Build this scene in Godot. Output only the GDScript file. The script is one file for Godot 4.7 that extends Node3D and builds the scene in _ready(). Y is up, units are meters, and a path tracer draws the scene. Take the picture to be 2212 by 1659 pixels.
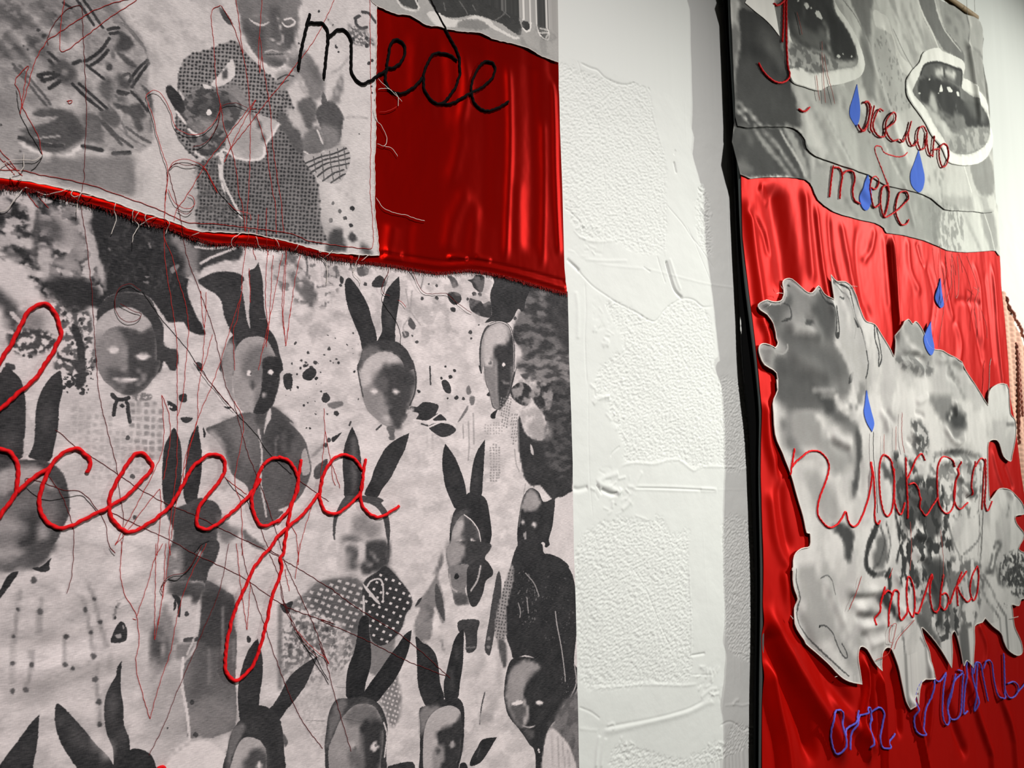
extends Node3D
# A gallery wall with two stitched textile hangings, seen from close by on the left.

const FP := 1600.0                     # focal length in pixels of the 2212 x 1659 frame
const EYE := Vector3(0.0, 1.5, 1.0)
const ZL := 0.022                      # front of the left hanging
const ZR := 0.042                     # front of the right hanging
var cam_basis := Basis()
var mats := {}


func _ready() -> void:
	# camera: level with the middle of the left hanging, turned right along the wall, pitched up a little and rolled a little
	var cam := Camera3D.new()
	cam.name = "camera"
	cam_basis = Basis(Vector3.UP, deg_to_rad(-36.1)) * Basis(Vector3.RIGHT, deg_to_rad(4.5)) * Basis(Vector3.BACK, -0.025)
	cam.transform = Transform3D(cam_basis, EYE)
	cam.fov = rad_to_deg(2.0 * atan(829.5 / FP))
	cam.near = 0.02
	cam.far = 60.0
	var lens := CameraAttributesPhysical.new()
	lens.frustum_focal_length = 12.0 * FP / 829.5
	lens.frustum_focus_distance = 1.18
	lens.frustum_near = 0.02
	lens.frustum_far = 60.0
	lens.exposure_aperture = 8.0
	cam.attributes = lens
	cam.fov = rad_to_deg(2.0 * atan(829.5 / FP))
	add_child(cam)
	var sky := WorldEnvironment.new()
	sky.name = "environment"
	var env := Environment.new()
	env.background_mode = Environment.BG_COLOR
	env.background_color = Color(0, 0, 0)
	env.tonemap_mode = Environment.TONE_MAPPER_LINEAR
	env.tonemap_exposure = 1.0
	env.sdfgi_enabled = true
	env.ssao_enabled = true
	env.ssil_enabled = true
	sky.environment = env
	add_child(sky)
	# gallery spotlights under the ceiling: one over the left hanging, one from the right, one for the right hanging
	spot("spotlight_above", Vector3(0.35, 3.9, 2.4), Vector3(0.7, 0.7, 0), 14.5, 31.0, 0.05, Color(1.0, 0.975, 0.965))
	spot("spotlight_right", Vector3(7.0, 3.5, 3.3), Vector3(1.8, 0.8, 0), 32.0, 16.0, 0.05, Color(0.985, 1.0, 0.965))
	spot("spotlight_far", Vector3(6.2, 3.9, 3.0), Vector3(2.55, 2.2, 0), 46.0, 12.5, 0.05, Color(1.0, 1.0, 0.965))
	make_materials()
	room()
	left_hanging()
	right_hanging()
	knitted_hanging()


func spot(called: String, from: Vector3, to: Vector3, energy: float, cone: float, size: float, tint: Color) -> void:
	var l := SpotLight3D.new()
	l.name = called
	add_child(l)
	l.look_at_from_position(from, to, Vector3.UP)
	l.light_energy = energy
	l.light_color = tint
	l.light_size = size
	l.spot_range = 12.0
	l.spot_attenuation = 2.0
	l.spot_angle = cone
	l.spot_angle_attenuation = 1.0
	l.shadow_enabled = true


# ---- from the photograph's frame to the planes that things hang in ----
func at(px: float, py: float, z: float) -> Vector3:
	var r := cam_basis * Vector3((px - 1106.0) / FP, -(py - 829.5) / FP, -1.0)
	return EYE + r * ((z - EYE.z) / r.z)


class Area:                            # a rectangle of the frame that a list of points is measured in
	var ox := 0.0
	var oy := 0.0
	var s := 1.0
	func _init(x: float, y: float, scale: float) -> void:
		ox = x
		oy = y
		s = scale


# "@Z1 x,y x,y! x,y": @ names the area; points of an outline; "!" marks a sharp corner. Returns [points, corner flags]
var AREAS := {
	"P": Area.new(0, 0, 1),
	"Z1": Area.new(0, 0, 3.511), "Z2": Area.new(600, 0, 3.511), "Z3": Area.new(0, 380, 3.511), "Z4": Area.new(600, 380, 3.511),
	"Z5": Area.new(0, 780, 3.511), "Z6": Area.new(600, 780, 3.3515), "Z7": Area.new(0, 1180, 3.0722), "Z8": Area.new(600, 1180, 3.2529),
	"R3": Area.new(1560, 0, 3.95), "R4": Area.new(1860, 0, 3.949), "R5": Area.new(1560, 360, 3.3175), "R6": Area.new(1560, 820, 3.3926), "R7": Area.new(1560, 1220, 3.3926),
	"W1": Area.new(1200, 0, 1.975), "W2": Area.new(1200, 820, 1.978),
}


func read(text: String, a: Area) -> Array:
	var p := PackedVector2Array()
	var sharp := []
	for w in text.split(" ", false):
		if w[0] == "@":
			a = AREAS[w.substr(1)]
			continue
		var c := w.ends_with("!")
		var xy := (w.trim_suffix("!")).split_floats(",")
		p.append(Vector2(a.ox + xy[0] / a.s, a.oy + xy[1] / a.s))
		sharp.append(c)
	return [p, sharp]


func rounded(p: PackedVector2Array, sharp: Array, closed: bool, n := 4) -> PackedVector2Array:
	var q := PackedVector2Array()
	var m := p.size()
	if m < 3:
		return p
	for i in (m if closed else m - 1):
		var a := p[i]
		var b := p[(i + 1) % m]
		var t0 := (b - p[(i - 1 + m) % m]) * 0.5 if closed or i > 0 else b - a
		var t1 := (p[(i + 2) % m] - a) * 0.5 if closed or i < m - 2 else b - a
		if sharp[i]:
			t0 = (b - a) * 0.6
		if sharp[(i + 1) % m]:
			t1 = (b - a) * 0.6
		var l := (b - a).length() * 1.2
		t0 = t0.limit_length(l)
		t1 = t1.limit_length(l)
		for k in n:
			var t := float(k) / n
			var t2 := t * t
			var t3 := t2 * t
			q.append(a * (2 * t3 - 3 * t2 + 1) + t0 * (t3 - 2 * t2 + t) + b * (-2 * t3 + 3 * t2) + t1 * (t3 - t2))
	if not closed:
		q.append(p[m - 1])
	return q


func curve(text: String, a: Area, closed := false, n := 4) -> PackedVector2Array:
	var r := read(text, a)
	return rounded(r[0], r[1], closed, n)


func on_plane(q: PackedVector2Array, z: float) -> PackedVector2Array:
	var r := PackedVector2Array()
	for p in q:
		var v := at(p.x, p.y, z)
		r.append(Vector2(v.x, v.y))
	return r


# ---- a print: grey ink on cloth, drawn in the cloth's own measure ----
class Print:
	var host
	var im: Image
	var box: Rect2                     # in metres on the plane
	var z := 0.0
	var k := 1.0                       # texture pixels per metre
	var w := 0
	var h := 0
	var a: Area
	var unit := 1.0                    # texture pixels per frame pixel, about

	func _init(owner, r: Rect2, plane: float, width: int, ground: float) -> void:
		host = owner
		box = r
		z = plane
		w = width
		k = w / r.size.x
		h = int(ceil(r.size.y * k))
		im = Image.create(w, h, false, Image.FORMAT_RGBA8)
		im.fill(Color(ground, ground, ground, 1))
		a = Area.new(0, 0, 1)
		unit = k * 0.00066

	func area(called: String) -> void:
		a = host.AREAS[called]

	func px(p: Vector2) -> Vector2:
		var v: Vector3 = host.at(p.x, p.y, z)
		return Vector2((v.x - box.position.x) * k, (box.end.y - v.y) * k)

	func to_px(q: PackedVector2Array) -> PackedVector2Array:
		var r := PackedVector2Array()
		for p in q:
			r.append(px(p))
		return r

	func fill(text: String, g: float, soft := 0.8, alpha := 1.0) -> void:
		paint([to_px(host.curve(text, a, true, 4))], g, soft, alpha)

	func fills(texts: Array, g: float, soft := 0.8, alpha := 1.0) -> void:
		var all := []
		for t in texts:
			all.append(to_px(host.curve(t, a, true, 4)))
		paint(all, g, soft, alpha)

	# brush strokes, width in pixels of the frame; taper: the width at both ends over that in the middle
	func stroke(text: String, width: float, g: float, soft := 0.8, alpha := 1.0, taper := 1.0) -> void:
		var all := []
		for part in text.split("|", false):
			var q := to_px(host.curve(part, a, false, 4))
			stroke_shape(q, width * unit * 0.5, taper, all)
		paint(all, g, soft, alpha)

	func stroke_shape(q: PackedVector2Array, r: float, taper: float, all: Array) -> void:
		var n := q.size()
		for i in n:
			var f: float = lerp(taper, 1.0, sin(PI * i / max(1.0, n - 1.0)))
			var ri := r * f
			var c := PackedVector2Array()
			for t in 8:
				c.append(q[i] + Vector2.from_angle(TAU * t / 8) * ri)
			all.append(c)
			if i + 1 < n:
				var f2: float = lerp(taper, 1.0, sin(PI * (i + 1) / max(1.0, n - 1.0)))
				var d := (q[i + 1] - q[i]).orthogonal().normalized()
				all.append(PackedVector2Array([q[i] + d * ri, q[i + 1] + d * r * f2, q[i + 1] - d * r * f2, q[i] - d * ri]))

	# round spots: "x,y,r x,y,r"
	func dots(text: String, g: float, soft := 0.8, alpha := 1.0, seed_ := 1) -> void:
		var all := []
		var rnd := RandomNumberGenerator.new()
		rnd.seed = seed_
		for t in text.split(" ", false):
			if t[0] == "@":
				a = host.AREAS[t.substr(1)]
				continue
			var v := t.split_floats(",")
			var c := Vector2(a.ox + v[0] / a.s, a.oy + v[1] / a.s)
			var poly := PackedVector2Array()
			for j in 9:
				poly.append(c + Vector2.from_angle(TAU * j / 9) * v[2] / a.s * rnd.randf_range(0.75, 1.2))
			all.append(to_px(poly))
		paint(all, g, soft, alpha)

	func inside(text: String) -> PackedVector2Array:
		return to_px(host.curve(text, a, true, 4))

	# scattered irregular spots within an outline; r in pixels of the frame
	func spatter(text: String, n: int, r0: float, r1: float, g: float, seed_: int, soft := 0.8, alpha := 1.0, stretch := 1.0) -> void:
		var q := inside(text)
		var b := bounds(q)
		var rnd := RandomNumberGenerator.new()
		rnd.seed = seed_
		var all := []
		var tries := 0
		while all.size() < n and tries < n * 20:
			tries += 1
			var c := b.position + Vector2(rnd.randf(), rnd.randf()) * b.size
			if not Geometry2D.is_point_in_polygon(c, q):
				continue
			var r := lerpf(r0, r1, pow(rnd.randf(), 2.0)) * unit
			var turn := rnd.randf() * TAU
			var e := rnd.randf_range(0.5, 1.0)
			var poly := PackedVector2Array()
			for j in 9:
				poly.append(c + (Vector2.from_angle(TAU * j / 9) * r * rnd.randf_range(0.6, 1.25) * Vector2(1, e)).rotated(turn) * Vector2(1, stretch))
			all.append(poly)
		paint(all, g, soft, alpha)

	# cloudy blotches within an outline; size in pixels of the frame, level -0.5..0.5 = how little is covered
	func blotch(text: String, g: float, size: float, level: float, seed_: int, edge := 0.12, alpha := 1.0, soft := 6.0, stretch := 1.0, lean := 0.0) -> void:
		var q := inside(text)
		var b := bounds(q).grow(soft * unit).intersection(Rect2(0, 0, w, h))
		var bw := int(b.size.x / 2)
		var bh := int(b.size.y / 2)
		if bw < 2 or bh < 2:
			return
		var mask := layer([q], b, bw, bh, 1.0, soft * unit / 2.0)
		var noise := FastNoiseLite.new()
		noise.seed = seed_
		noise.noise_type = FastNoiseLite.TYPE_SIMPLEX_SMOOTH
		noise.frequency = 1.0 / (size * unit)
		noise.fractal_octaves = 4
		var data := mask.get_data()
		for j in bh:
			for i in bw:
				var o := (j * bw + i) * 4 + 3
				var m := data[o]
				if m > 0:
					var v := noise.get_noise_2d((i * 2 + j * lean * 2), j * 2.0 / stretch)
					data[o] = int(m * alpha * smoothstep(level - edge, level + edge, v))
				data[o - 1] = int(g * 255)
				data[o - 2] = int(g * 255)
				data[o - 3] = int(g * 255)
		var l := Image.create_from_data(bw, bh, false, Image.FORMAT_RGBA8, data)
		l.resize(bw * 2, bh * 2, Image.INTERPOLATE_BILINEAR)
		im.blend_rect(l, Rect2i(0, 0, bw * 2, bh * 2), Vector2i(b.position))

	# a grid of checks that leans and shears: origin, two steps in frame pixels, share of each step covered
	func checks(text: String, o: Vector2, u: Vector2, v: Vector2, fu: float, fv: float, g: float, soft := 0.8, alpha := 1.0, wave := 0.0, wave_len := 40.0) -> void:
		var q := inside(text)
		var fq: PackedVector2Array = host.curve(text, a, true, 4)
		var b := bounds(fq)
		var all := []
		var rnd := RandomNumberGenerator.new()
		rnd.seed = int(o.x * 7 + o.y)
		var jit := minf(u.length(), v.length()) * 0.14
		var span := int((b.size.x + b.size.y) / minf(u.length(), v.length())) + 2
		for i in range(-span, span):
			for j in range(-span, span):
				var c := o + u * i + v * j
				c += v.normalized() * wave * sin(c.dot(u.normalized()) / wave_len * TAU)
				c += Vector2(rnd.randf_range(-jit, jit), rnd.randf_range(-jit, jit))
				if b.has_point(c) and Geometry2D.is_point_in_polygon(c, fq):
					all.append(to_px(PackedVector2Array([c - u * fu / 2 - v * fv / 2, c + u * fu / 2 - v * fv / 2, c + u * fu / 2 + v * fv / 2, c - u * fu / 2 + v * fv / 2])))
		paint(all, g, soft, alpha)

	func bounds(q: PackedVector2Array) -> Rect2:
		var r := Rect2(q[0], Vector2.ZERO)
		for p in q:
			r = r.expand(p)
		return r

	func layer(shapes: Array, b: Rect2, lw: int, lh: int, g: float, soft: float) -> Image:
		# soft in pixels of the layer
		var s := 2.0 if soft < 1.5 else clampf(2.6 / soft, 0.03, 2.0)
		var rw := maxi(2, int(ceil(lw * s)))
		var rh := maxi(2, int(ceil(lh * s)))
		var l := Image.create(rw, rh, false, Image.FORMAT_RGBA8)
		l.fill(Color(g, g, g, 0))
		var ink := Color(g, g, g, 1)
		var f := Vector2(rw / b.size.x, rh / b.size.y)
		for q0 in shapes:
			var q := PackedVector2Array()
			for p in q0:
				q.append((p - b.position) * f)
			var n := q.size()
			var lo := INF
			var hi := -INF
			for p in q:
				lo = minf(lo, p.y)
				hi = maxf(hi, p.y)
			for j in range(maxi(0, int(lo)), mini(rh - 1, int(hi)) + 1):
				var yc := j + 0.5
				var xs := PackedFloat32Array()
				var prev := q[n - 1]
				for p in q:
					if (prev.y <= yc) != (p.y <= yc):
						xs.append(prev.x + (yc - prev.y) / (p.y - prev.y) * (p.x - prev.x))
					prev = p
				xs.sort()
				for m in range(0, xs.size() - 1, 2):
					var x0 := clampi(int(round(xs[m])), 0, rw)
					var x1 := clampi(int(round(xs[m + 1])), 0, rw)
					if x1 > x0:
						l.fill_rect(Rect2i(x0, j, x1 - x0, 1), ink)
		if s < 1.99:
			l.resize(maxi(2, rw / 2), maxi(2, rh / 2), Image.INTERPOLATE_BILINEAR)
			l.resize(lw, lh, Image.INTERPOLATE_CUBIC)
		else:
			l.resize(lw, lh, Image.INTERPOLATE_BILINEAR)
		return l

	func paint(shapes: Array, g: float, soft: float, alpha: float) -> void:
		if shapes.is_empty():
			return
		soft *= unit * (1.0 if soft < 1.6 else 1.0 + minf(1.6, (soft - 1.6) * 0.8))
		var b := Rect2(shapes[0][0], Vector2.ZERO)
		for q in shapes:
			for p in q:
				b = b.expand(p)
		b = b.grow(2.0 + soft * 1.5).intersection(Rect2(0, 0, w, h))
		b = Rect2(b.position.floor(), b.size.ceil())
		var bw := int(b.size.x)
		var bh := int(b.size.y)
		if bw < 2 or bh < 2:
			return
		var l := layer(shapes, b, bw, bh, g, soft)
		if alpha < 0.995:
			var data := l.get_data()
			for o in range(3, data.size(), 4):
				if data[o]:
					data[o] = int(data[o] * alpha)
			l = Image.create_from_data(bw, bh, false, Image.FORMAT_RGBA8, data)
		im.blend_rect(l, Rect2i(0, 0, bw, bh), Vector2i(b.position))

	# the print as ink on woven cloth: a little ragged, mottled, with the threads showing
	func finish(dark: Color, light: Color, rag: float, weave: float, mottle: float, seed_: int, gamma := 1.0) -> ImageTexture:
		var src := im.get_data()
		var n1 := FastNoiseLite.new()
		n1.seed = seed_
		n1.frequency = 1.0 / (9.0 * unit)
		n1.fractal_octaves = 2
		var n2 := FastNoiseLite.new()
		n2.seed = seed_ + 5
		n2.frequency = 1.0 / (60.0 * unit)
		n2.fractal_octaves = 4
		var a1 := n1.get_image(w, h).get_data()
		n1.seed = seed_ + 9
		var a2 := n1.get_image(w, h).get_data()
		var a3 := n2.get_image(w, h).get_data()
		# threads: noise drawn out along and, less, across
		var n4 := FastNoiseLite.new()
		n4.seed = seed_ + 3
		n4.frequency = 0.6
		n4.fractal_octaves = 1
		var weft := n4.get_image(maxi(2, w / 9), h)
		weft.resize(w, h, Image.INTERPOLATE_BILINEAR)
		n4.seed = seed_ + 4
		var warp := n4.get_image(w, maxi(2, h / 5))
		warp.resize(w, h, Image.INTERPOLATE_BILINEAR)
		var b1 := weft.get_data()
		var b2 := warp.get_data()
		var out := PackedByteArray()
		out.resize(w * h * 3)
		var lut := PackedByteArray()
		lut.resize(256 * 3)
		for i in 256:
			var c := dark.lerp(light, pow(i / 255.0, gamma))
			lut[i * 3] = c.r8
			lut[i * 3 + 1] = c.g8
			lut[i * 3 + 2] = c.b8
		var d := rag * unit / 64.0
		var o := 0
		for y in h:
			for x in w:
				var i := y * w + x
				var sx := clampi(x + int((a1[i] - 128) * d), 0, w - 1)
				var sy := clampi(y + int((a2[i] - 128) * d), 0, h - 1)
				var v := src[(sy * w + sx) * 4] + int((b1[i] + b2[i] * 0.4 - 179) * weave + (a3[i] - 128) * mottle)
				v = clampi(v, 0, 255) * 3
				out[o] = lut[v]
				out[o + 1] = lut[v + 1]
				out[o + 2] = lut[v + 2]
				o += 3
		return ImageTexture.create_from_image(Image.create_from_data(w, h, false, Image.FORMAT_RGB8, out))


# ---- the height of a cloth or of plaster over its plane ----
class Relief:
	var box: Rect2
	var step := 0.002
	var nx := 0
	var ny := 0
	var v := PackedFloat32Array()
	func _init(r: Rect2, cell: float) -> void:
		box = r
		step = cell
		nx = int(ceil(r.size.x / cell)) + 2
		ny = int(ceil(r.size.y / cell)) + 2
		v.resize(nx * ny)
	func get_at(x: float, y: float) -> float:
		var fx := clampf((x - box.position.x) / step, 0.0, nx - 1.001)
		var fy := clampf((y - box.position.y) / step, 0.0, ny - 1.001)
		var i := int(fx)
		var j := int(fy)
		fx -= i
		fy -= j
		var o := j * nx + i
		return (v[o] * (1 - fx) + v[o + 1] * fx) * (1 - fy) + (v[o + nx] * (1 - fx) + v[o + nx + 1] * fx) * fy
	func normal(x: float, y: float, e: float) -> Vector3:
		return Vector3(get_at(x - e, y) - get_at(x + e, y), get_at(x, y - e) - get_at(x, y + e), 2 * e).normalized()
	# a smooth ridge (or a valley) along a line; width is its half width; skew pulls its steep side to the left (<0) or right of its run
	func ridge(q: PackedVector2Array, width: float, high: float, ends := 0.2, skew := 0.0) -> void:
		var n := q.size()
		var b := Rect2(q[0], Vector2.ZERO)
		for p in q:
			b = b.expand(p)
		b = b.grow(width * 2.2)
		var i0 := maxi(0, int((b.position.x - box.position.x) / step))
		var i1 := mini(nx - 1, int((b.end.x - box.position.x) / step) + 1)
		var j0 := maxi(0, int((b.position.y - box.position.y) / step))
		var j1 := mini(ny - 1, int((b.end.y - box.position.y) / step) + 1)
		var len := PackedFloat32Array([0.0])
		for i in range(1, n):
			len.append(len[i - 1] + q[i].distance_to(q[i - 1]))
		var total: float = len[n - 1]
		for j in range(j0, j1 + 1):
			for i in range(i0, i1 + 1):
				var p := Vector2(box.position.x + i * step, box.position.y + j * step)
				var best := INF
				var along := 0.0
				var side := 0.0
				for s in n - 1:
					var d := q[s + 1] - q[s]
					var t := clampf((p - q[s]).dot(d) / maxf(d.length_squared(), 1e-12), 0, 1)
					var dist := p.distance_squared_to(q[s] + d * t)
					if dist < best:
						best = dist
						along = len[s] + d.length() * t
						side = d.cross(p - q[s])
				best = sqrt(best)
				if best < width * 2.2:
					var wd := width
					if skew != 0.0:
						wd *= (1.0 - skew) if side > 0 else (1.0 + skew)
					var f := exp(-pow(best / wd, 2.0) * 1.6)
					if ends > 0:
						f *= smoothstep(0, ends, along / total) * smoothstep(0, ends, 1 - along / total)
					v[j * nx + i] += high * f


# a piece of cloth cut to an outline (in metres on its plane), with folds, a back and an edge
func cloth(q: PackedVector2Array, z: float, cell: float, relief: Relief, uv: Rect2, thick := 0.0009, lift := 0.0) -> ArrayMesh:
	if Geometry2D.is_polygon_clockwise(q):
		q.reverse()
	var b := Rect2(q[0], Vector2.ZERO)
	for p in q:
		b = b.expand(p)
	var nx := int(ceil(b.size.x / cell))
	var ny := int(ceil(b.size.y / cell))
	var cut := PackedByteArray()
	cut.resize(nx * ny)
	var prev := q[q.size() - 1]
	for p in q:
		var m := int(prev.distance_to(p) / cell * 4) + 2
		for t in m + 1:
			var c := (prev.lerp(p, float(t) / m) - b.position) / cell
			for o in [Vector2(0.12, 0.12), Vector2(-0.12, 0.12), Vector2(0.12, -0.12), Vector2(-0.12, -0.12)]:
				var e: Vector2 = c + o
				cut[clampi(int(e.y), 0, ny - 1) * nx + clampi(int(e.x), 0, nx - 1)] = 1
		prev = p
	var v := PackedVector3Array()
	var nn := PackedVector3Array()
	var tt := PackedVector2Array()
	var idx := PackedInt32Array()
	var known := {}
	var put := func(p: Vector2) -> int:
		var hh := 0.0
		var nrm := Vector3.BACK
		if relief:
			hh = relief.get_at(p.x, p.y)
			nrm = relief.normal(p.x, p.y, relief.step)
		v.append(Vector3(p.x, p.y, z + hh + lift))
		nn.append(nrm)
		tt.append(Vector2((p.x - uv.position.x) / uv.size.x, (uv.end.y - p.y) / uv.size.y))
		return v.size() - 1
	for j in ny:
		for i in nx:
			var o := b.position + Vector2(i, j) * cell
			if cut[j * nx + i]:
				for piece in Geometry2D.intersect_polygons(PackedVector2Array([o, o + Vector2(cell, 0), o + Vector2(cell, cell), o + Vector2(0, cell)]), q):
					var tri := Geometry2D.triangulate_polygon(piece)
					if tri.is_empty():
						continue
					var first := v.size()
					for p in piece:
						put.call(p)
					for t in range(0, tri.size(), 3):
						var a0 := piece[tri[t]]
						var a1 := piece[tri[t + 1]]
						var a2 := piece[tri[t + 2]]
						if (a1 - a0).cross(a2 - a0) > 0:
							idx.append_array([first + tri[t], first + tri[t + 2], first + tri[t + 1]])
						else:
							idx.append_array([first + tri[t], first + tri[t + 1], first + tri[t + 2]])
			elif Geometry2D.is_point_in_polygon(o + Vector2(cell, cell) * 0.5, q):
				var c := [0, 0, 0, 0]
				for n in 4:
					var gi := i + n % 2
					var gj := j + n / 2
					var key := gj * (nx + 1) + gi
					if not known.has(key):
						known[key] = put.call(b.position + Vector2(gi, gj) * cell)
					c[n] = known[key]
				idx.append_array([c[0], c[2], c[3], c[0], c[3], c[1]])
	# back and rim
	if thick > 0:
		var m := v.size()
		var count := idx.size()
		for i in m:
			v.append(v[i] - Vector3(0, 0, thick))
			nn.append(-nn[i])
			tt.append(tt[i])
		for i in range(0, count, 3):
			idx.append_array([idx[i] + m, idx[i + 2] + m, idx[i + 1] + m])
		prev = q[q.size() - 1]
		for p in q:
			var parts := maxi(1, int(prev.distance_to(p) / cell))
			for t in parts:
				var e0 := prev.lerp(p, float(t) / parts)
				var e1 := prev.lerp(p, float(t + 1) / parts)
				var out := Vector3(e1.y - e0.y, e0.x - e1.x, 0).normalized()
				var f := v.size()
				for e in [e0, e1]:
					var hh := (relief.get_at(e.x, e.y) if relief else 0.0) + lift
					for d in [0.0, thick]:
						v.append(Vector3(e.x, e.y, z + hh - d))
						nn.append(out)
						tt.append(Vector2((e.x - uv.position.x) / uv.size.x, (uv.end.y - e.y) / uv.size.y))
				idx.append_array([f, f + 3, f + 1, f, f + 2, f + 3])
			prev = p
	return arrays(v, nn, tt, idx)


func arrays(v: PackedVector3Array, n: PackedVector3Array, t: PackedVector2Array, idx: PackedInt32Array) -> ArrayMesh:
	var a := []
	a.resize(Mesh.ARRAY_MAX)
	a[Mesh.ARRAY_VERTEX] = v
	a[Mesh.ARRAY_NORMAL] = n
	if t.size():
		a[Mesh.ARRAY_TEX_UV] = t
	a[Mesh.ARRAY_INDEX] = idx
	var m := ArrayMesh.new()
	m.add_surface_from_arrays(Mesh.PRIMITIVE_TRIANGLES, a)
	return m


# thread and yarn: a tube along points in space. ply > 0 twists that many strands with the given pitch
func tube(runs: Array, r: float, sides: int, ply := 0, pitch := 0.007, round_ends := true) -> ArrayMesh:
	var v := PackedVector3Array()
	var nn := PackedVector3Array()
	var idx := PackedInt32Array()
	for q in runs:
		var n: int = q.size()
		if n < 2:
			continue
		var first := v.size()
		var dist := 0.0
		for i in n:
			var d: Vector3 = (q[mini(i + 1, n - 1)] - q[maxi(i - 1, 0)]).normalized()
			if i > 0:
				dist += (q[i] - q[i - 1]).length()
			var u := d.cross(Vector3.BACK)
			u = u.normalized() if u.length() > 0.05 else Vector3.RIGHT
			var w := u.cross(d)
			var ends := 1.0
			if round_ends and (i == 0 or i == n - 1):
				ends = 0.45
			for s in sides:
				var th := TAU * s / sides
				var rr := r * ends
				if ply > 0:
					var ph := ply * th - TAU * dist / pitch
					rr *= 0.86 + 0.22 * absf(cos(ph * 0.5))
				var e := u * cos(th) + w * sin(th)
				v.append(q[i] + e * rr)
				nn.append(e)
			if i > 0:
				for s in sides:
					var a0 := first + (i - 1) * sides + s
					var a1 := first + (i - 1) * sides + (s + 1) % sides
					idx.append_array([a0, a1 + sides, a0 + sides, a0, a1, a1 + sides])
		for e in [0, n - 1]:
			var c := v.size()
			v.append(q[e])
			nn.append((q[e] - q[1 if e == 0 else n - 2]).normalized())
			for s in sides:
				var a0: int = first + e * sides + s
				var a1: int = first + e * sides + (s + 1) % sides
				if e == 0:
					idx.append_array([c, a1, a0])
				else:
					idx.append_array([c, a0, a1])
	var st := SurfaceTool.new()
	st.create_from_arrays(packed(v, nn, idx))
	if ply > 0:
		st.generate_normals()
	return st.commit()


func packed(v: PackedVector3Array, n: PackedVector3Array, idx: PackedInt32Array) -> Array:
	var a := []
	a.resize(Mesh.ARRAY_MAX)
	a[Mesh.ARRAY_VERTEX] = v
	a[Mesh.ARRAY_NORMAL] = n
	a[Mesh.ARRAY_INDEX] = idx
	return a


# points along a line of the frame laid on a plane, evenly spaced, lifted off the cloth by hops
func laid(text: String, a: Area, z: float, relief: Relief, off: float, step: float, wobble := 0.0, hop := 0.0, hop_len := 0.01, seed_ := 1) -> PackedVector3Array:
	var q := on_plane(curve(text, a, false, 6), z + off)
	var r := PackedVector3Array()
	var noise := FastNoiseLite.new()
	noise.seed = seed_
	noise.frequency = 90.0
	noise.fractal_octaves = 1
	var rest := 0.0
	var dist := 0.0
	for i in q.size() - 1:
		var d := q[i].distance_to(q[i + 1])
		if d < 1e-6:
			continue
		while rest < d:
			var p := q[i].lerp(q[i + 1], rest / d)
			var side := (q[i + 1] - q[i]).normalized().orthogonal()
			p += side * wobble * noise.get_noise_2d(dist, seed_ * 7.1)
			var zz := z + off + (relief.get_at(p.x, p.y) if relief else 0.0)
			zz += hop * absf(sin(PI * dist / hop_len))
			r.append(Vector3(p.x, p.y, zz))
			rest += step
			dist += step
		rest -= d
	var e := q[q.size() - 1]
	r.append(Vector3(e.x, e.y, z + off + (relief.get_at(e.x, e.y) if relief else 0.0)))
	return r


# ---- naming ----
func part(called: String, mesh: Mesh, material: Material, parent: Node3D, label := "") -> MeshInstance3D:
	var o := MeshInstance3D.new()
	o.name = called
	o.mesh = mesh
	o.material_override = material
	o.cast_shadow = GeometryInstance3D.SHADOW_CASTING_SETTING_ON
	parent.add_child(o, true)
	if label:
		o.set_meta("label", label)
	return o


func group_part(called: String, parent: Node3D, label := "") -> Node3D:
	var o := Node3D.new()
	o.name = called
	parent.add_child(o, true)
	if label:
		o.set_meta("label", label)
	return o


func thing(called: String, label: String, category: String) -> Node3D:
	var o := Node3D.new()
	o.name = called
	add_child(o, true)
	o.set_meta("label", label)
	o.set_meta("category", category)
	return o


func plain(c: Color, rough := 0.85, spec := 0.3) -> StandardMaterial3D:
	var m := StandardMaterial3D.new()
	m.albedo_color = c
	m.roughness = rough
	m.metallic_specular = spec
	return m


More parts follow.
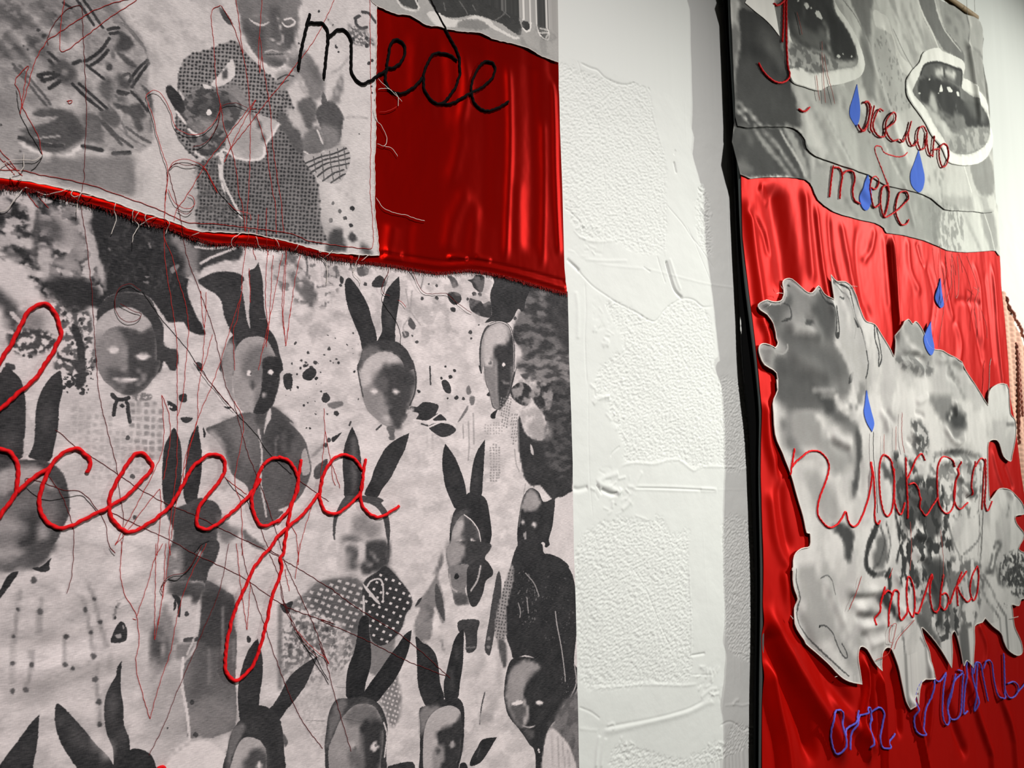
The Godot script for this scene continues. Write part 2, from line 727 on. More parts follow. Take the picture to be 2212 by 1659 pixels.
func make_materials() -> void:
	var plaster := plain(Color(0.82, 0.832, 0.818), 0.9, 0.25)
	mats.plaster = plaster
	mats.grey_paint = plain(Color(0.66, 0.66, 0.64), 0.9)
	mats.dark_paint = plain(Color(0.3, 0.3, 0.3), 0.9)
	mats.floor = plain(Color(0.42, 0.4, 0.38), 0.6)
	var satin := plain(Color(0.57, 0.032, 0.014), 0.46, 0.05)
	satin.metallic = 0.68
	satin.anisotropy_enabled = true
	satin.anisotropy = -0.7
	mats.satin = satin
	var satin2: StandardMaterial3D = satin.duplicate()
	satin2.albedo_color = Color(0.63, 0.03, 0.01)
	satin2.metallic = 0.3
	satin2.roughness = 0.5
	mats.satin_bright = satin2
	mats.black_yarn = plain(Color(0.035, 0.033, 0.033), 0.9, 0.2)
	mats.red_yarn = plain(Color(0.83, 0.05, 0.08), 0.8, 0.3)
	mats.blue_yarn = plain(Color(0.36, 0.36, 0.78), 0.8, 0.3)
	mats.red_thread = plain(Color(0.68, 0.15, 0.13), 0.7, 0.3)
	mats.dark_thread = plain(Color(0.4, 0.1, 0.1), 0.7, 0.3)
	mats.white_thread = plain(Color(0.83, 0.8, 0.77), 0.7, 0.3)
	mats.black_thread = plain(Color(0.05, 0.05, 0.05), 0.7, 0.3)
	mats.black_cloth = plain(Color(0.05, 0.052, 0.052), 0.9, 0.15)
	mats.grey_cloth = plain(Color(0.3, 0.32, 0.32), 0.85, 0.2)
	mats.white_cloth = plain(Color(0.93, 0.925, 0.9), 0.85, 0.2)
	mats.felt = plain(Color(0.3, 0.43, 0.8), 0.95, 0.15)
	mats.wood = plain(Color(0.55, 0.45, 0.3), 0.7)
	mats.fray = plain(Color(0.5, 0.05, 0.04), 0.7, 0.3)
	mats.pale_thread = plain(Color(0.8, 0.42, 0.38), 0.6, 0.4)
	mats.knit = plain(Color(0.86, 0.68, 0.6), 0.95, 0.15)
	mats.knit_dark = plain(Color(0.74, 0.52, 0.47), 0.95, 0.15)
	var clear := plain(Color(0.95, 0.96, 0.94), 0.25, 0.6)
	mats.nylon = clear


func structure(called: String, size: Vector3, middle: Vector3, m: Material) -> void:
	var b := BoxMesh.new()
	b.size = size
	var o := part(called, b, m, self)
	o.position = middle
	o.set_meta("kind", "structure")


func room() -> void:
	structure("floor", Vector3(12.4, 0.2, 6.4), Vector3(3.4, -0.1, 3.0), mats.floor)
	structure("ceiling", Vector3(12.4, 0.2, 6.4), Vector3(3.4, 4.3, 3.0), mats.dark_paint)
	structure("wall_left", Vector3(0.2, 4.2, 6.2), Vector3(-2.7, 2.1, 3.0), mats.grey_paint)
	structure("wall_right", Vector3(0.2, 4.2, 6.2), Vector3(9.5, 2.1, 3.0), mats.grey_paint)
	structure("wall_front", Vector3(12.4, 4.2, 0.2), Vector3(3.4, 2.1, 6.1), mats.grey_paint)
	plaster_wall()


const LOWER := "-70,370 0,388 71,400 150,420 256,449 310,466 370,482 421,500 480,512 541,515 630,528 700,548 759,553 842,562 942,578 1013,575 1067,584 1113,595 1170,612 1226,630 1228,700 1229.6,780 1234,900 1237,1000 1239.4,1180 1243,1300 1246,1400 1249,1540 1251,1659 1252,1730 -70,1730"
const SATIN := "-70,-50 1204,-50 1205,60 1206.7,134 1210,280 1215,420 1219.5,579 1225,633 1170,619 1113,602 1067,591 1013,582 942,588 842,571 737,559 657,542 630,535 600,533 527,525 467,525 404,508 356,488 308,477 256,457 182,436 137,423 71,408 0,397 -70,387"
const UPPER := "-70,372 0,383 43,389 105,401 182,417 256,441 310,460 370,478 421,498 478,502 541,505 600,517 643,528 700,544 759,549 818.5,552 817,528 815.6,505 812,480 810,451 809,420 810,390 809,350 812,285 811,199 813,114 813.6,11 808,-50 -70,-50"
const SHOES := "798,-50 801,0 812,11 856,30 885,33 922,54 950,57 964.6,63 1000,68 1038.6,71 1067,85 1107,94 1141,104 1170,121 1206.7,135 1206,60 1204,-50"
const BACKING := "1562,-60 1564.6,0 1572,101 1577,202 1583,304 1590,456 1597.5,608 1605,760 1612,850 1619.6,911 1624.7,997 1629.7,1123 1633.8,1224 1634.8,1325 1632,1502 1631,1659 1630,1730 2260,1730 2250,1500 2225,1200 2200,970 2190,902 2180,849 2175,782 2168,691 2160,616 2155,553 2154,465 2146,420 2140,329 2136,253 2131,190 2122,126 2110,60 2080,34 2058,18 2028,2 1990,-30 1950,-60"
const RED_R := "1600,374 1620,376 1650,376 1705,376 1741,382 1760,405 1772,428 1801,450 1846,465 1891,476 1912,485 1920,497 1952,501 1997,513 2021,523 2048,535 2087,539 2132,536 2152,536 2160,553 2163,616 2170,691 2178,782 2182.5,860 2191,902 2198,952 2206,1020 2232,1200 2262,1500 2275,1730 1643,1730 1645.5,1659 1648.4,1338 1648.4,1220 1644,1026 1645.5,908 1644,860 1632,737 1620,640 1605,511 1600.7,378"
const FACE := "@R5 255,990 300,960 380,970 430,950 460,840 490,800 530,800 590,890 640,905 690,855 730,910 780,950 800,950 785,840 780,775! 820,820 880,825 930,870 1000,1060 1030,1110 1090,1130 1140,1210 1210,1320 1235,1360 1250,1250 1290,1130 1330,1095 1360,1130 1390,1110 1440,1180 1480,1280 1520,1310 1580,1320 1700,1400 1770,1500 1860,1640 @R6 1902,116 1945,190! 1955,90 2000,45 2060,30 2100,70 2110,250 2145,300 2150,400 2120,560! 2110,600 2060,560 2030,470 2000,440 1950,460 1945,600 1955,880 1990,850 2030,800 2100,810 2180,880 2212,950 2212,985 2150,1000 2160,1060 2212,1140 2170,1240 2230,1290 @R7 2240,240 2190,250 2170,300 2120,290 2125,330 2140,450 2190,560 2200,640 2160,665 2090,620 2060,560 2040,500 1980,450 1925,390! 1900,420 1850,450 1850,560 1840,700 1840,755! 1790,700 1770,740 1750,640 1720,520 1700,485 1680,520 1685,640 1680,755! 1600,620 1500,490 1460,460 1480,540 1520,640 1530,740 1560,830! 1460,860 1440,1030! 1420,960 1380,1060! 1350,1000 1320,860 1290,740 1240,620 1200,605 1170,650 1165,775! 1120,720 1060,620 1010,600 995,680 1010,780 1025,875! 930,855 860,810 780,720 700,640 600,550 530,430 545,320 560,250 520,150 500,20 @R6 500,1400 530,1290 580,1240 640,1220 640,1130 615,1120 590,1000 550,860 500,690 440,540 380,400 365,180 400,80 395,0 @R5 390,1600 385,1480 300,1420 265,1330 270,1280 310,1270 370,1300 400,1260 380,1150 330,1080 270,1030"



func draw_lower(p: Print) -> void:
	p.area("P")
	p.blotch("-40,380 1240,560 1260,1700 -40,1700", 0.72, 110, 0.0, 91, 0.3, 0.45, 10, 0.55)
	p.blotch("-40,380 1240,560 1260,1700 -40,1700", 0.98, 70, 0.12, 92, 0.2, 0.5, 10, 0.6)
	# dark undergrowth behind the children, top left
	p.area("Z3")
	p.fill("-60,30 500,120 1000,280 1300,400 1480,480 1500,520 1490,700 1440,760 1420,880 1480,1040 1560,1200 1440,1180 1390,1110 1280,1110 1240,1060 1130,920 1000,880 860,900 800,930 740,1010 680,1000 560,1040 440,960 340,960 240,840 120,720 0,620 -60,600", 0.13, 2)
	p.blotch("-60,60 300,110 640,220 700,400 760,640 800,900 500,960 330,960 200,840 0,640 -60,600", 0.62, 40, 0.02, 11, 0.22, 0.85, 5)
	p.blotch("-60,60 300,110 640,220 700,400 760,640 800,900 500,960 330,960 200,840 0,640 -60,600", 0.92, 34, 0.12, 12, 0.12, 0.8, 5)
	p.fills(["0,170 60,180 90,240 60,280 0,260 -40,220", "230,300 260,290 250,420 210,420", "0,450 120,470 260,480 240,520 100,520 0,540 -50,500", "280,520 330,500 390,560 380,700 350,800 350,910 340,800 310,700 290,640"], 0.8, 3, 0.9)
	p.fill("380,230 440,260 500,360 560,330 640,480 620,640 560,560 480,520 430,380 380,290", 0.66, 5, 0.9)
	p.fill("0,650 100,640 180,700 300,900 340,960 300,1000 200,930 100,880 0,790 -50,700", 0.9, 4)
	p.fill("400,640 520,620 600,680 540,720 440,700", 0.62, 5)
	p.fill("640,230 690,250 700,300 660,380 720,480 740,600 790,700 800,890 770,800 740,740 700,620 640,470 600,380 590,300", 0.74, 3)
	p.fill("300,310 420,330 470,420 440,520 340,480 300,400", 0.36, 10, 0.8)
	p.fill("380,770 620,780 740,860 800,900 720,1000 560,1040 440,950 370,880", 0.15, 6)
	p.stroke("295,260 280,420 270,560 265,700", 7, 0.3, 3, 0.8)
	p.stroke("0,560 160,600 300,540 420,560", 5, 0.25, 3, 0.7)
	p.fills(["820,540 840,560 830,570", "1130,500 1150,545 1140,550 1125,520", "1100,760 1135,765 1110,775", "1080,800 1130,800 1120,820", "1290,700 1350,670 1360,690 1310,740"], 0.6, 2, 0.8)
	p.blotch("900,320 1300,460 1460,620 1420,860 1200,900 900,860 780,600", 0.36, 16, 0.2, 14, 0.2, 0.35, 8)
	# light ground in the red loop, with purple shade and branches
	p.fill("340,940 420,960 480,1020 560,1060 640,1020 740,1010 740,1490 620,1490 600,1380 420,1490 -60,1490 -60,1300 0,1340 100,1230 200,1040 260,990", 0.9, 4)
	p.fill("-60,840 0,860 100,960 180,1080 150,1130 80,1160 40,1080 0,1000 -60,960", 0.26, 5)
	p.fill("160,1060 260,1030 340,1080 320,1170 230,1180 170,1130", 0.55, 9)
	p.blotch("60,1180 300,1160 430,1230 430,1300 250,1370 100,1330", 0.2, 14, -0.1, 15, 0.1, 0.95, 6)
	p.blotch("330,960 640,1010 700,1100 720,1480 420,1490 470,1250 440,1080", 0.28, 16, 0.02, 16, 0.08, 0.9, 6)
	p.fill("555,1120 600,1160 625,1240 645,1330 640,1480 600,1480 580,1290 545,1180", 0.16, 2)
	p.fill("420,1300 460,1370 520,1390 590,1400 560,1420 480,1400 440,1370", 0.2, 2)
	p.dots("550,1270,16 540,1350,14 270,1330,16 230,1370,18 180,1360,12 90,1450,26 60,1440,22 620,1120,14 650,1240,14 660,1300,14 610,1090,16 490,1040,18 480,1100,14", 0.2, 1.5)
	p.stroke("90,1040 160,1120", 7, 0.85, 2)
	# light ground with shade to the right of it
	p.fill("1490,530 1700,520 1830,545 1820,640 1780,660 1720,640 1560,690 1500,740 1470,640", 0.18, 3)
	p.stroke("1520,665 1600,620 1700,580 1780,550", 5, 0.85, 2)
	p.stroke("1480,540 1600,550 1740,535", 5, 0.8, 2)
	p.fill("1780,640 1830,620 1880,560 2060,520 2140,560 2000,610 1960,650 1930,700 1890,710 1830,760 1770,740", 0.88, 4)
	p.fill("1300,440 1400,480 1480,560 1500,700 1500,800 1430,800 1420,660 1350,560", 0.62, 6, 0.8)
	p.blotch("1420,760 1560,860 1660,960 1760,1180 1720,1240 1560,1200 1440,900", 0.85, 20, 0.02, 21, 0.1, 0.9, 5)
	p.area("Z5")
	# child without ears: hair, face, bow tie, checked blouse
	p.area("Z3")
	p.fill("740,1010 800,930 860,900 960,880 1130,920 1200,1060 1240,1150 1245,1280 1290,1310 1340,1320 1355,1400 1330,1475 1290,1470 1270,1440 1240,1410 1210,1490 1100,1490 1140,1200 1000,1030 800,1060 740,1120", 0.2, 2)
	p.fill("@Z3 725,1200 735,1110 800,1040 880,1000 1000,998 1090,1050 1150,1130 1185,1260 1190,1400 @Z5 1215,0 1200,80 1150,150 1090,220 1000,260 900,240 850,200 790,150 740,60 @Z3 722,1400 722,1280", 0.5, 1.2)
	p.fill("@Z3 730,1120 800,1040 880,1005 1000,1000 1090,1060 1150,1130 1080,1180 1000,1160 900,1140 800,1180 740,1300 725,1200", 0.76, 2)
	p.fill("@Z3 900,1150 1000,1170 1090,1190 1160,1140 1185,1260 1190,1400 @Z5 1210,0 1195,80 1150,140 1080,220 1000,255 930,240 960,160 970,40 @Z3 960,1360 950,1250", 0.24, 4)
	p.fill("@Z3 740,1200 800,1200 880,1220 930,1290 900,1420 760,1440 735,1330", 0.56, 8)
	p.fill("@Z5 820,60 900,80 950,60 980,130 900,210 840,160", 0.3, 6)
	p.fills(["@Z3 820,1310 860,1295 900,1310 900,1335 850,1350", "@Z3 1030,1365 1080,1345 1140,1365 1110,1392 1050,1390", "@Z5 860,120 900,135 970,128 1040,128 1048,142 980,160 900,160 870,142"], 0.95, 3)
	p.fill("@Z3 930,1280 960,1320 968,1400 @Z5 960,30 930,70 910,30 @Z3 940,1420", 0.6, 5)
	p.stroke("@Z5 1060,70 1090,110 1085,150 1050,180", 5, 0.6, 4, 0.8)
	p.area("Z5")
	p.stroke("850,255 885,288 940,292 975,278", 7, 0.16, 1)
	p.stroke("890,292 872,340 862,412|950,285 968,330 975,400 986,462", 6, 0.18, 1)
	p.dots("860,262,18 925,340,16", 0.2)
	p.blotch("1010,250 1140,250 1150,300 1030,310", 0.4, 8, -0.1, 31, 0.1, 0.8, 2)
	p.checks("540,340 840,420 850,500 1010,480 1010,330 1200,330 1240,640 1210,760 1150,860 860,860 700,960 640,800 570,560", Vector2(300, 905), Vector2(15.5, 0.6), Vector2(-0.6, 16), 0.62, 0.62, 0.66, 2.4, 0.5)
	p.checks("1000,330 1200,330 1240,640 1210,720 1050,720", Vector2(300, 905), Vector2(15.5, 0.6), Vector2(-0.6, 16), 0.62, 0.6, 0.42, 2.4, 0.5)
	p.stroke("600,340 640,560 720,800 760,1000|780,360 800,560 830,760 840,960|1060,320 1070,600 1060,700|1170,330 1190,560", 9, 0.8, 5, 0.5)
	p.dots("970,582,20 1006,876,19 1022,1186,17", 0.35, 1)
	p.fill("535,0 650,0 640,60 655,120 640,180 590,215 570,150 590,100 560,50", 0.22, 2)
	p.spatter("470,0 740,-20 730,60 660,240 500,240 460,150", 60, 1.5, 6, 0.2, 41)
	# left bunny: two dark ears, hood, face, window-pane shirt
	p.fills(["-60,120 0,90 30,50 60,35 100,80 150,130 180,210 195,330 195,480 185,600 172,730 60,750 -60,700", "455,72! 410,100 340,180 290,290 270,400 265,520 258,620 235,680 215,725 260,745 330,765 385,745 410,650 440,500 450,330 475,230 472,140"], 0.17, 1)
	p.fill("195,330 215,400 260,520 250,620 210,710 172,735 185,600 197,480", 0.82, 2)
	p.stroke("60,520 70,640|370,300 350,560", 12, 0.28, 8, 0.6)
	p.fill("-60,740 60,745 200,750 320,750 390,780 440,810 490,880 520,1000 530,1120 510,1200 480,1260 440,1340 390,1420 330,1500 -60,1500", 0.24, 2)
	p.fill("-60,850 0,835 80,800 180,785 270,792 340,850 400,930 440,1000 300,960 180,960 60,1010 -60,1060", 0.7, 4)
	p.fill("-60,1000 60,1000 200,950 330,950 420,1040 440,1160 400,1300 330,1400 250,1490 -60,1500", 0.42, 8)
	p.fill("180,1150 270,1140 310,1280 260,1475 150,1475 170,1300", 0.2, 8)
	p.fills(["-60,1200 40,1190 160,1230 150,1320 40,1330 -60,1320", "285,1205 345,1240 330,1380 290,1420 275,1320", "0,1380 120,1400 110,1460 0,1470"], 0.66, 7, 0.9)
	p.area("Z7")
	p.fill("-60,0 150,0 350,-20 330,50 290,110 200,150 130,150 60,170 -60,150", 0.4, 4)
	p.fill("-60,0 100,0 170,40 100,80 -60,110", 0.68, 6)
	p.fill("160,0 350,-30 330,40 300,90 220,140 150,130 180,70", 0.27, 6)
	p.fill("215,145 280,130 340,78 325,120 330,155 290,172 240,162", 0.12, 1)
	p.fill("-60,330 0,290 30,230 70,180 122,172 80,240 30,310 0,348 -60,420", 0.13, 1)
	p.stroke("270,340 265,440 260,580|435,600 430,690 425,780|130,300 115,430 95,600 85,780 85,900|580,250 620,340 660,500 690,600 710,660|550,350 570,430 600,570 620,720|640,780 635,880 655,1040 660,1180|210,700 210,790 170,950", 6, 0.6, 3, 0.7)
	p.stroke("0,410 120,420 260,430|0,600 90,600 200,600|620,720 700,670|490,800 570,780 620,740|240,240 320,280 380,330|470,290 540,350|470,500 540,450 570,430|580,780 640,720 710,660|720,680 730,780 720,830", 5, 0.68, 4, 0.6)
	p.dots("225,225,24 440,605,18 265,433,22 430,782,18 210,785,17 170,955,20 625,352,14 567,425,18 620,727,20 632,884,21 656,1034,21 661,1182,19 480,806,15 605,576,15 666,505,16 120,420,15 85,780,17 85,960,20 90,600,12", 0.3, 2)
	p.fill("-60,850 200,880 400,860 800,730 950,680 900,740 500,920 300,970 -60,970", 0.72, 14, 0.35)
	p.fill("280,180 330,700 300,860 360,700 350,240", 0.75, 12, 0.35)
	p.fills(["742,600 780,520 810,500 840,540 842,600 825,630 740,642"], 0.14, 1)
	p.fills(["765,590 800,580 802,606 775,610", "815,520 825,540 815,550"], 0.6, 1.5)
	p.stroke("755,480 775,400 790,380", 4, 0.5, 2, 0.7)
	p.dots("765,475,10 770,405,6", 0.25)
	# bunny in the middle left: ears, hood, jacket with shirt and tie
	p.area("Z5")
	p.fills(["1318,505 1290,560 1250,640 1235,750 1230,900 1235,1020 1250,1090 1300,1110 1345,1060 1370,950 1380,800 1375,660 1350,560", "1500,485! 1460,540 1430,620 1415,720 1405,850 1390,1000 1420,1090 1480,1080 1510,960 1530,820 1530,700 1515,580"], 0.15, 1)
	p.stroke("1460,700 1450,900", 6, 0.3, 6, 0.6)
	p.fill("1250,1060 1320,1110 1400,1090 1500,1040 1560,1050 1630,1070 1680,1150 1655,1260 1640,1400 1630,1500 1310,1500 1320,1300 1270,1180", 0.24, 2)
	p.fill("1660,1170 1760,1260 1830,1280 1780,1340 1700,1380 1650,1300", 0.45, 4)
	p.fill("1840,1270 1920,1340 2020,1420 1960,1430 1850,1350", 0.4, 3)
	p.area("Z7")
	p.fill("1170,0 1440,-40 1430,100 1390,150 1370,230 1360,300 1345,235 1200,240 1130,240 1105,200 1110,100 1130,0", 0.2, 2)
	p.fill("1120,30 1200,10 1215,120 1200,210 1130,225 1105,150", 0.52, 5)
	p.dots("1322,50,22 1160,60,20 1170,170,16", 0.75, 3, 0.9)
	p.fill("1360,235 1420,250 1500,300 1545,325 1558,400 1545,500 1572,600 1562,900 1570,1000 1560,1190 1500,1240 1262,1290 1240,1100 1212,900 1222,780 1290,700 1320,560 1340,400", 0.36, 2)
	p.fill("1360,240 1430,260 1540,330 1550,500 1500,640 1400,680 1320,640 1340,420", 0.22, 8)
	p.fill("1250,1050 1500,1000 1560,1060 1555,1200 1470,1240 1262,1285", 0.56, 10, 0.8)
	p.stroke("1470,340 1475,520 1480,700|1390,680 1390,800 1395,920|1545,620 1550,760", 4, 0.6, 3, 0.6)
	p.fill("1140,240 1350,240 1335,330 1310,600 1180,625 1160,480 1130,330", 0.85, 2)
	p.fill("1130,235 1352,240 1340,330 1300,380 1240,330 1180,340 1140,320", 0.27, 4)
	p.fills(["1140,325 1180,330 1200,360 1195,470 1180,465 1175,380", "1160,350 1172,400 1150,428"], 0.15, 1)
	p.dots("1240,450,18", 0.25, 1)
	p.fill("1222,612 1312,602 1310,630 1222,637", 0.25, 1)
	p.fill("1180,650 1295,640 1230,745 1160,745 1165,690", 0.5, 3)
	p.fill("1090,390 1140,470 1170,560 1175,660 1130,760 1060,830 1010,900 1000,700 1010,560 1060,460", 0.55, 5)
	p.fill("1010,560 1060,550 1110,650 1112,740 1080,820 1050,790 1010,700", 0.28, 5)
	p.stroke("1060,580 1080,680 1075,740", 6, 0.7, 4, 0.8)
	p.fill("1000,820 1200,770 1250,1290 1060,1320 960,1250 950,1000", 0.66, 16, 0.6)
	p.fill("900,470 1000,420 1010,560 940,640 920,560", 0.66, 8, 0.6)
	p.stroke("1215,740 1205,900 1240,1100 1258,1285", 5, 0.93, 2)
	p.stroke("1320,360 1290,600 1240,720", 4, 0.9, 2, 0.8)
	p.dots("1275,1035,17 1297,1252,17 1112,1208,7", 0.22, 1)
	# upper middle bunny under the red threads: ears, face, dark jacket
	p.area("Z3")
	p.fill("1560,760 1640,730 1770,730 1850,770 1845,860 1860,1000 1900,1150 1860,1200 1770,1210 1700,1060 1680,960 1640,900 1570,860 1500,800", 0.17, 2)
	p.fill("1960,655! 1990,800 2000,1000 2025,1180 1880,1190 1900,900 1885,730 1930,700", 0.16, 1.2)
	p.fill("1865,780 1885,900 1890,1060 1898,1160 1870,1080 1845,900 1825,850", 0.8, 1.5)
	p.fill("1740,1240 1800,1190 1900,1165 2030,1165 2090,1240 2118,1340 2122,1500 1690,1500 1710,1330", 0.17, 1.5)
	p.fill("1700,1300 1745,1250 1780,1300 1765,1420 1765,1500 1690,1500", 0.62, 4)
	p.fill("@Z3 1775,1475 1782,1330 1840,1245 1920,1218 2000,1228 2060,1300 2090,1400 @Z5 2010,80 1990,250 1960,380 1850,390 1790,300 1768,150", 0.66, 1.5)
	p.fill("@Z3 1880,1330 1960,1290 2040,1330 2085,1400 @Z5 2020,80 2000,250 1970,380 1930,330 1960,200 1900,150 1850,120 1840,40 @Z3 1850,1400", 0.45, 7)
	p.area("Z5")
	p.fill("2000,-20 2110,-20 2120,150 2085,290 2060,350 2000,405 1920,390 1975,250 1990,100", 0.15, 2)
	p.dots("1890,92,22 2052,86,20", 0.97, 2)
	p.dots("2000,255,20 1900,240,14", 0.7, 3)
	p.fill("1895,150 1935,165 1935,205 1905,215", 0.3, 3)
	p.dots("1905,95,9", 0.3, 1)
	p.fill("1700,-20 1760,-20 1760,150 1785,310 1740,260 1700,100", 0.62, 3)
	p.fill("1560,520 1640,480 1760,430 1860,390 2000,405 2060,345 2130,385 2230,470 @Z6 80,440 160,520 205,590 222,660 245,760 235,830 200,920 150,1000 100,1040 0,1080 @Z5 2150,1150 2040,1240 1970,1230 1900,1150 1880,960 1760,860 1700,700 1640,600", 0.32, 2)
	p.fill("1700,470 1850,430 1960,440 1950,700 1900,860 1820,700", 0.46, 9, 0.8)
	p.fill("2060,360 2212,480 2212,760 2050,700 2000,560", 0.24, 8)
	p.fill("1640,540 1720,700 1740,960 1680,980 1620,760 1560,560", 0.72, 4, 0.8)
	p.fill("2015,430 2050,355 2055,430 2020,500 2000,560", 0.85, 2)
	p.stroke("1960,520 1985,700 1975,900 2000,1050 2020,1180", 4, 0.8, 2)
	p.stroke("2110,560 2090,640 2090,720|1830,520 1900,640", 3, 0.55, 3, 0.7)
	p.fill("1950,400 2010,430 2000,480 1940,470", 0.25, 3)
	p.area("Z6")
	p.stroke("40,520 60,640 70,800|110,600 120,760", 5, 0.48, 5, 0.6)
	p.fill("170,690 200,630 222,700 235,800 180,825", 0.7, 2)
	p.fill("268,775 325,725 362,710 350,780 305,850 265,845", 0.26, 2)
	p.fill("250,610 340,590 360,650 280,760 240,700", 0.75, 8, 0.6)
	p.stroke("345,605 300,640 250,690", 6, 0.5, 3, 0.7)
	p.dots("372,572,18 345,610,16", 0.22)
	# ground between the children: leaves and stones
	p.area("Z5")
	p.fills(["1270,300 1340,340 1335,380 1290,370", "1360,260 1412,250 1412,310 1365,305", "1370,430 1460,430 1440,460 1400,470", "1490,10 1530,20 1530,70 1500,70", "2150,110 2212,100 2212,205 2162,205", "1540,500 1562,560 1545,580", "1700,345 1760,350 1730,365"], 0.17, 1)
	p.dots("1285,345,10 1300,350,8", 0.95)
	p.area("Z4")
	p.fills(["720,800 770,755 815,790 805,840 720,842", "475,760 500,780 490,820 470,800", "1290,890 1340,880 1385,900 1390,950 1340,978 1300,945", "1310,1000 1345,1000 1345,1030 1320,1030", "1440,790 1480,780 1500,752 1560,760 1567,810 1545,885 1490,850 1470,810", "1455,930 1500,940 1540,950 1560,970 1612,955 1618,1065 1570,1072 1510,1050 1460,1010"], 0.18, 1.2)
	p.fills(["600,700 660,690 690,710 680,750 620,760", "1290,760 1340,770 1372,830 1330,850 1310,800", "1000,1070 1045,1130 1030,1168 990,1130", "945,1180 990,1185 990,1220 955,1228"], 0.33, 2)
	p.fills(["60,565 110,560 140,640 165,690 182,660 172,712 150,712 120,662 60,640", "190,770 230,780 280,850 292,910 270,995 225,970 180,900", "90,720 150,800 180,900 120,840"], 0.4, 4)
	p.stroke("215,600 225,700 217,760|440,690 445,770", 4, 0.4, 2)
	p.dots("1095,930,14 1205,928,14 1205,830,12 1145,820,8 665,820,14 1490,895,18 1535,900,16 1440,935,12 1020,1212,8 1055,1260,13 1460,1185,16 1466,1232,10 390,1310,14 230,1340,12 180,1400,10 285,1415,16 400,1405,7 462,1420,9 205,1440,12 255,1465,22 570,1193,8 1525,1130,6 1270,1447,8 1150,1460,6 475,830,12", 0.24, 1.2)
	p.stroke("970,860 1000,1010 1018,870|1000,1020 1080,1130|995,1075 950,1150 970,1210", 3, 0.7, 2)
	p.stroke("1110,720 1100,790 1085,850", 4, 0.6, 2)
	p.blotch("0,540 500,640 1600,720 1560,1100 950,1300 480,1200 60,1300", 0.62, 60, 0.18, 51, 0.15, 0.45, 20)
	p.blotch("0,540 700,660 480,760 400,1000 40,900", 0.35, 26, 0.2, 52, 0.1, 0.7, 10)
	p.spatter("60,1290 560,1180 600,1475 60,1475", 14, 1, 4.5, 0.25, 53)
	p.area("Z6")
	p.fills(["45,130 70,110 102,140 95,190 60,205", "180,90 230,48 275,60 277,100 240,140 190,130", "960,330 1010,330 1050,300 1100,300 1162,320 1150,370 1110,420 1000,432 1020,380 960,362", "1130,400 1165,378 1222,430 1130,432", "1090,478 1150,448 1240,458 1288,490 1275,520 1212,550 1160,540", "1185,150 1220,138 1250,180 1252,232 1210,222", "390,560 420,540 465,515 440,550 402,588", "1455,30 1480,60 1472,92"], 0.16, 1)
	p.stroke("985,425 1100,440 1230,438 1285,470|1100,430 1170,380|1090,480 1180,440", 4, 0.93, 1.2)
	p.dots("350,266,36 425,380,18 190,320,10 235,488,8 210,484,6 1250,115,15 1280,70,12 1185,125,10 1020,220,13 1295,265,16 1345,272,12 1230,270,8 1530,240,16 1215,40,8 555,77,9 145,190,10 100,100,7 140,95,8 205,36,10 165,52,10 315,220,8 280,125,12 440,12,10", 0.17, 1)
	p.fills(["360,310 460,290 472,320 400,346", "1300,450 1372,325 1372,362", "1365,200 1385,175 1402,230 1372,242", "1390,260 1427,260 1420,312 1395,312"], 0.45, 2)
	p.stroke("715,497 752,462|1100,40 1105,170|1040,455 1085,468|530,440 520,465", 4, 0.25, 1)
	p.spatter("30,20 560,20 560,420 250,420 40,300", 20, 0.8, 3.5, 0.3, 54)
	# bunny, upper centre
	p.area("Z4")
	p.fills(["540,772 512,800 510,880 530,990 570,1100 620,1220 650,1325 742,1272 742,1180 712,1090 690,1000 640,900 580,810", "920,762! 870,810 820,880 790,990 785,1090 790,1180 760,1265 880,1285 890,1150 912,1000 927,880"], 0.14, 1)
	p.stroke("860,1000 845,1180", 8, 0.25, 7, 0.5)
	p.fill("650,1310 740,1252 880,1252 950,1290 1000,1360 1022,1490 618,1490 630,1370", 0.2, 1)
	p.fill("640,1320 740,1290 780,1330 680,1400 630,1480 622,1400", 0.38, 4)
	p.fill("@Z4 635,1490 660,1410 720,1360 790,1333 870,1343 940,1400 975,1480 @Z6 985,60 998,130 985,210 955,310 935,400 905,470 860,495 790,475 720,425 650,355 615,265 595,160 582,60", 0.6, 1)
	p.fill("@Z4 645,1480 665,1412 722,1362 790,1336 870,1346 920,1400 900,1475 @Z6 760,60 740,110 700,140 620,190 602,100 600,20", 0.8, 4)
	p.area("Z6")
	p.fill("740,60 850,20 960,50 990,130 965,280 920,410 880,485 830,470 800,370 775,270 740,190", 0.22, 6)
	p.fill("690,110 760,90 800,180 760,220 700,170", 0.34, 8)
	p.fill("620,220 740,230 770,310 795,400 770,450 700,400 640,315", 0.56, 6)
	p.fills(["670,215 700,200 730,220 700,240", "830,215 860,205 880,225 855,240"], 0.96, 3)
	p.fills(["745,415 790,395 825,415 790,440", "790,330 812,330 808,352"], 0.8, 4, 0.8)
	p.stroke("930,370 975,350 940,420 900,470", 6, 0.8, 3)
	p.fills(["788,480 842,470 842,545 820,562 802,520", "806,548 845,540 842,572 810,570"], 0.38, 2)
	p.stroke("585,30 582,70 600,170 620,260", 3, 0.25, 1.5)
	p.stroke("975,0 1000,120 990,230 955,320", 4, 0.22, 1.5)
	p.stroke("1110,520 1160,550 1200,600|1085,540 1085,620|1120,520 1120,640", 3, 0.72, 3, 0.8)
	# hooded child, upper right, with loose dress, and dark bushes at the edge
	p.area("Z4")
	p.fill("1880,820 2220,870 2240,1490 1900,1490 1850,1330 1790,1230 1800,1100 1850,1000", 0.42, 4)
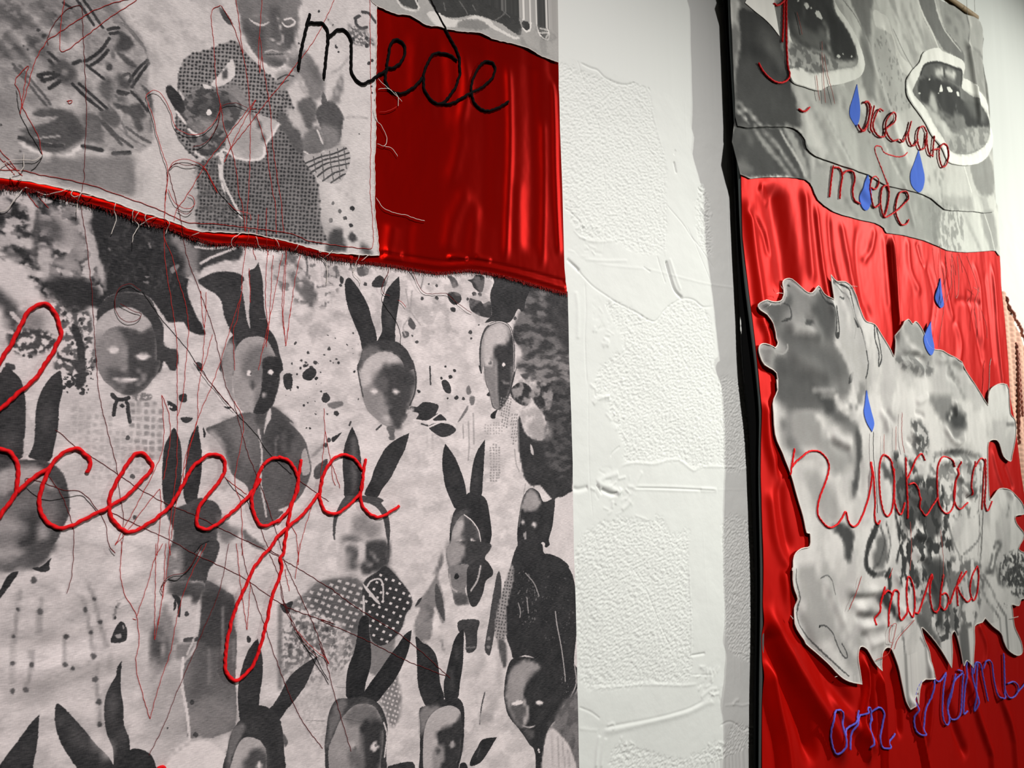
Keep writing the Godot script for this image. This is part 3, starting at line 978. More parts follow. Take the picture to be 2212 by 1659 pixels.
	p.blotch("1880,820 2220,870 2240,1490 1900,1490 1850,1330 1790,1230 1800,1100 1850,1000", 0.17, 70, -0.04, 61, 0.3, 0.95, 3, 0.5)
	p.fill("2080,880 2220,880 2240,1300 2160,1300 2060,1100", 0.18, 12, 0.9)
	p.fill("1620,735 1840,735 1930,800 1880,940 1870,1005 1850,1030 1820,1010 1785,1080 1740,1115 1640,1102 1570,1112 1622,1050 1610,900 1640,800", 0.15, 1.5)
	p.dots("1800,1080,14 1850,1240,10 1890,1270,20 1920,1300,12 1815,1235,8", 0.25, 1.5)
	p.fill("@Z4 1540,1490 1528,1330 1550,1200 1600,1125 1680,1100 1755,1130 1785,1200 1800,1330 1795,1490 @Z6 1740,0 1710,130 1680,240 1640,315 1600,352 1555,330 1535,230 1505,150 1490,0", 0.22, 1)
	p.fill("@Z4 1548,1490 1540,1330 1562,1205 1610,1140 1680,1115 1745,1142 1770,1200 1782,1330 1780,1490 @Z6 1730,0 1700,120 1672,230 1600,345 1560,325 1540,230 1510,150 1497,0", 0.6, 1)
	p.stroke("@Z4 1600,1130 1680,1106 1750,1136 1780,1210 1790,1330 1786,1475", 2.2, 0.9, 1)
	p.fill("@Z4 1560,1300 1580,1190 1650,1125 1725,1135 1738,1200 1720,1270 1640,1290 1620,1380 1560,1420", 0.78, 4)
	p.fill("@Z4 1650,1290 1735,1280 1775,1200 1785,1330 1782,1490 @Z6 1725,10 1695,130 1672,230 1640,305 1600,348 1592,250 1590,0 @Z4 1650,1400", 0.17, 5)
	p.fill("@Z6 1500,0 1580,0 1572,150 1590,260 1598,335 1560,325 1540,230 1510,150", 0.5, 4)
	p.dots("@Z4 1600,1410,34", 0.85, 4)
	p.dots("@Z4 1612,1418,12", 0.35, 3)
	p.dots("@Z6 1637,25,14", 0.95, 2)
	p.stroke("@Z6 1575,100 1572,140|1630,150 1670,160", 5, 0.5, 3)
	p.area("Z6")
	p.fill("1540,392 1560,370 1592,350 1580,380 1572,415 1547,415", 0.13, 1)
	p.fill("1750,-20 2120,-20 2120,220 1960,180 1840,130 1740,60", 0.5, 5)
	p.blotch("1740,-20 2120,-20 2120,260 1900,220 1740,80", 0.2, 60, 0.0, 62, 0.28, 0.9, 3, 0.5)
	p.fill("1690,200 1760,150 1832,195 1832,260 1800,325 1720,290 1685,240", 0.15, 2)
	p.fill("1840,210 2118,180 2130,960 2060,985 2000,1010 1900,900 1845,905 1790,850 1765,750 1742,600 1745,390 1775,480 1810,540 1900,570 1960,520 1930,400 1860,300", 0.16, 3)
	p.blotch("1700,150 1980,180 1960,420 1940,560 1830,560 1760,400", 0.66, 44, -0.02, 63, 0.25, 0.85, 5)
	p.fill("1800,470 1870,440 1960,470 1990,560 1900,560", 0.62, 10, 0.8)
	p.fill("1830,600 1850,640 1852,682 1832,660", 0.8, 1.5)
	p.blotch("1960,200 2118,150 2125,800 1950,820", 0.34, 50, 0.06, 64, 0.25, 0.7, 8, 0.5)
	p.checks("1500,460 1620,450 1630,520 1510,530", Vector2(1060, 925), Vector2(6, 0), Vector2(0, 6), 0.6, 0.6, 0.66, 1, 0.7)
	p.checks("1540,620 1605,620 1600,870 1540,870", Vector2(1060, 985), Vector2(6, 0), Vector2(0, 6), 0.65, 0.65, 0.6, 1, 0.8)
	p.checks("1600,290 1700,260 1660,480 1640,500", Vector2(1085, 880), Vector2(5, 2), Vector2(-1, 6), 0.6, 0.6, 0.5, 1, 0.8)
	p.checks("1690,400 1740,380 1735,560 1700,600", Vector2(1110, 910), Vector2(5, 0), Vector2(-1, 7), 0.6, 0.6, 0.5, 1, 0.7)
	p.stroke("1380,440 1385,600 1378,720|1415,380 1420,600|1715,640 1725,740 1748,800|1340,460 1345,560", 3.5, 0.62, 2, 0.8)
	p.fill("1500,690 1700,720 1640,760 1500,740", 0.76, 10, 0.5)
	# man at the right edge
	p.fill("2010,1000 2060,985 2145,955 2150,1490 2090,1480 1960,1395 1890,1400 1950,1345 1985,1200", 0.86, 2)
	p.fill("1740,1400 1733,1250 1748,1120 1775,990 1830,920 1890,950 1925,1020 2003,1000 2000,1100 1988,1200 1962,1290 1968,1330 1940,1350 1915,1320 1895,1350 1890,1400 1960,1395 2060,1438 2100,1500 1715,1500 1720,1380", 0.14, 1)
	p.fill("1765,1060 1788,975 1830,928 1880,960 1903,1035 1860,1080 1800,1085", 0.62, 4)
	p.dots("1775,1166,15 1856,1186,17", 0.85, 3)
	p.fills(["1765,1328 1795,1315 1815,1328 1790,1340", "1780,1250 1800,1240 1800,1290 1785,1290"], 0.75, 2.5, 0.8)
	p.stroke("1795,890 1765,1050 1745,1200", 3, 0.6, 1.5, 0.6)
	p.fill("1900,1330 1920,1310 1935,1330 1915,1380", 0.9, 1.5)
	# bunny with polka dot blouse
	p.fills(["540,475! 510,540 480,640 470,760 480,900 490,985 590,1005 610,920 605,800 600,690 580,570", "952,522! 870,560 790,620 740,700 700,780 670,860 632,945 640,975 720,988 760,920 830,820 880,720 920,640"], 0.16, 1)
	p.stroke("545,560 548,700 552,800 560,930", 7, 0.36, 6, 0.7)
	p.fill("490,985 580,975 720,985 770,1010 752,1030 792,1090 812,1200 806,1340 785,1475 560,1490 480,1475 440,1300 405,1290 402,1150 430,1080", 0.24, 1.2)
	p.fill("415,1300 425,1170 450,1100 500,1055 560,1025 640,1025 720,1065 765,1150 785,1300 770,1490 440,1490 430,1400", 0.86, 1.5)
	p.fill("560,1130 660,1130 735,1190 720,1280 560,1260 545,1230", 0.56, 9)
	p.fill("470,1280 560,1275 640,1330 720,1290 795,1330 780,1490 500,1490 510,1400 470,1340", 0.4, 8)
	p.fill("620,1360 700,1330 790,1340 775,1490 630,1490", 0.22, 7)
	p.fills(["520,1335 570,1312 610,1318 605,1345 550,1352", "655,1330 700,1310 735,1322 715,1350 680,1348"], 0.98, 3)
	p.fill("585,1340 615,1360 612,1470 575,1470", 0.85, 4)
	p.stroke("770,1240 790,1320 780,1420", 4, 0.85, 2)
	p.area("Z8")
	p.fill("440,-20 560,-20 560,100 540,200 450,200 430,100", 0.8, 6)
	p.fill("488,0 560,10 575,80 545,160 505,160 490,80", 0.36, 6)
	p.fill("620,-20 782,-20 765,110 740,150 650,190 600,190 600,80", 0.2, 5)
	p.fill("568,-20 612,-20 610,90 570,100", 0.85, 4)
	p.stroke("540,120 610,115 660,130|660,50 700,110", 5, 0.7, 4, 0.8)
	p.fill("100,392 180,340 290,250 430,228 540,228 600,262 650,225 700,180 760,138 820,180 860,240 930,340 942,420 900,480 880,560 830,640 810,760 780,830 700,900 660,900 540,800 450,820 300,840 100,860 40,890 60,700 110,560 80,480", 0.5, 3)
	p.fill("250,300 430,235 590,262 600,480 560,600 400,560 300,480 230,420", 0.34, 10)
	p.fill("600,262 700,180 760,140 860,240 932,340 940,420 900,480 870,570 800,660 720,700 650,640 640,500 600,480", 0.16, 2)
	p.checks("620,330 760,170 930,340 930,440 800,660 720,700 640,560", Vector2(850, 1290), Vector2(14.5, 6), Vector2(-7, 14), 0.36, 0.34, 0.93, 1.4, 0.95)
	p.checks("130,390 300,260 540,240 600,300 600,480 500,640 330,560 120,520", Vector2(702, 1290), Vector2(15, 5), Vector2(-6, 13), 0.5, 0.42, 0.92, 2, 0.85)
	p.blotch("40,440 330,480 500,620 520,800 300,840 30,900", 0.93, 16, 0.0, 71, 0.12, 0.8, 6)
	p.blotch("40,560 330,560 500,660 480,860 60,1000", 0.3, 14, 0.1, 72, 0.12, 0.7, 6)
	p.fill("30,860 480,830 470,1300 200,1300 100,1200", 0.8, 20, 0.4)
	p.blotch("60,900 460,860 450,1260 250,1400", 0.7, 12, 0.05, 73, 0.15, 0.5, 10)
	p.fill("600,262 680,350 722,408 690,395 612,300", 0.86, 1.5)
	p.stroke("620,295 660,240 722,235 742,300 740,378", 4, 0.85, 1.2)
	p.stroke("602,350 606,480", 5, 0.86, 1.5)
	p.dots("350,580,18 455,590,16 270,575,14 180,575,13 90,700,16", 0.25, 3)
	p.stroke("435,560 430,800|340,700 345,900", 12, 0.85, 8, 0.6)
	p.fill("715,1110 760,960 830,900 865,1040 855,1200 800,1275 745,1150", 0.5, 4)
	p.checks("725,1100 770,960 830,905 862,1040 850,1190 800,1270", Vector2(845, 1500), Vector2(8, 3), Vector2(-3, 10), 0.5, 0.45, 0.88, 1.4, 0.9)
	p.stroke("15,420 22,620 10,800 15,1000", 5, 0.42, 4, 0.8)
	p.fill("18,410 60,400 105,385 95,430 70,478 30,450", 0.16, 1)
	# bunny with white apron
	p.area("Z6")
	p.fills(["1212,598! 1195,660 1190,780 1210,900 1250,1000 1292,1072 1372,1055 1366,960 1350,870 1310,760 1270,680", "1500,568! 1450,640 1420,720 1402,820 1390,955 1420,1000 1475,975 1486,850 1495,700"], 0.14, 1)
	p.stroke("1270,800 1310,960|1450,760 1430,900", 6, 0.24, 6, 0.5)
	p.fill("1290,1070 1380,955 1470,970 1512,1010 1532,1100 1548,1250 1532,1330 1500,1420 1490,1490 1250,1490 1243,1310 1250,1200 1270,1110", 0.13, 1)
	p.fill("1280,1110 1350,1080 1400,1090 1300,1170 1262,1250 1262,1180", 0.3, 5)
	p.fill("1255,1330 1262,1240 1300,1155 1350,1113 1410,1160 1455,1230 1472,1320 1470,1420 1440,1500 1280,1500 1262,1420", 0.6, 1)
	p.fill("1350,1118 1410,1160 1458,1240 1470,1330 1466,1430 1440,1500 1335,1500 1345,1350 1330,1260 1300,1200", 0.22, 6)
	p.stroke("1350,1113 1410,1160 1455,1230 1472,1330", 2.5, 0.93, 1)
	p.fill("1268,1240 1305,1165 1345,1130 1340,1220 1290,1280", 0.74, 5)
	p.fills(["1390,1300 1415,1290 1430,1315 1410,1330", "1300,1300 1340,1305 1330,1330"], 0.93, 3)
	p.fill("1300,1330 1340,1330 1345,1480 1300,1480", 0.68, 5)
	p.area("Z8")
	p.fill("1210,-20 1490,-20 1450,80 1390,135 1290,125 1200,150", 0.2, 2)
	p.fill("1190,-20 1300,-20 1310,60 1280,120 1200,150", 0.6, 5)
	p.fill("1195,150 1290,128 1345,140 1335,250 1315,310 1345,405 1300,405 1250,412 1230,340 1210,260", 0.48, 2)
	p.stroke("1205,200 1220,290 1260,320|1280,340 1320,380", 4, 0.7, 2)
	p.fill("1240,340 1320,340 1330,400 1255,408", 0.3, 3)
	p.dots("1255,212,21", 0.1, 1)
	p.fill("1335,145 1440,85 1505,160 1507,205 1462,245 1442,330 1402,412 1360,422 1330,330 1328,230", 0.16, 1.2)
	p.stroke("1422,140 1402,240 1358,312", 5, 0.75, 2)
	p.fills(["1268,525 1407,518 1402,600 1396,722 1330,747 1320,640 1300,588 1270,600"], 0.2, 1)
	p.stroke("1325,715 1390,712", 4, 0.4, 2)
	p.fill("968,424 1050,310 1110,200 1150,55 1162,120 1122,205 1162,350 1172,525 1150,540 1102,425 1080,600 1060,665 980,650 955,560 1000,440", 0.52, 3)
	p.fill("1108,265 1140,310 1162,400 1172,525 1140,480 1108,400", 0.28, 2)
	p.stroke("1040,420 1090,470 1040,520|1150,60 1130,130 1100,190", 7, 0.32, 4, 0.7)
	p.fill("965,424 985,380 1015,358 995,400", 0.18, 1)
	p.fill("1548,175 1572,250 1562,420 1532,560 1492,765 1458,735 1465,640 1490,480 1520,300", 0.23, 1.2)
	p.dots("1485,650,14 1480,710,12", 0.5, 2)
	p.fill("1080,660 1160,640 1170,720 1120,760", 0.82, 5)
	p.stroke("1150,660 1170,740|1000,650 1070,720", 4, 0.4, 3, 0.7)
	# the man's patterned cardigan
	p.fill("1640,120 1700,-20 1850,-20 1872,50 1980,88 2060,180 2092,320 2102,560 2082,815 2112,870 2122,950 2062,1085 1980,1110 1900,900 1820,800 1740,765 1650,785 1610,660 1590,500 1600,350 1620,220", 0.13, 1.5)
	p.spatter("1650,180 1750,180 1835,350 1780,560 1700,520 1670,360", 70, 1.2, 3.6, 0.42, 81, 1.2, 0.8)
	p.spatter("1870,220 2010,180 2080,400 2070,620 1900,740 1860,480", 80, 1.0, 3.2, 0.32, 82, 1.4, 0.75)
	p.spatter("1960,920 2080,900 2100,1020 1980,1100", 30, 1.2, 3.2, 0.5, 83, 1.2, 0.7)
	p.stroke("1690,400 1705,460 1700,500|1750,360 1760,470|1650,140 1620,260 1600,420|1740,190 1800,260 1835,350", 3, 0.6, 1.5)
	p.stroke("1950,460 1962,560 1990,700 2012,850 2022,950", 3.6, 0.66, 1.2)
	p.fill("1575,330 1640,130 1655,240 1605,450 1602,650 1540,665 1528,520", 0.62, 3)
	p.checks("1575,330 1640,130 1655,240 1605,450 1602,650 1540,665 1528,520", Vector2(1085, 1300), Vector2(6, 1), Vector2(-1, 7), 0.6, 0.55, 0.28, 1, 0.8)
	p.fill("1600,640 1645,760 1625,810 1605,720", 0.85, 2)
	p.fill("1550,660 1600,680 1610,800 1590,860 1560,760", 0.3, 3)
	p.stroke("2085,830 2100,960 2060,1060", 4, 0.8, 2, 0.8)
	p.stroke("1455,1030 1432,1130 1420,1250", 3.5, 0.3, 1.5)
	p.fill("1420,1180 1500,1180 1510,1230 1430,1240", 0.7, 6)
	p.stroke("1440,800 1410,900 1360,990|1500,1040 1520,1160|1560,760 1560,1000|1530,1210 1610,1270", 10, 0.7, 8, 0.6)
	# front row, bottom edge
	p.area("Z7")
	p.fills(["262,1118! 200,1180 120,1290 50,1380 0,1450 -60,1540 180,1540 230,1400 250,1280 257,1180", "378,1045 365,1100 370,1200 400,1300 460,1400 530,1500 600,1560 770,1520 720,1400 640,1320 560,1220 470,1120 420,1070", "806,758! 780,800 770,860 740,910 700,1000 690,1120 710,1250 750,1350 765,1540 860,1540 862,1380 857,1280 822,1180 816,1050 802,960 802,850"], 0.15, 1)
	p.fill("860,1355 900,1342 960,1358 1012,1400 1045,1500 1040,1600 740,1600 760,1480 820,1400", 0.13, 1)
	p.stroke("420,1140 520,1260 640,1360 700,1430", 9, 0.42, 8, 0.7)
	p.stroke("760,960 740,1080 760,1200 800,1300", 12, 0.4, 9, 0.7)
	p.stroke("150,1330 90,1430", 8, 0.24, 7, 0.6)
	p.fill("1060,1540 1120,1400 1200,1320 1300,1278 1400,1290 1480,1350 1510,1540", 0.95, 3)
	p.stroke("1080,1470 1130,1400 1250,1310 1310,1285 1400,1290 1490,1360", 3, 0.78, 3)
	p.fill("640,1230 700,1260 740,1340 740,1400 680,1360 620,1290", 0.98, 8, 0.7)
	p.fills(["1710,612! 1660,670 1620,760 1590,880 1578,1000 1590,1145 1620,1180 1700,1145 1722,1000 1742,870 1742,740", "2108,732! 2010,790 1920,870 1870,960 1820,1040 1778,1095 1790,1135 1850,1155 1900,1090 1980,990 2040,900"], 0.15, 1)
	p.fill("1590,1160 1690,1062 1780,1072 1852,1140 1880,1250 1885,1350 1862,1540 1500,1540 1510,1350 1540,1230", 0.17, 1)
	p.fill("1530,1250 1590,1175 1632,1200 1590,1290 1540,1400 1520,1500 1505,1450", 0.42, 3)
	p.fill("1535,1540 1552,1390 1600,1290 1650,1268 1720,1288 1765,1350 1770,1430 1750,1540", 0.72, 1.2)
	p.fill("1620,1540 1640,1400 1700,1350 1765,1365 1775,1440 1750,1540", 0.26, 6)
	p.dots("1722,1458,22", 0.95, 3)
	p.fill("1878,1240 1912,1300 1890,1332", 0.32, 2)
	p.fills(["1640,595 1665,610 1660,640 1640,635"], 0.2, 1)
	p.area("Z8")
	p.fills(["598,490 570,540 555,650 530,760 495,850 480,960 490,1070 590,1090 620,960 652,850 657,740 642,600 640,505", "938,588! 890,620 840,700 780,780 720,870 660,950 605,1035 620,1085 690,1100 760,1020 830,930 880,830 922,720"], 0.1, 1)
	p.fill("490,1070 600,1060 700,1100 750,1180 772,1290 762,1450 730,1640 380,1640 330,1440 340,1300 360,1170 410,1080", 0.2, 1)
	p.fill("352,1300 372,1170 420,1090 480,1080 470,1150 400,1290 350,1430 338,1400", 0.42, 4)
	p.fill("355,1440 395,1325 445,1215 530,1125 600,1108 680,1130 730,1220 745,1330 725,1500 690,1640 400,1640", 0.62, 1.2)
	p.fill("455,1205 540,1130 610,1115 690,1145 725,1240 600,1260 500,1250", 0.42, 5)
	p.fill("590,1240 730,1230 742,1320 728,1460 690,1600 600,1600 590,1400", 0.16, 5)
	p.stroke("745,1240 768,1330 750,1480", 3.5, 0.88, 1.2)
	p.dots("680,1410,32", 0.93, 3)
	p.dots("690,1400,13", 0.45, 2)
	p.dots("540,1422,15", 0.2, 2)
	p.dots("570,1500,26 515,1400,20", 0.85, 4, 0.8)
	p.fill("500,1440 590,1440 600,1556 520,1556", 0.4, 8)
	p.fills(["968,635 975,720 980,850 985,960 1010,1060 1062,1140 1167,1085 1142,960 1132,860 1110,760 1060,700 1020,680", "1302,585 1250,640 1220,740 1190,870 1168,970 1180,1085 1262,1075 1282,960 1302,830 1307,700"], 0.12, 1)
	p.stroke("1265,700 1235,860 1220,1000", 7, 0.26, 6, 0.6)
	p.fill("1000,1140 1080,1120 1160,1080 1262,1068 1302,1110 1312,1200 1302,1400 1275,1530 1230,1640 1010,1640 1000,1450 1000,1250", 0.14, 1)
	p.fill("1005,1150 1110,1125 1150,1130 1060,1210 1020,1330 1005,1300", 0.5, 4)
	p.fill("1022,1380 1045,1240 1110,1155 1205,1120 1275,1150 1290,1220 1285,1400 1240,1560 1100,1640 1030,1600", 0.74, 1.2)
	p.fill("1115,1320 1170,1280 1250,1240 1290,1190 1295,1380 1270,1510 1220,1600 1110,1600 1140,1450", 0.15, 4)
	p.fill("1090,1440 1150,1400 1172,1450 1155,1540 1100,1600", 0.58, 5)
	p.fill("1110,1420 1150,1430 1120,1470", 0.3, 3)
	p.dots("1228,1395,22", 0.66, 3)
	# face at the lower right
	p.fill("1640,798 1720,778 1830,798 1905,880 1985,1000 2005,1100 1985,1190 1930,1250 1900,1300 1880,1390 1840,1430 1780,1405 1735,1340 1690,1280 1620,1190 1592,1080 1590,1000 1605,890", 0.14, 1)
	p.fill("1605,1000 1640,865 1720,805 1800,812 1845,858 1790,920 1745,970 1730,1060 1760,1160 1750,1250 1700,1270 1640,1190 1605,1090", 0.6, 4)
	p.fill("1640,1115 1740,1095 1745,1180 1715,1265 1660,1210", 0.32, 7)
	p.fill("1760,960 1850,880 1930,980 1960,1090 1880,1180 1780,1180", 0.15, 8)
	p.fills(["1635,1112 1690,1083 1732,1095 1690,1118", "1810,1100 1840,1085 1868,1102 1840,1118"], 0.97, 2.5)
	p.stroke("1735,1090 1752,1160 1740,1235", 8, 0.72, 4, 0.9)
	p.fill("1718,1262 1760,1268 1812,1262 1770,1282", 0.82, 2)
	p.fill("1730,1290 1790,1290 1800,1340 1760,1350", 0.3, 5)
	p.fill("1798,1400 1862,1388 1872,1450 1862,1640 1820,1640 1812,1470", 0.14, 1)
	p.dots("1834,1432,9 1838,1448,7", 0.9, 1)
	p.fill("1930,1260 2005,1110 2125,1040 2140,1640 1970,1640 1900,1350", 0.46, 6)
	p.blotch("1900,1260 2005,1110 2125,1040 2140,1640 1970,1640", 0.3, 50, 0.0, 84, 0.2, 0.7, 10)
	p.fill("1878,1370 1920,1280 1990,1330 2062,1430 2095,1640 1870,1640", 0.86, 3)
	p.stroke("1930,1320 1935,1540|1965,1340 1980,1550|2000,1380 2020,1550|2040,1430 2050,1556", 5, 0.66, 3, 0.7)
	p.fill("1540,1342! 1440,1358 1400,1420 1360,1490 1350,1545 1420,1522 1475,1450", 0.12, 1)
	p.fills(["770,1560 780,1545 950,1518 940,1640 760,1640", "1270,1640 1280,1535 1312,1520 1335,1560 1330,1640"], 0.14, 1)
	p.stroke("1420,1420 1400,1480", 4, 0.22, 2)
	# pulled threads and pleats along the stitched lines
	p.area("P")
	p.stroke("655,1288 700,1294|676,1346 722,1350|690,1362 715,1364|694,1390 730,1398|724,1484 764,1488|660,1556 700,1558|740,1552 810,1566", 1.6, 0.12, 0.8, 0.9, 0.3)
	p.stroke("560,690 600,686|572,676 604,672|574,662 606,659|576,650 610,646|578,638 612,634|580,626 614,622|582,614 616,610|584,602 618,598|586,590 620,586|588,578 622,575|590,566 626,563", 2.2, 0.66, 1.2, 0.75, 0.4)
	p.stroke("600,1200 622,1196|602,1212 626,1208|604,1222 626,1220|606,1234 628,1230|608,1246 628,1242|610,1256 630,1254|622,1140 638,1136|622,1166 640,1160", 2.2, 0.55, 1.2, 0.75, 0.4)
	p.stroke("250,1300 272,1290|262,1312 300,1300|276,1322 312,1312|236,1310 260,1316", 2.4, 0.6, 2, 0.7, 0.4)


func draw_upper(p: Print) -> void:
	p.area("Z1")
	# grown-up in a plaid jacket, holding a hand at the waist
	p.fill("-100,-60 860,-60 900,40 1000,180 1080,300 1120,380 1140,560 1150,700 1185,900 1150,1100 1060,1160 870,1160 620,1130 560,1180 -100,1150", 0.68, 4)
	p.fill("-100,-60 160,-40 260,60 420,180 520,300 560,440 420,400 330,330 200,240 60,160 -100,140", 0.5, 14)
	p.fill("-100,-60 420,-60 600,60 640,160 560,220 460,180 330,100 180,60 -60,60", 0.46, 12, 0.8)
	p.stroke("-40,40 110,110 250,200 360,310", 24, 0.3, 14, 0.8, 0.4)
	p.stroke("120,190 200,280 300,380 350,440", 26, 0.27, 9, 0.9, 0.35)
	p.stroke("40,240 100,340 180,430 250,510", 24, 0.25, 9, 0.9, 0.4)
	p.stroke("-20,330 30,400 50,450", 22, 0.32, 8, 0.9, 0.5)
	p.stroke("360,100 420,150 500,200", 15, 0.24, 6, 0.9, 0.4)
	p.stroke("270,0 330,50 420,100 510,150", 9, 0.26, 4, 0.9, 0.5)
	p.stroke("480,60 560,130 600,200", 20, 0.42, 9, 0.7, 0.5)
	p.stroke("560,220 640,260 700,310", 26, 0.42, 9, 0.7, 0.5)
	p.stroke("480,290 510,330", 16, 0.46, 8, 0.7, 0.5)
	p.stroke("690,30 800,20 840,120", 14, 0.5, 6, 0.7, 0.5)
	p.stroke("200,70 420,280 470,370", 10, 0.82, 6, 0.8, 0.5)
	p.stroke("30,180 250,420 300,480|-20,240 160,480", 9, 0.8, 6, 0.8, 0.5)
	p.fills(["420,300 520,320 600,260 640,340 560,420 440,420", "560,600 680,540 760,600 720,700 620,640", "430,700 560,680 620,760 600,830 480,820", "740,540 840,560 860,640 800,640", "180,900 260,880 300,820 200,760"], 0.86, 9, 0.8)
	p.stroke("330,320 480,480 640,680 800,860", 26, 0.5, 8, 0.5, 0.6)
	p.stroke("600,520 760,400 900,250|880,660 1010,560 1130,440", 26, 0.5, 8, 0.5, 0.6)
	p.stroke("960,480 1060,640 1120,860 1110,1040", 24, 0.52, 8, 0.55, 0.6)
	p.stroke("820,560 920,760 1010,960", 26, 0.5, 8, 0.45, 0.6)
	p.stroke("-40,420 120,640 330,820", 26, 0.54, 8, 0.5, 0.6)
	p.stroke("640,0 780,160 900,320 1040,420", 24, 0.52, 8, 0.5, 0.6)
	p.stroke("420,760 560,640 700,640|240,640 380,540 520,420", 20, 0.52, 8, 0.4, 0.6)
	p.stroke("880,90 990,220 1090,350 1130,480", 3, 0.4, 2, 0.8)
	p.stroke("860,170 940,180 1020,280 1080,330", 3, 0.36, 2, 0.8)
	p.stroke("1030,560 1010,660 1070,760 1130,860 1150,1000|880,960 1000,1060 1100,1110|820,800 900,900 960,1010", 4, 0.42, 2, 0.8)
	p.blotch("-60,-40 860,-40 1130,400 1180,900 1060,1150 640,1120 300,820 -60,860", 0.42, 22, 0.12, 103, 0.15, 0.22, 10)
	p.blotch("-60,-40 860,-40 1130,400 1180,900 1060,1150 640,1120 300,820 -60,860", 0.92, 26, 0.12, 104, 0.15, 0.3, 10)
	# the plaid's dark bars
	p.stroke("570,-20 640,80 710,188|620,-20 700,90 780,212|480,20 540,60", 5, 0.18, 1.5)
	p.stroke("740,0 800,60 870,140|790,0 860,90", 14, 0.5, 5, 0.7)
	p.stroke("820,226 860,214 900,212|835,256 870,252 900,246", 6, 0.17, 1.5)
	p.stroke("370,402 410,440 455,482|660,502 720,550 790,605|375,460 400,490", 6, 0.17, 2)
	p.stroke("640,472 720,420 780,365 830,290|690,500 760,450 820,380", 5.5, 0.17, 1.8)
	p.stroke("968,642 1020,560 1060,510 1120,455|1000,662 1060,570 1130,478", 5, 0.17, 1.5)
	p.stroke("910,180 970,220 1040,300 1090,360", 4, 0.5, 2)
	p.fill("390,500 480,465 555,505 565,580 520,640 450,620 400,580", 0.3, 5)
	p.dots("490,556,18", 0.75, 3)
	p.stroke("290,577 350,560 410,560|320,612 380,600 440,570|372,672 410,650 455,615|550,492 610,466|300,580 340,620", 6.5, 0.17, 2)
	p.stroke("548,640 650,742 770,842|600,640 700,732 812,832", 5.5, 0.17, 1.5)
	p.stroke("108,520 220,640 280,720 350,802|150,500 260,640 330,720 382,792|100,490 200,590", 4.5, 0.36, 2)
	p.stroke("740,900 830,1000 920,1100|780,922 880,1030 950,1082 1000,1120", 5.5, 0.32, 2)
	p.stroke("958,968 1060,1042 1142,1082", 5, 0.33, 2)
	p.stroke("1070,640 1120,700 1150,800 1165,890", 8, 0.3, 2.5, 0.9, 0.3)
	p.stroke("930,580 980,560 1010,620", 5, 0.3, 2)
	p.fill("900,240 960,262 1012,322 985,372 905,392 868,360 900,300", 0.26, 3)
	p.fill("870,378 960,430 1032,500 1002,520 920,445", 0.32, 3)
	p.fill("880,560 960,600 1000,640 980,680 900,650", 0.3, 4)
	p.fill("840,790 960,805 1060,788 1112,880 1080,905 960,862", 0.28, 3)
	p.fill("985,850 1062,895 1082,985 1042,1002 1010,920", 0.27, 3)
	p.fill("740,660 832,578 862,680 832,782 770,722", 0.34, 4)
	p.fill("895,680 985,702 950,726 880,710", 0.2, 2)
	p.stroke("1000,700 1060,760 1120,840", 6, 0.17, 2)
	p.stroke("820,480 830,520|850,400 860,440|885,730 900,770|930,740 935,780", 7, 0.4, 3)
	p.fill("760,850 830,828 892,868 905,930 870,975 810,940 760,890", 0.36, 3)
	p.fill("640,870 720,868 770,950 782,1082 700,1085 645,1060", 0.4, 3)
	p.fill("-60,700 200,700 240,760 100,860 -60,880", 0.5, 12, 0.7)
	# the hand
	p.fill("245,860 330,828 450,828 540,848 605,920 645,1000 625,1060 560,1095 430,1165 280,1135 170,1075 145,1040 190,1025 150,990 250,968 400,925 430,890 300,892", 0.34, 3)
	p.fill("430,900 550,900 600,1000 540,1080 440,1100", 0.27, 12, 0.8)
	p.stroke("250,990 400,965 480,930", 12, 0.3, 4, 0.8)
	p.stroke("255,1048 400,1040 465,1030|300,1092 480,1100|430,895 300,900 250,890", 4, 0.78, 2.5, 0.9, 0.5)
	p.stroke("150,1045 250,1085 400,1108 470,1104", 7, 0.22, 2)
	p.stroke("165,1095 280,1155 430,1192 520,1182 590,1135 625,1098", 7, 0.97, 3)
	p.stroke("628,1112 700,1125 772,1142|860,1168 980,1163", 8, 0.2, 2)
	p.fills(["285,215 308,228 290,242 272,232", "320,258 355,268 335,290 315,280"], 0.2, 2)
	p.dots("8,950,10 155,1150,8 180,350,8 210,378,9 830,510,26", 0.25, 2)
	p.stroke("1130,440 1150,600 1185,850 1160,1100 1100,1160", 6, 0.92, 4, 0.7)
	p.fill("150,1195 330,1205 620,1190 1000,1185 1045,1260 1042,1480 760,1440 300,1340 150,1300", 0.52, 6)
	p.stroke("1010,1190 1050,1260 1048,1470", 6, 0.9, 5, 0.7)
	p.blotch("1100,-40 1640,-40 1600,340 1360,500 1200,700", 0.72, 60, 0.1, 101, 0.2, 0.6, 20)
	# boy in a gingham shirt with a paper rabbit: face
	p.fill("@Z1 1790,-60 1800,60 1835,180 1870,310 1950,440 2080,522 2175,490 @Z2 65,420 130,330 162,200 172,60 160,-60", 0.46, 3)
	p.fill("@Z1 1830,150 1900,190 1990,200 2010,300 1950,390 1890,310 1850,230", 0.27, 8)
	p.fill("@Z2 30,190 110,200 130,300 90,400 40,400", 0.3, 8)
	p.fill("@Z1 2050,100 2110,80 2120,300 2060,300", 0.3, 10, 0.8)
	p.stroke("1890,145 1940,180 1990,190 2040,168", 4.5, 0.9, 2, 0.95, 0.5)
	p.stroke("1900,120 1980,120 2040,150", 3, 0.66, 3, 0.8)
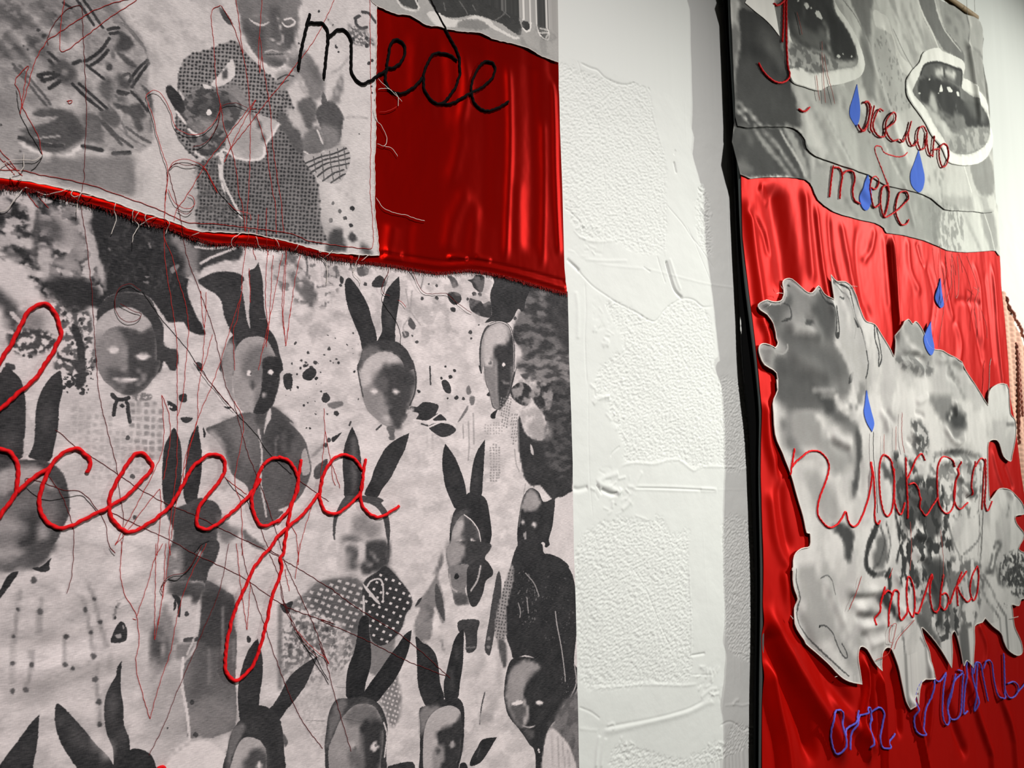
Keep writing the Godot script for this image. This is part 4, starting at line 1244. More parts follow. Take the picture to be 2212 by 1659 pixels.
	p.stroke("@Z2 36,175 60,200 100,198 132,168 100,140 50,150", 4, 0.92, 2)
	p.stroke("@Z1 2108,140 2130,230 2142,300 2120,332 2085,310 2050,295", 4, 0.84, 3, 0.9, 0.5)
	p.fill("1995,402 2050,385 2110,388 2215,402 2180,440 2100,436 2040,430", 0.55, 3)
	p.stroke("2010,412 2100,412 2200,408", 3, 0.3, 2)
	p.stroke("2010,395 2060,380 2110,392", 3, 0.75, 2)
	p.fill("2030,460 2110,455 2140,490 2080,500", 0.3, 6)
	p.stroke("1855,320 1950,445 2080,522 2175,492", 5, 0.96, 3)
	p.stroke("@Z2 60,422 130,335 162,210 170,60", 5, 0.94, 4, 0.8)
	p.fill("@Z1 1660,60 1700,85 1750,150 1765,185 1740,190 1690,140", 0.26, 2)
	p.stroke("1640,0 1660,70", 10, 0.6, 5, 0.6)
	p.fill("@Z2 60,470 130,420 200,380 270,470 330,600 350,700 300,760 200,700 130,560", 0.5, 4)
	p.stroke("@Z2 170,580 200,660 215,720", 7, 0.85, 4)
	p.fill("@Z2 230,420 330,560 345,640 290,640 230,520", 0.4, 7, 0.8)
	# gingham shirt: grey cloth with dark checks
	p.area("P")
	var shirt := "388,152 405,122 455,106 505,88 530,112 565,148 600,178 625,205 640,260 655,330 680,380 690,420 692,470 697,528 600,515 541,506 478,500 425,490 428,420 425,365 440,340 420,340 395,315 380,280 384,230 400,215 385,190"
	p.fill(shirt, 0.6, 2)
	p.checks(shirt, Vector2(540, 300), Vector2(8.0, 0.6), Vector2(-0.6, 8.2), 1.0, 0.5, 0.46, 1, 0.8)
	p.checks(shirt, Vector2(540, 300), Vector2(8.0, 0.6), Vector2(-0.6, 8.2), 0.52, 1.0, 0.46, 1, 0.6)
	p.checks(shirt, Vector2(540, 300), Vector2(8.0, 0.6), Vector2(-0.6, 8.2), 0.54, 0.54, 0.15, 0.8, 1.0)
	p.fill("430,360 640,260 690,420 695,520 430,500", 0.2, 24, 0.28)
	p.stroke("385,160 384,230 382,290 400,320 425,342", 3, 0.3, 2, 0.7)
	p.stroke("@Z2 10,560 80,540 130,560 200,700", 5, 0.75, 3)
	# right sleeve and the hand with a small rabbit
	p.area("Z2")
	p.fill("150,780 240,735 292,800 285,900 245,1000 185,900", 0.36, 4)
	p.fill("395,790 425,680 470,600 492,578 492,660 465,760 432,800", 0.5, 4)
	p.stroke("480,610 440,720", 5, 0.7, 4)
	p.fill("340,695 372,762 352,805 330,780", 0.34, 2)
	p.fill("290,835 375,770 440,795 495,880 492,945 462,1080 370,1130 340,1010 300,910", 0.3, 2.5)
	p.fill("330,960 440,990 470,1100 380,1150 340,1080", 0.52, 7, 0.9)
	p.fill("30,850 160,1000 200,1100 160,1160 60,1020 0,960", 0.33, 4)
	p.fill("60,820 160,860 180,960 120,960", 0.8, 4)
	p.fill("180,1060 300,960 355,1120 300,1190 220,1180", 0.42, 4)
	p.stroke("200,1150 280,1195 350,1150|300,990 340,1090", 4, 0.9, 2)
	p.fill("195,1190 340,1155 500,1105 550,1180 540,1260 480,1375 385,1392 270,1320", 0.72, 2)
	p.stroke("210,1240 330,1190 420,1170 520,1125|225,1275 350,1215 440,1195 540,1160|250,1310 360,1245 450,1225 545,1200|300,1340 380,1280 460,1260 540,1240|340,1375 420,1320 500,1290|400,1390 460,1350 510,1320", 3.4, 0.24, 1)
	p.stroke("330,1170 340,1250 350,1370|390,1150 400,1250 420,1380|450,1130 460,1230 470,1360|500,1120 510,1200 520,1280|270,1190 290,1310", 2.6, 0.3, 1, 0.8)
	p.fill("0,560 120,540 140,600 60,680 0,680", 0.6, 4)
	p.stroke("0,600 60,570 120,580|0,640 80,610|20,720 60,760", 3, 0.25, 1.2)
	# the dark toy animal and the light pockets
	p.area("Z1")
	p.fill("1600,640 1660,570 1720,490 1765,448 1785,560 1740,620 1690,650 1630,665", 0.92, 2)
	p.fill("1700,530 1722,520 1722,590 1690,600", 0.3, 3)
	p.fill("1640,700 1780,640 1850,700 1900,800 1880,880 1800,860 1700,760", 0.56, 6)
	p.fill("1265,655 1300,652 1345,710 1392,765 1440,720 1500,680 1560,660 1620,700 1700,690 1780,740 1832,800 1822,860 1780,960 1720,1020 1700,1090 1650,1150 1560,1182 1510,1165 1495,1090 1440,1080 1400,1010 1420,940 1370,900 1330,840 1290,760 1258,695", 0.26, 2)
	p.blotch("1400,720 1560,660 1800,740 1800,900 1650,1120 1520,1150 1420,1000", 0.56, 24, 0.02, 111, 0.12, 0.8, 6)
	p.fill("1265,656 1310,665 1372,735 1402,830 1370,862 1310,800 1265,715", 0.16, 1.5)
	p.fill("1500,780 1640,720 1740,760 1700,860 1600,900 1500,860", 0.2, 10, 0.7)
	p.fill("1440,930 1600,900 1700,930 1600,1010 1470,1000", 0.6, 8, 0.7)
	p.dots("1585,855,24", 0.98, 1)
	p.fill("1535,640 1595,655 1600,672 1555,678", 0.95, 2)
	p.stroke("1338,848 1370,890 1402,935|1428,985 1460,1010 1502,1032", 5, 0.97, 2)
	p.stroke("1690,1000 1640,1040 1560,1060", 4, 0.2, 2)
	p.fill("1725,1030 1770,960 1830,880 1900,850 2000,880 2110,930 2065,1020 2022,1090 2005,1190 1900,1222 1780,1192 1715,1130", 0.78, 2)
	p.fill("1760,1080 1860,960 1960,960 1960,1160 1860,1190", 0.68, 10)
	p.stroke("1700,1140 1740,1160 1790,1200 1900,1218 1995,1192 2012,1100 2062,1030 2115,940", 5, 0.97, 2.5)
	p.stroke("1900,860 1960,940 2000,1060", 7, 0.34, 4)
	p.stroke("1480,1160 1560,1200 1640,1180 1700,1130", 5, 0.95, 2.5)
	p.fill("1655,1180 1700,1168 1692,1300 1702,1390 1745,1480 1710,1480 1665,1360", 0.92, 2)
	p.stroke("@Z1 1700,1370 1735,1475 @Z3 1720,130 1760,220 1790,260", 7, 0.27, 2)
	p.stroke("@Z3 1690,20 1720,100 1770,200 1830,320", 5, 0.9, 2)
	p.blotch("@Z1 1480,1240 1700,1200 1700,1475 @Z3 1840,320 1540,300", 0.3, 20, 0.1, 112, 0.1, 0.6, 6)
	# ground at the right of the boy: twigs and spots
	p.area("Z2")
	p.stroke("590,150 600,190 640,215 675,205|640,92 690,100 720,140 745,170|585,140 620,120", 7, 0.24, 2)
	p.stroke("545,190 560,240 640,235 690,260 740,340", 5, 0.42, 4, 0.7)
	p.blotch("540,210 640,220 740,340 640,350 560,320", 0.36, 10, -0.1, 121, 0.1, 0.9, 4)
	p.dots("313,85,11 675,290,13 675,346,17 715,458,13 693,478,15 570,295,15 445,360,12 460,395,8 440,345,7 712,655,8 716,704,8 735,760,8 618,1015,6 385,150,6 420,190,7 160,330,8 215,255,7", 0.2, 1)
	p.stroke("365,130 400,170 435,210|540,430 480,510 400,560|520,890 620,890 690,900", 4, 0.66, 3, 0.8)
	p.area("Z4")
	p.dots("417,210,14 565,248,18 470,268,16 510,322,16 402,338,18 556,377,17 270,1,6", 0.15, 1)
	p.fill("372,580 375,500 392,430 440,392 492,408 502,480 520,560 470,575", 0.24, 4)
	p.fill("540,445 570,428 602,480 572,505 535,475", 0.25, 3)
	p.fill("640,500 690,540 712,595 640,585", 0.36, 5)
	p.stroke("360,300 380,380 370,440", 12, 0.7, 8, 0.6)
	p.stroke("440,90 520,140 580,190", 4, 0.68, 4, 0.6)
	p.fill("290,60 480,40 560,300 330,420 320,240", 0.99, 30, 0.35)


func draw_shoes(p: Print) -> void:
	p.area("Z2")
	p.fill("905,-60 930,20 1000,58 1052,72 1065,55 1040,-60", 0.2, 2)
	p.stroke("905,0 940,50 1000,75 1055,78 1068,50 1045,0", 5, 0.9, 2)
	p.fill("1130,-60 1160,30 1200,85 1260,122 1340,135 1400,128 1500,112 1620,150 1700,180 1780,240 1842,262 1852,150 1885,100 1840,20 1740,-60", 0.14, 2)
	p.stroke("1380,10 1420,70 1440,105|1640,160 1700,120 1760,60|1660,40 1760,130|1260,20 1270,80|1480,40 1500,80", 3, 0.4, 2, 0.8)
	p.fill("1148,88 1200,88 1300,140 1400,150 1500,118 1620,160 1640,190 1780,270 1840,285 1800,298 1700,250 1620,212 1530,152 1400,152 1360,205 1200,192 1128,112", 0.9, 2)
	p.fill("1360,205 1400,155 1530,155 1600,205 1550,225", 0.5, 3)
	p.fill("1050,80 1130,110 1180,190 1060,130", 0.64, 4)
	p.fill("1870,-60 1860,40 1830,140 1850,200 1885,225 1915,210 1905,150 1880,90 1920,-60", 0.62, 2)
	p.fill("1855,165 1895,165 1915,212 1885,228 1855,200", 0.14, 1.2)
	p.stroke("1830,0 1880,60 1905,110 1918,180 1912,225 1885,238 1860,215|1855,100 1885,90|1860,150 1890,130 1905,150", 5, 0.95, 1.2)
	p.stroke("1880,0 1890,60", 8, 0.85, 3)
	p.fill("1945,-60 2012,-60 2005,120 2050,195 2055,290 2020,305 1985,265 1960,150 1948,60", 0.17, 1.5)
	p.stroke("1965,170 2000,172 2040,210 2058,260 2050,300 2015,290 1985,260 1970,215 1962,172|1952,112 1985,128 2012,132|1990,215 2050,230|1985,250 2050,250 2035,285", 5, 0.95, 1.2)
	p.stroke("2020,-20 2010,120", 4, 0.85, 2)
	p.blotch("2020,-60 2125,-60 2125,440 1900,360 1800,300", 0.5, 60, 0.05, 131, 0.2, 0.5, 10)


func draw_right_top(p: Print) -> void:
	p.area("R3")
	# long streaks, as of wet hair, falling from upper left to lower right
	p.blotch("@P 1560,-60 2150,-60 2170,560 1580,500", 0.5, 90, 0.06, 141, 0.25, 0.4, 20, 3.0, -0.45)
	p.fill("130,90 260,75 400,190 500,310 545,520 590,650 640,850 690,1075 400,1078 110,1074 100,800 150,380", 0.22, 4)
	p.fill("110,500 300,560 500,700 620,900 660,1060 300,1060 100,860", 0.3, 20, 0.7)
	p.fill("300,250 420,240 500,400 520,560 430,560 330,420", 0.36, 14, 0.7)
	p.stroke("190,250 330,340 450,460 540,620", 10, 0.42, 10, 0.7, 0.3)
	p.stroke("200,430 350,480 480,640", 14, 0.17, 10, 0.6, 0.3)
	p.stroke("110,870 220,960 330,1075|120,930 180,1000 240,1075", 7, 0.76, 4, 0.9, 0.6)
	p.fill("70,-60 130,-60 128,120 138,240 95,262 80,120", 0.7, 4)
	p.fill("60,240 140,230 150,380 110,500 100,880 70,880", 0.46, 5)
	p.fill("130,-60 300,-60 260,60 170,60", 0.4, 4)
	p.fill("195,25! 250,-60 420,-60 445,60 470,180 490,305! 380,180 280,100", 0.9, 1.5)
	p.fill("440,40 540,-40 565,-40 560,300 540,520 490,320", 0.46, 4)
	# streaks right of the upper mouth
	p.fill("1080,-60 1240,-60 1290,60 1285,400 1240,350 1150,150", 0.5, 4)
	p.fill("@R3 1240,-60 @R4 90,-60 100,120 90,460 20,300 @R3 1280,400 1290,60", 0.5, 4)
	p.stroke("990,-20 1080,90 1200,290 1280,500 1350,640", 15, 0.84, 4, 0.9, 0.6)
	p.stroke("1030,0 1130,140 1220,300", 3, 0.5, 2, 0.8)
	p.stroke("1180,640 1260,730 1330,860", 26, 0.52, 8, 0.8, 0.3)
	p.stroke("1160,690 1230,800 1343,950", 8, 0.78, 4, 0.8, 0.4)
	p.fill("1260,560 1343,640 1343,820 1300,720", 0.6, 5)
	p.fill("590,700 700,735 820,780 1000,735 1090,800 1200,1000 1290,1230 1330,1480 1100,1430 960,1390 820,1340 720,1265 690,1100 640,880", 0.76, 4)
	p.stroke("640,790 720,1000 800,1200 900,1350", 14, 0.88, 8, 0.8, 0.4)
	p.stroke("700,800 800,1000 920,1250 980,1390|1000,760 1060,950 1180,1200 1250,1420", 10, 0.6, 7, 0.8, 0.4)
	p.stroke("850,900 930,1080 1060,1300 1120,1420|1090,820 1190,1000 1290,1200", 6, 0.56, 5, 0.7, 0.4)
	p.stroke("600,720 660,960 700,1180", 12, 0.62, 6, 0.8, 0.4)
	p.fill("830,780 960,760 970,900 900,900 840,860", 0.5, 8, 0.8)
	# below the first seam
	p.fill("110,1085 400,1085 560,1092 650,1120 700,1200 740,1300 770,1500 800,1640 600,1500 160,1480", 0.27, 3)
	p.stroke("285,1090 350,1190 450,1310 590,1490", 13, 0.6, 4, 0.9, 0.6)
	p.stroke("340,1090 450,1210 560,1350 660,1495", 10, 0.62, 4, 0.9, 0.6)
	p.stroke("560,1095 620,1200 700,1400 740,1530", 22, 0.68, 5, 0.9, 0.6)
	p.stroke("500,1095 580,1230 680,1400 720,1510", 8, 0.76, 3, 0.9, 0.6)
	p.fill("140,1340 220,1390 280,1480 150,1480", 0.42, 6)
	p.stroke("130,1110 200,1090 260,1200", 12, 0.45, 8, 0.6)
	p.fill("720,1260 820,1340 960,1400 1040,1659 800,1640 740,1400", 0.58, 8)
	p.stroke("780,1320 800,1500 830,1640|900,1370 960,1500 1000,1640", 9, 0.78, 6, 0.8)
	p.area("R4")
	p.fill("90,70 200,130 250,250 330,470 440,580 420,760 500,1000 620,1180 560,1260 420,1160 300,960 110,820", 0.8, 6)
	p.fill("0,230 90,470 110,820 60,860 0,620", 0.56, 6)
	p.fill("108,88 170,110 225,160 260,270 340,470 440,570 400,640 330,560 260,300 130,230", 0.92, 2)
	p.fill("130,255 230,290 300,460 350,600 410,720 430,880 340,950 200,960 150,700 115,400", 0.74, 4)
	p.spatter("130,255 230,290 300,460 350,600 410,720 430,880 340,950 200,960 150,700 115,400", 60, 2, 6, 0.5, 151, 2, 0.6, 1.8)
	p.stroke("270,250 370,450 440,580", 3, 0.5, 2, 0.8)
	p.stroke("250,-20 330,200 430,420 520,500|330,-20 400,180 470,330 560,440|400,-20 470,200 560,380", 9, 0.66, 6, 0.7, 0.5)
	p.stroke("200,-20 300,160 400,330|370,-20 450,240", 10, 0.9, 5, 0.8, 0.5)
	p.fill("490,-60 600,-60 660,150 760,300 870,440 870,560 800,480 720,440 690,400 640,330 560,210 510,90", 0.48, 3)
	p.stroke("470,-20 530,130 600,270 660,410", 9, 0.93, 2, 0.95, 0.6)
	p.stroke("620,-20 680,190 760,320 850,440", 5, 0.9, 2, 0.9, 0.6)
	p.fill("660,-60 820,60 900,120 920,260 890,450 780,320 700,200", 0.64, 4)
	p.stroke("740,60 860,190 890,380|700,120 800,240 880,420", 8, 0.5, 7, 0.7, 0.4)
	p.stroke("900,130 925,260 900,420", 6, 0.42, 3, 0.8)
	p.fill("930,250 1010,190 1060,330 1055,500 1000,470 940,400", 0.7, 5)
	p.fill("890,450 960,430 1045,540 1075,700 1090,860 1000,760 890,690", 0.64, 5)
	p.stroke("930,480 1000,600 1060,760", 7, 0.76, 6, 0.7)
	p.stroke("960,420 1040,500 1070,640", 10, 0.5, 4, 0.7)
	p.fill("0,980 160,1010 300,1220 420,1420 560,1560 480,1640 200,1640 0,1400", 0.7, 8)
	p.stroke("100,1000 220,1200 330,1440 430,1640|180,1000 320,1200|30,1160 150,1400 240,1600", 8, 0.54, 6, 0.7, 0.4)
	p.stroke("60,980 180,1180 260,1380 380,1600", 6, 0.88, 4, 0.8, 0.4)
	p.fill("500,1300 680,1260 760,1380 980,1400 1120,1300 1150,1640 560,1640", 0.82, 5)
	p.fill("930,1400 1090,1340 1130,1640 1000,1640", 0.6, 4)
	p.stroke("880,1420 940,1640", 5, 0.95, 2)
	p.spatter("560,1400 720,1400 760,1640 600,1640", 14, 3, 9, 0.62, 152, 4, 0.7, 1.8)
	# lower strip, right half
	p.area("R5")
	p.fill("700,0 900,20 1160,130 1400,185 1480,300 1500,535 1200,480 1170,440 1100,405 800,325 690,240 640,120", 0.64, 5)
	p.stroke("760,60 860,200 960,340|1000,60 1060,200 1140,380|1230,180 1260,330 1300,480|1350,190 1400,330 1440,510", 10, 0.78, 8, 0.8, 0.4)
	p.stroke("840,160 900,250 990,370|1180,160 1200,300 1200,470", 9, 0.46, 6, 0.8, 0.4)
	p.fill("1440,210 1600,310 1640,320 1620,600 1500,540", 0.62, 6)
	p.fill("1600,310 1800,322 1945,326 1985,600 1760,615 1640,600 1560,560", 0.84, 5)
	p.blotch("1500,260 1720,330 1720,600 1540,560", 0.56, 20, 0.0, 153, 0.12, 0.7, 8, 2.0)
	p.stroke("1740,330 1800,470 1860,600", 12, 0.7, 6, 0.8)
	p.fill("1860,330 1945,335 1980,590 1930,595", 0.66, 6)
	p.stroke("1890,340 1930,460 1960,600", 4, 0.9, 2, 0.9)
	# mouths, each cut out with a white border
	p.area("R3")
	p.fill("500,-120 560,-60 555,200 560,540 590,690 700,742 820,777 890,742 1000,722 1110,688 1190,636 1215,530 1155,350 1065,180 965,20 950,-120", 0.97, 1)
	p.fill("540,-120 560,100 570,300 600,380 640,470 620,570 570,555 565,590 640,580 700,600 750,632 850,622 1000,590 1110,575 1145,540 1140,470 1110,380 1050,250 960,100 930,-60 900,-120", 0.5, 2)
	p.fill("545,-60 900,-60 950,100 1050,250 1110,385 1125,490 1100,520 950,505 870,430 820,440 720,400 620,340 560,220", 0.22, 4)
	p.fill("880,60 960,160 1060,300 1110,420 1100,505 960,490 915,400 910,280", 0.17, 8)
	p.fill("600,150 660,240 760,300 850,250 885,310 860,430 760,410 640,340", 0.4, 8)
	p.stroke("870,215 905,290 890,380 930,480", 10, 0.66, 6, 0.9)
	p.fill("565,365 640,385 700,420 760,440 860,455 940,510 1060,525 1145,525 1120,575 1000,592 850,622 740,632 690,592 620,572 568,552", 0.72, 4)
	p.blotch("570,380 760,440 960,520 1000,590 740,630 580,560", 0.36, 26, 0.02, 161, 0.15, 0.7, 5)
	p.dots("610,440,30 690,490,24 760,540,26 640,530,20", 0.42, 8, 0.7)
	p.fills(["690,40 715,28 735,60 715,85", "785,110 815,95 850,160 835,170 800,145"], 0.9, 2)
	p.dots("752,72,9 985,485,15 1095,488,9 1025,465,6 640,10,10", 0.85, 1.5)
	p.stroke("575,200 640,340 720,400", 7, 0.32, 5, 0.8)
	p.stroke("680,0 690,100 670,260 690,380", 6, 0.36, 5, 0.6)
	p.area("R4")
	p.fill("540,440 660,408 700,440 800,478 865,520 884,572 872,660 922,688 962,738 1034,800 1076,880 1094,950 1114,1060 1124,1200 1112,1265 1062,1352 990,1397 900,1413 800,1402 735,1372 680,1250 600,1150 555,1060 486,960 416,860 390,780 398,680 438,600 500,530", 0.98, 1)
	p.fill("550,550 650,532 760,568 853,600 850,740 905,800 985,860 1045,940 1085,1030 1092,1100 1062,1222 980,1292 870,1322 760,1292 700,1200 640,1100 560,950 500,880 440,790 450,730 495,640", 0.5, 1.2)
	p.fill("550,552 650,534 760,570 852,602 845,735 760,700 650,665 560,665 495,645", 0.36, 3)
	p.stroke("500,640 540,556 650,536 760,570 850,605", 5, 0.2, 2)
	p.fills(["615,600 690,588 692,650 635,652", "715,598 800,622 785,690 725,655"], 0.82, 5)
	p.stroke("700,590 705,660|850,610 848,735", 5, 0.25, 2)
	p.fill("480,700 560,662 650,680 820,755 850,850 965,880 1045,950 1085,1070 1000,1095 900,1085 860,1000 780,1090 700,1020 640,900 605,790 560,880 495,862", 0.2, 4)
	p.fill("870,800 960,850 1040,940 1070,1040 1000,1030 900,940", 0.45, 9, 0.8)
	p.fill("590,790 625,820 640,960 600,930 575,870", 0.75, 5)
	p.fill("660,950 760,975 850,985 880,1070 850,1140 770,1095 690,1020", 0.5, 7)
	p.stroke("640,860 680,950 760,1020 800,1090", 5, 0.36, 4)
	p.fill("530,890 640,985 740,1085 790,1150 900,1095 1080,1100 1062,1222 980,1290 870,1320 760,1290 700,1200 600,1040", 0.72, 4)
	p.fill("600,960 700,1060 770,1130 740,1160 640,1060", 0.82, 6)
	p.blotch("760,1150 900,1100 1080,1110 1060,1222 980,1290 870,1320 760,1290", 0.52, 40, 0.0, 162, 0.2, 0.8, 6)
	p.fills(["655,785 672,725 688,780", "725,750 745,745 770,785 740,790", "805,790 822,785 832,825 815,820"], 0.97, 1.5)
	p.dots("577,680,8 487,800,9 650,800,6", 0.9, 1.5)
	p.stroke("800,900 810,960", 4, 0.4, 3)


func draw_face(p: Print) -> void:
	# a wet, marbled face: folds of light and dark grey
	p.area("R5")
	p.blotch("@P 1600,560 2300,560 2300,1560 1600,1560", 0.7, 110, 0.05, 171, 0.25, 0.4, 10, 1.6, 0.2)
	p.fill("255,990 310,965 430,960 470,850 520,825 590,905 690,890 740,950 790,1000 812,1130 800,1240 830,1330 900,1440 920,1560 880,1659 380,1659 375,1480 340,1400 360,1340 430,1350 480,1310 400,1180 330,1060", 0.55, 6)
	p.fill("270,990 380,985 450,980 480,900 500,1000 440,1080 400,1130 330,1060", 0.42, 6)
	p.fill("480,1000 560,930 620,990 660,1100 560,1130 440,1130", 0.62, 14, 0.9)
	p.fill("640,1000 720,920 790,1010 810,1150 760,1240 690,1120", 0.36, 10, 0.9)
	p.fill("400,1190 520,1180 700,1240 840,1360 900,1480 760,1500 600,1420 470,1330", 0.44, 14, 0.9)
	p.stroke("420,1130 520,1160 640,1190 760,1280", 9, 0.8, 8, 0.8, 0.4)
	p.stroke("590,1120 640,1118", 6, 0.3, 3)
	p.fill("390,1360 500,1400 660,1520 760,1560 700,1659 420,1659 385,1480", 0.36, 14, 0.9)
	p.fill("275,1290 330,1290 370,1330 360,1430 300,1400", 0.62, 4)
	p.stroke("300,1300 370,1310 430,1345 470,1310 470,1280", 4, 0.7, 2)
	p.stroke("400,960 480,1000 490,1080 430,1110", 3, 0.3, 2)
	p.stroke("260,1000 300,975 380,985 440,965 475,860 510,815|530,815 590,905 650,920 690,870", 4, 0.72, 2)
	p.dots("505,850,9", 0.25, 2)
	p.fill("905,1560! 912,1500 940,1470 930,1540", 0.22, 2)
	# drops in dark outline
	p.stroke("700,885 740,960 790,1000 815,1060 820,1150 812,1210 830,1225 838,1180 830,1080 820,1000|800,830 860,890 900,930 930,1010 950,1100 960,1170 950,1230|800,820 900,870 930,950 960,1080 1000,1180 1030,1320 1045,1420 1030,1520 1040,1640|1090,1140 1095,1240 1120,1330 1120,1430 1140,1380 1130,1290 1105,1160", 3.4, 0.28, 1.5)
	p.fill("800,840 870,880 930,960 1000,1180 1060,1420 1040,1640 960,1640 900,1400 830,1240 830,1000", 0.78, 6, 0.9)
	p.fill("820,1190 838,1190 832,1222 815,1222", 0.25, 1.5)
	p.fill("945,1080 985,1150 970,1150", 0.3, 2)
	p.fill("840,930 880,940 870,955", 0.25, 2)
	p.stroke("860,960 900,1060 920,1180|1000,1000 1040,1140 1100,1300", 8, 0.9, 7, 0.8)
	p.stroke("700,885 740,960 790,1000 815,1060 820,1150 812,1210 830,1225 838,1180 830,1080 820,1000|1030,1320 1045,1420 1030,1520|1090,1140 1095,1240 1120,1330 1120,1430 1140,1380", 3, 0.26, 1.2)
	p.fill("1250,1250 1290,1130 1330,1100 1400,1140 1480,1280 1500,1420 1400,1500 1260,1400", 0.7, 6)
	p.stroke("1290,1160 1330,1260 1440,1380", 10, 0.88, 8, 0.8)
	p.blotch("1240,1360 1480,1380 1500,1500 1300,1460", 0.5, 30, 0.0, 172, 0.15, 0.8, 10)
	p.fill("1560,1330 1680,1400 1760,1500 1860,1659 1640,1659 1560,1500", 0.8, 10)
	p.stroke("1540,1340 1620,1420 1690,1560 1740,1659|1600,1350 1720,1450", 6, 0.56, 6, 0.7)
	p.area("R6")
	p.fill("420,0 600,20 780,110 830,200 960,290 1000,420 1010,760 960,860 980,460 860,330 700,240 540,260 490,300 440,200", 0.42, 10, 0.9)
	p.fill("700,110 800,120 830,220 800,260 740,180", 0.3, 8)
	p.stroke("640,75 740,105 830,110 860,190 930,260 990,290", 9, 0.9, 5, 0.9, 0.4)
	p.fill("490,270 600,240 680,260 740,380 880,480 960,560 940,640 820,680 760,600 640,520 520,500 480,400", 0.68, 8)
	p.fill("480,300 500,420 560,500 600,560 520,560 450,440 430,300", 0.48, 8, 0.8)
	p.stroke("780,400 860,450 930,480", 7, 0.88, 5, 0.8)
	p.fill("880,120 940,190 990,190 1000,60 1020,20 1050,80 1000,200 940,220", 0.62, 5)
	p.fill("970,350 1020,420 1020,640 1000,800 970,860 960,780 990,640 985,460", 0.36, 5)
	p.fill("560,660 700,700 800,760 860,960 900,1010 780,1060 700,960 640,860", 0.7, 12, 0.9)
	p.fill("950,1000 1050,930 1090,700 1080,500 1050,420 1020,700", 0.84, 8, 0.9)
	p.fill("790,1085 880,1060 930,1080 965,1130 960,1200 935,1340! 905,1320 890,1200 840,1120", 0.33, 4)
	p.stroke("560,700 620,860 680,1000 740,1100", 12, 0.85, 9, 0.8)
	p.stroke("440,540 520,700 600,900 640,1100", 9, 0.86, 5, 0.8)
	p.fill("1115,1070 1150,1060 1130,1130 1100,1200 1070,1300 1080,1380 1140,1420 1200,1410 1140,1445 1075,1430 1045,1360 1050,1260 1080,1150", 0.24, 3)
	p.fill("1150,1150 1200,1180 1210,1320 1160,1390 1110,1350 1120,1240", 0.5, 6)
	p.stroke("1160,1080 1190,1200 1150,1340 1110,1380|1200,1050 1230,1200 1210,1330", 4, 0.32, 3, 0.8)
	p.fill("1160,620 1200,640 1245,720 1240,760 1190,700", 0.4, 5)
	p.fill("1250,560 1330,640 1380,800 1400,1000 1320,1160 1300,980 1270,760", 0.42, 10, 0.9)
	p.stroke("1270,1000 1300,1100 1330,1180 1300,1240 1280,1340", 5, 0.24, 3)
	p.blotch("1240,560 1420,640 1440,1000 1300,1180", 0.2, 30, 0.06, 173, 0.12, 0.8, 8, 1.8)
	p.fill("1390,300 1480,340 1510,430 1490,560 1420,560 1400,430", 0.42, 6)
	p.fill("1380,820 1560,800 1600,900 1600,1100 1540,1200 1520,1380 1480,1380 1500,1100 1390,1000", 0.36, 6)
	p.blotch("1360,780 1620,780 1680,1500 1300,1500", 0.2, 34, 0.02, 174, 0.1, 0.9, 10, 1.6)
	p.blotch("1340,220 1500,180 1520,600 1360,600", 0.9, 22, 0.06, 175, 0.1, 0.8, 8)
	p.fill("1520,150 1600,120 1690,140 1790,300 1760,420 1700,430 1650,330 1560,240", 0.6, 9)
	p.fill("1640,260 1700,200 1780,260 1790,330 1740,350 1680,330", 0.3, 8)
	p.stroke("1600,320 1660,430 1720,465 1760,400|1690,140 1680,250 1660,290", 6, 0.92, 5, 0.8)
	p.stroke("1690,170 1750,220 1795,290", 7, 0.88, 6, 0.8)
	p.stroke("1560,560 1700,540 1860,560|1680,690 1780,760 1860,800|1620,620 1660,650", 6, 0.42, 5, 0.8)
	p.fills(["1800,790 1860,810 1850,850 1810,840", "1680,520 1760,530 1740,550 1690,545"], 0.25, 4)
	p.blotch("1540,560 1900,560 1900,960 1600,980", 0.5, 40, 0.1, 176, 0.15, 0.7, 10)
	p.stroke("1640,1000 1680,1150 1740,1290 1760,1300|1660,1060 1700,1200|1880,1000 1890,1150 1820,1240 1770,1280|1910,900 1900,1200 1890,1400", 4, 0.52, 3, 0.8)
	p.stroke("1990,1230 2020,1200 2045,1210 2010,1290 1990,1390 1950,1400 1980,1290", 9, 0.5, 4, 0.9)
	p.blotch("2060,1300 2212,1270 2212,1500 2040,1500", 0.3, 22, 0.02, 177, 0.08, 0.9, 8)
	p.stroke("2100,1310 2050,1400 2060,1490|2090,870 2100,960 2080,1020|2150,330 2080,330", 5, 0.56, 4, 0.8)
	p.fill("1955,100 2000,50 2060,36 2095,80 2100,250 2020,300 1960,260", 0.88, 6)
	p.area("R7")
	p.fill("560,40 720,10 800,60 830,200 860,400 960,600 1000,760 940,760 860,640 760,520 660,560 600,440 600,300", 0.74, 9)
	p.stroke("540,30 545,120 575,240 565,340 575,430 640,530 740,640 840,740 930,820", 2.6, 0.45, 1.5)
	p.stroke("700,10 740,120 800,280 850,420 900,540 980,660", 14, 0.9, 8, 0.8)
	p.stroke("715,450 760,450 810,500 840,580 880,660 915,690 915,650 880,580", 2.6, 0.4, 1.2)
	p.dots("717,457,8", 0.15, 1)
	p.stroke("720,100 770,80 810,120 830,220", 2.4, 0.5, 1.5)
	p.fill("1050,10 1100,80 1190,70 1230,20 1240,160 1220,200 1200,90 1110,90", 0.25, 3)
	p.fill("1150,230 1200,190 1230,240 1270,340 1300,450 1260,380 1200,310 1150,270", 0.2, 5)
	p.stroke("930,220 1050,240 1150,230|960,330 1050,360 1150,350|1000,530 1060,545", 12, 0.56, 10, 0.8)
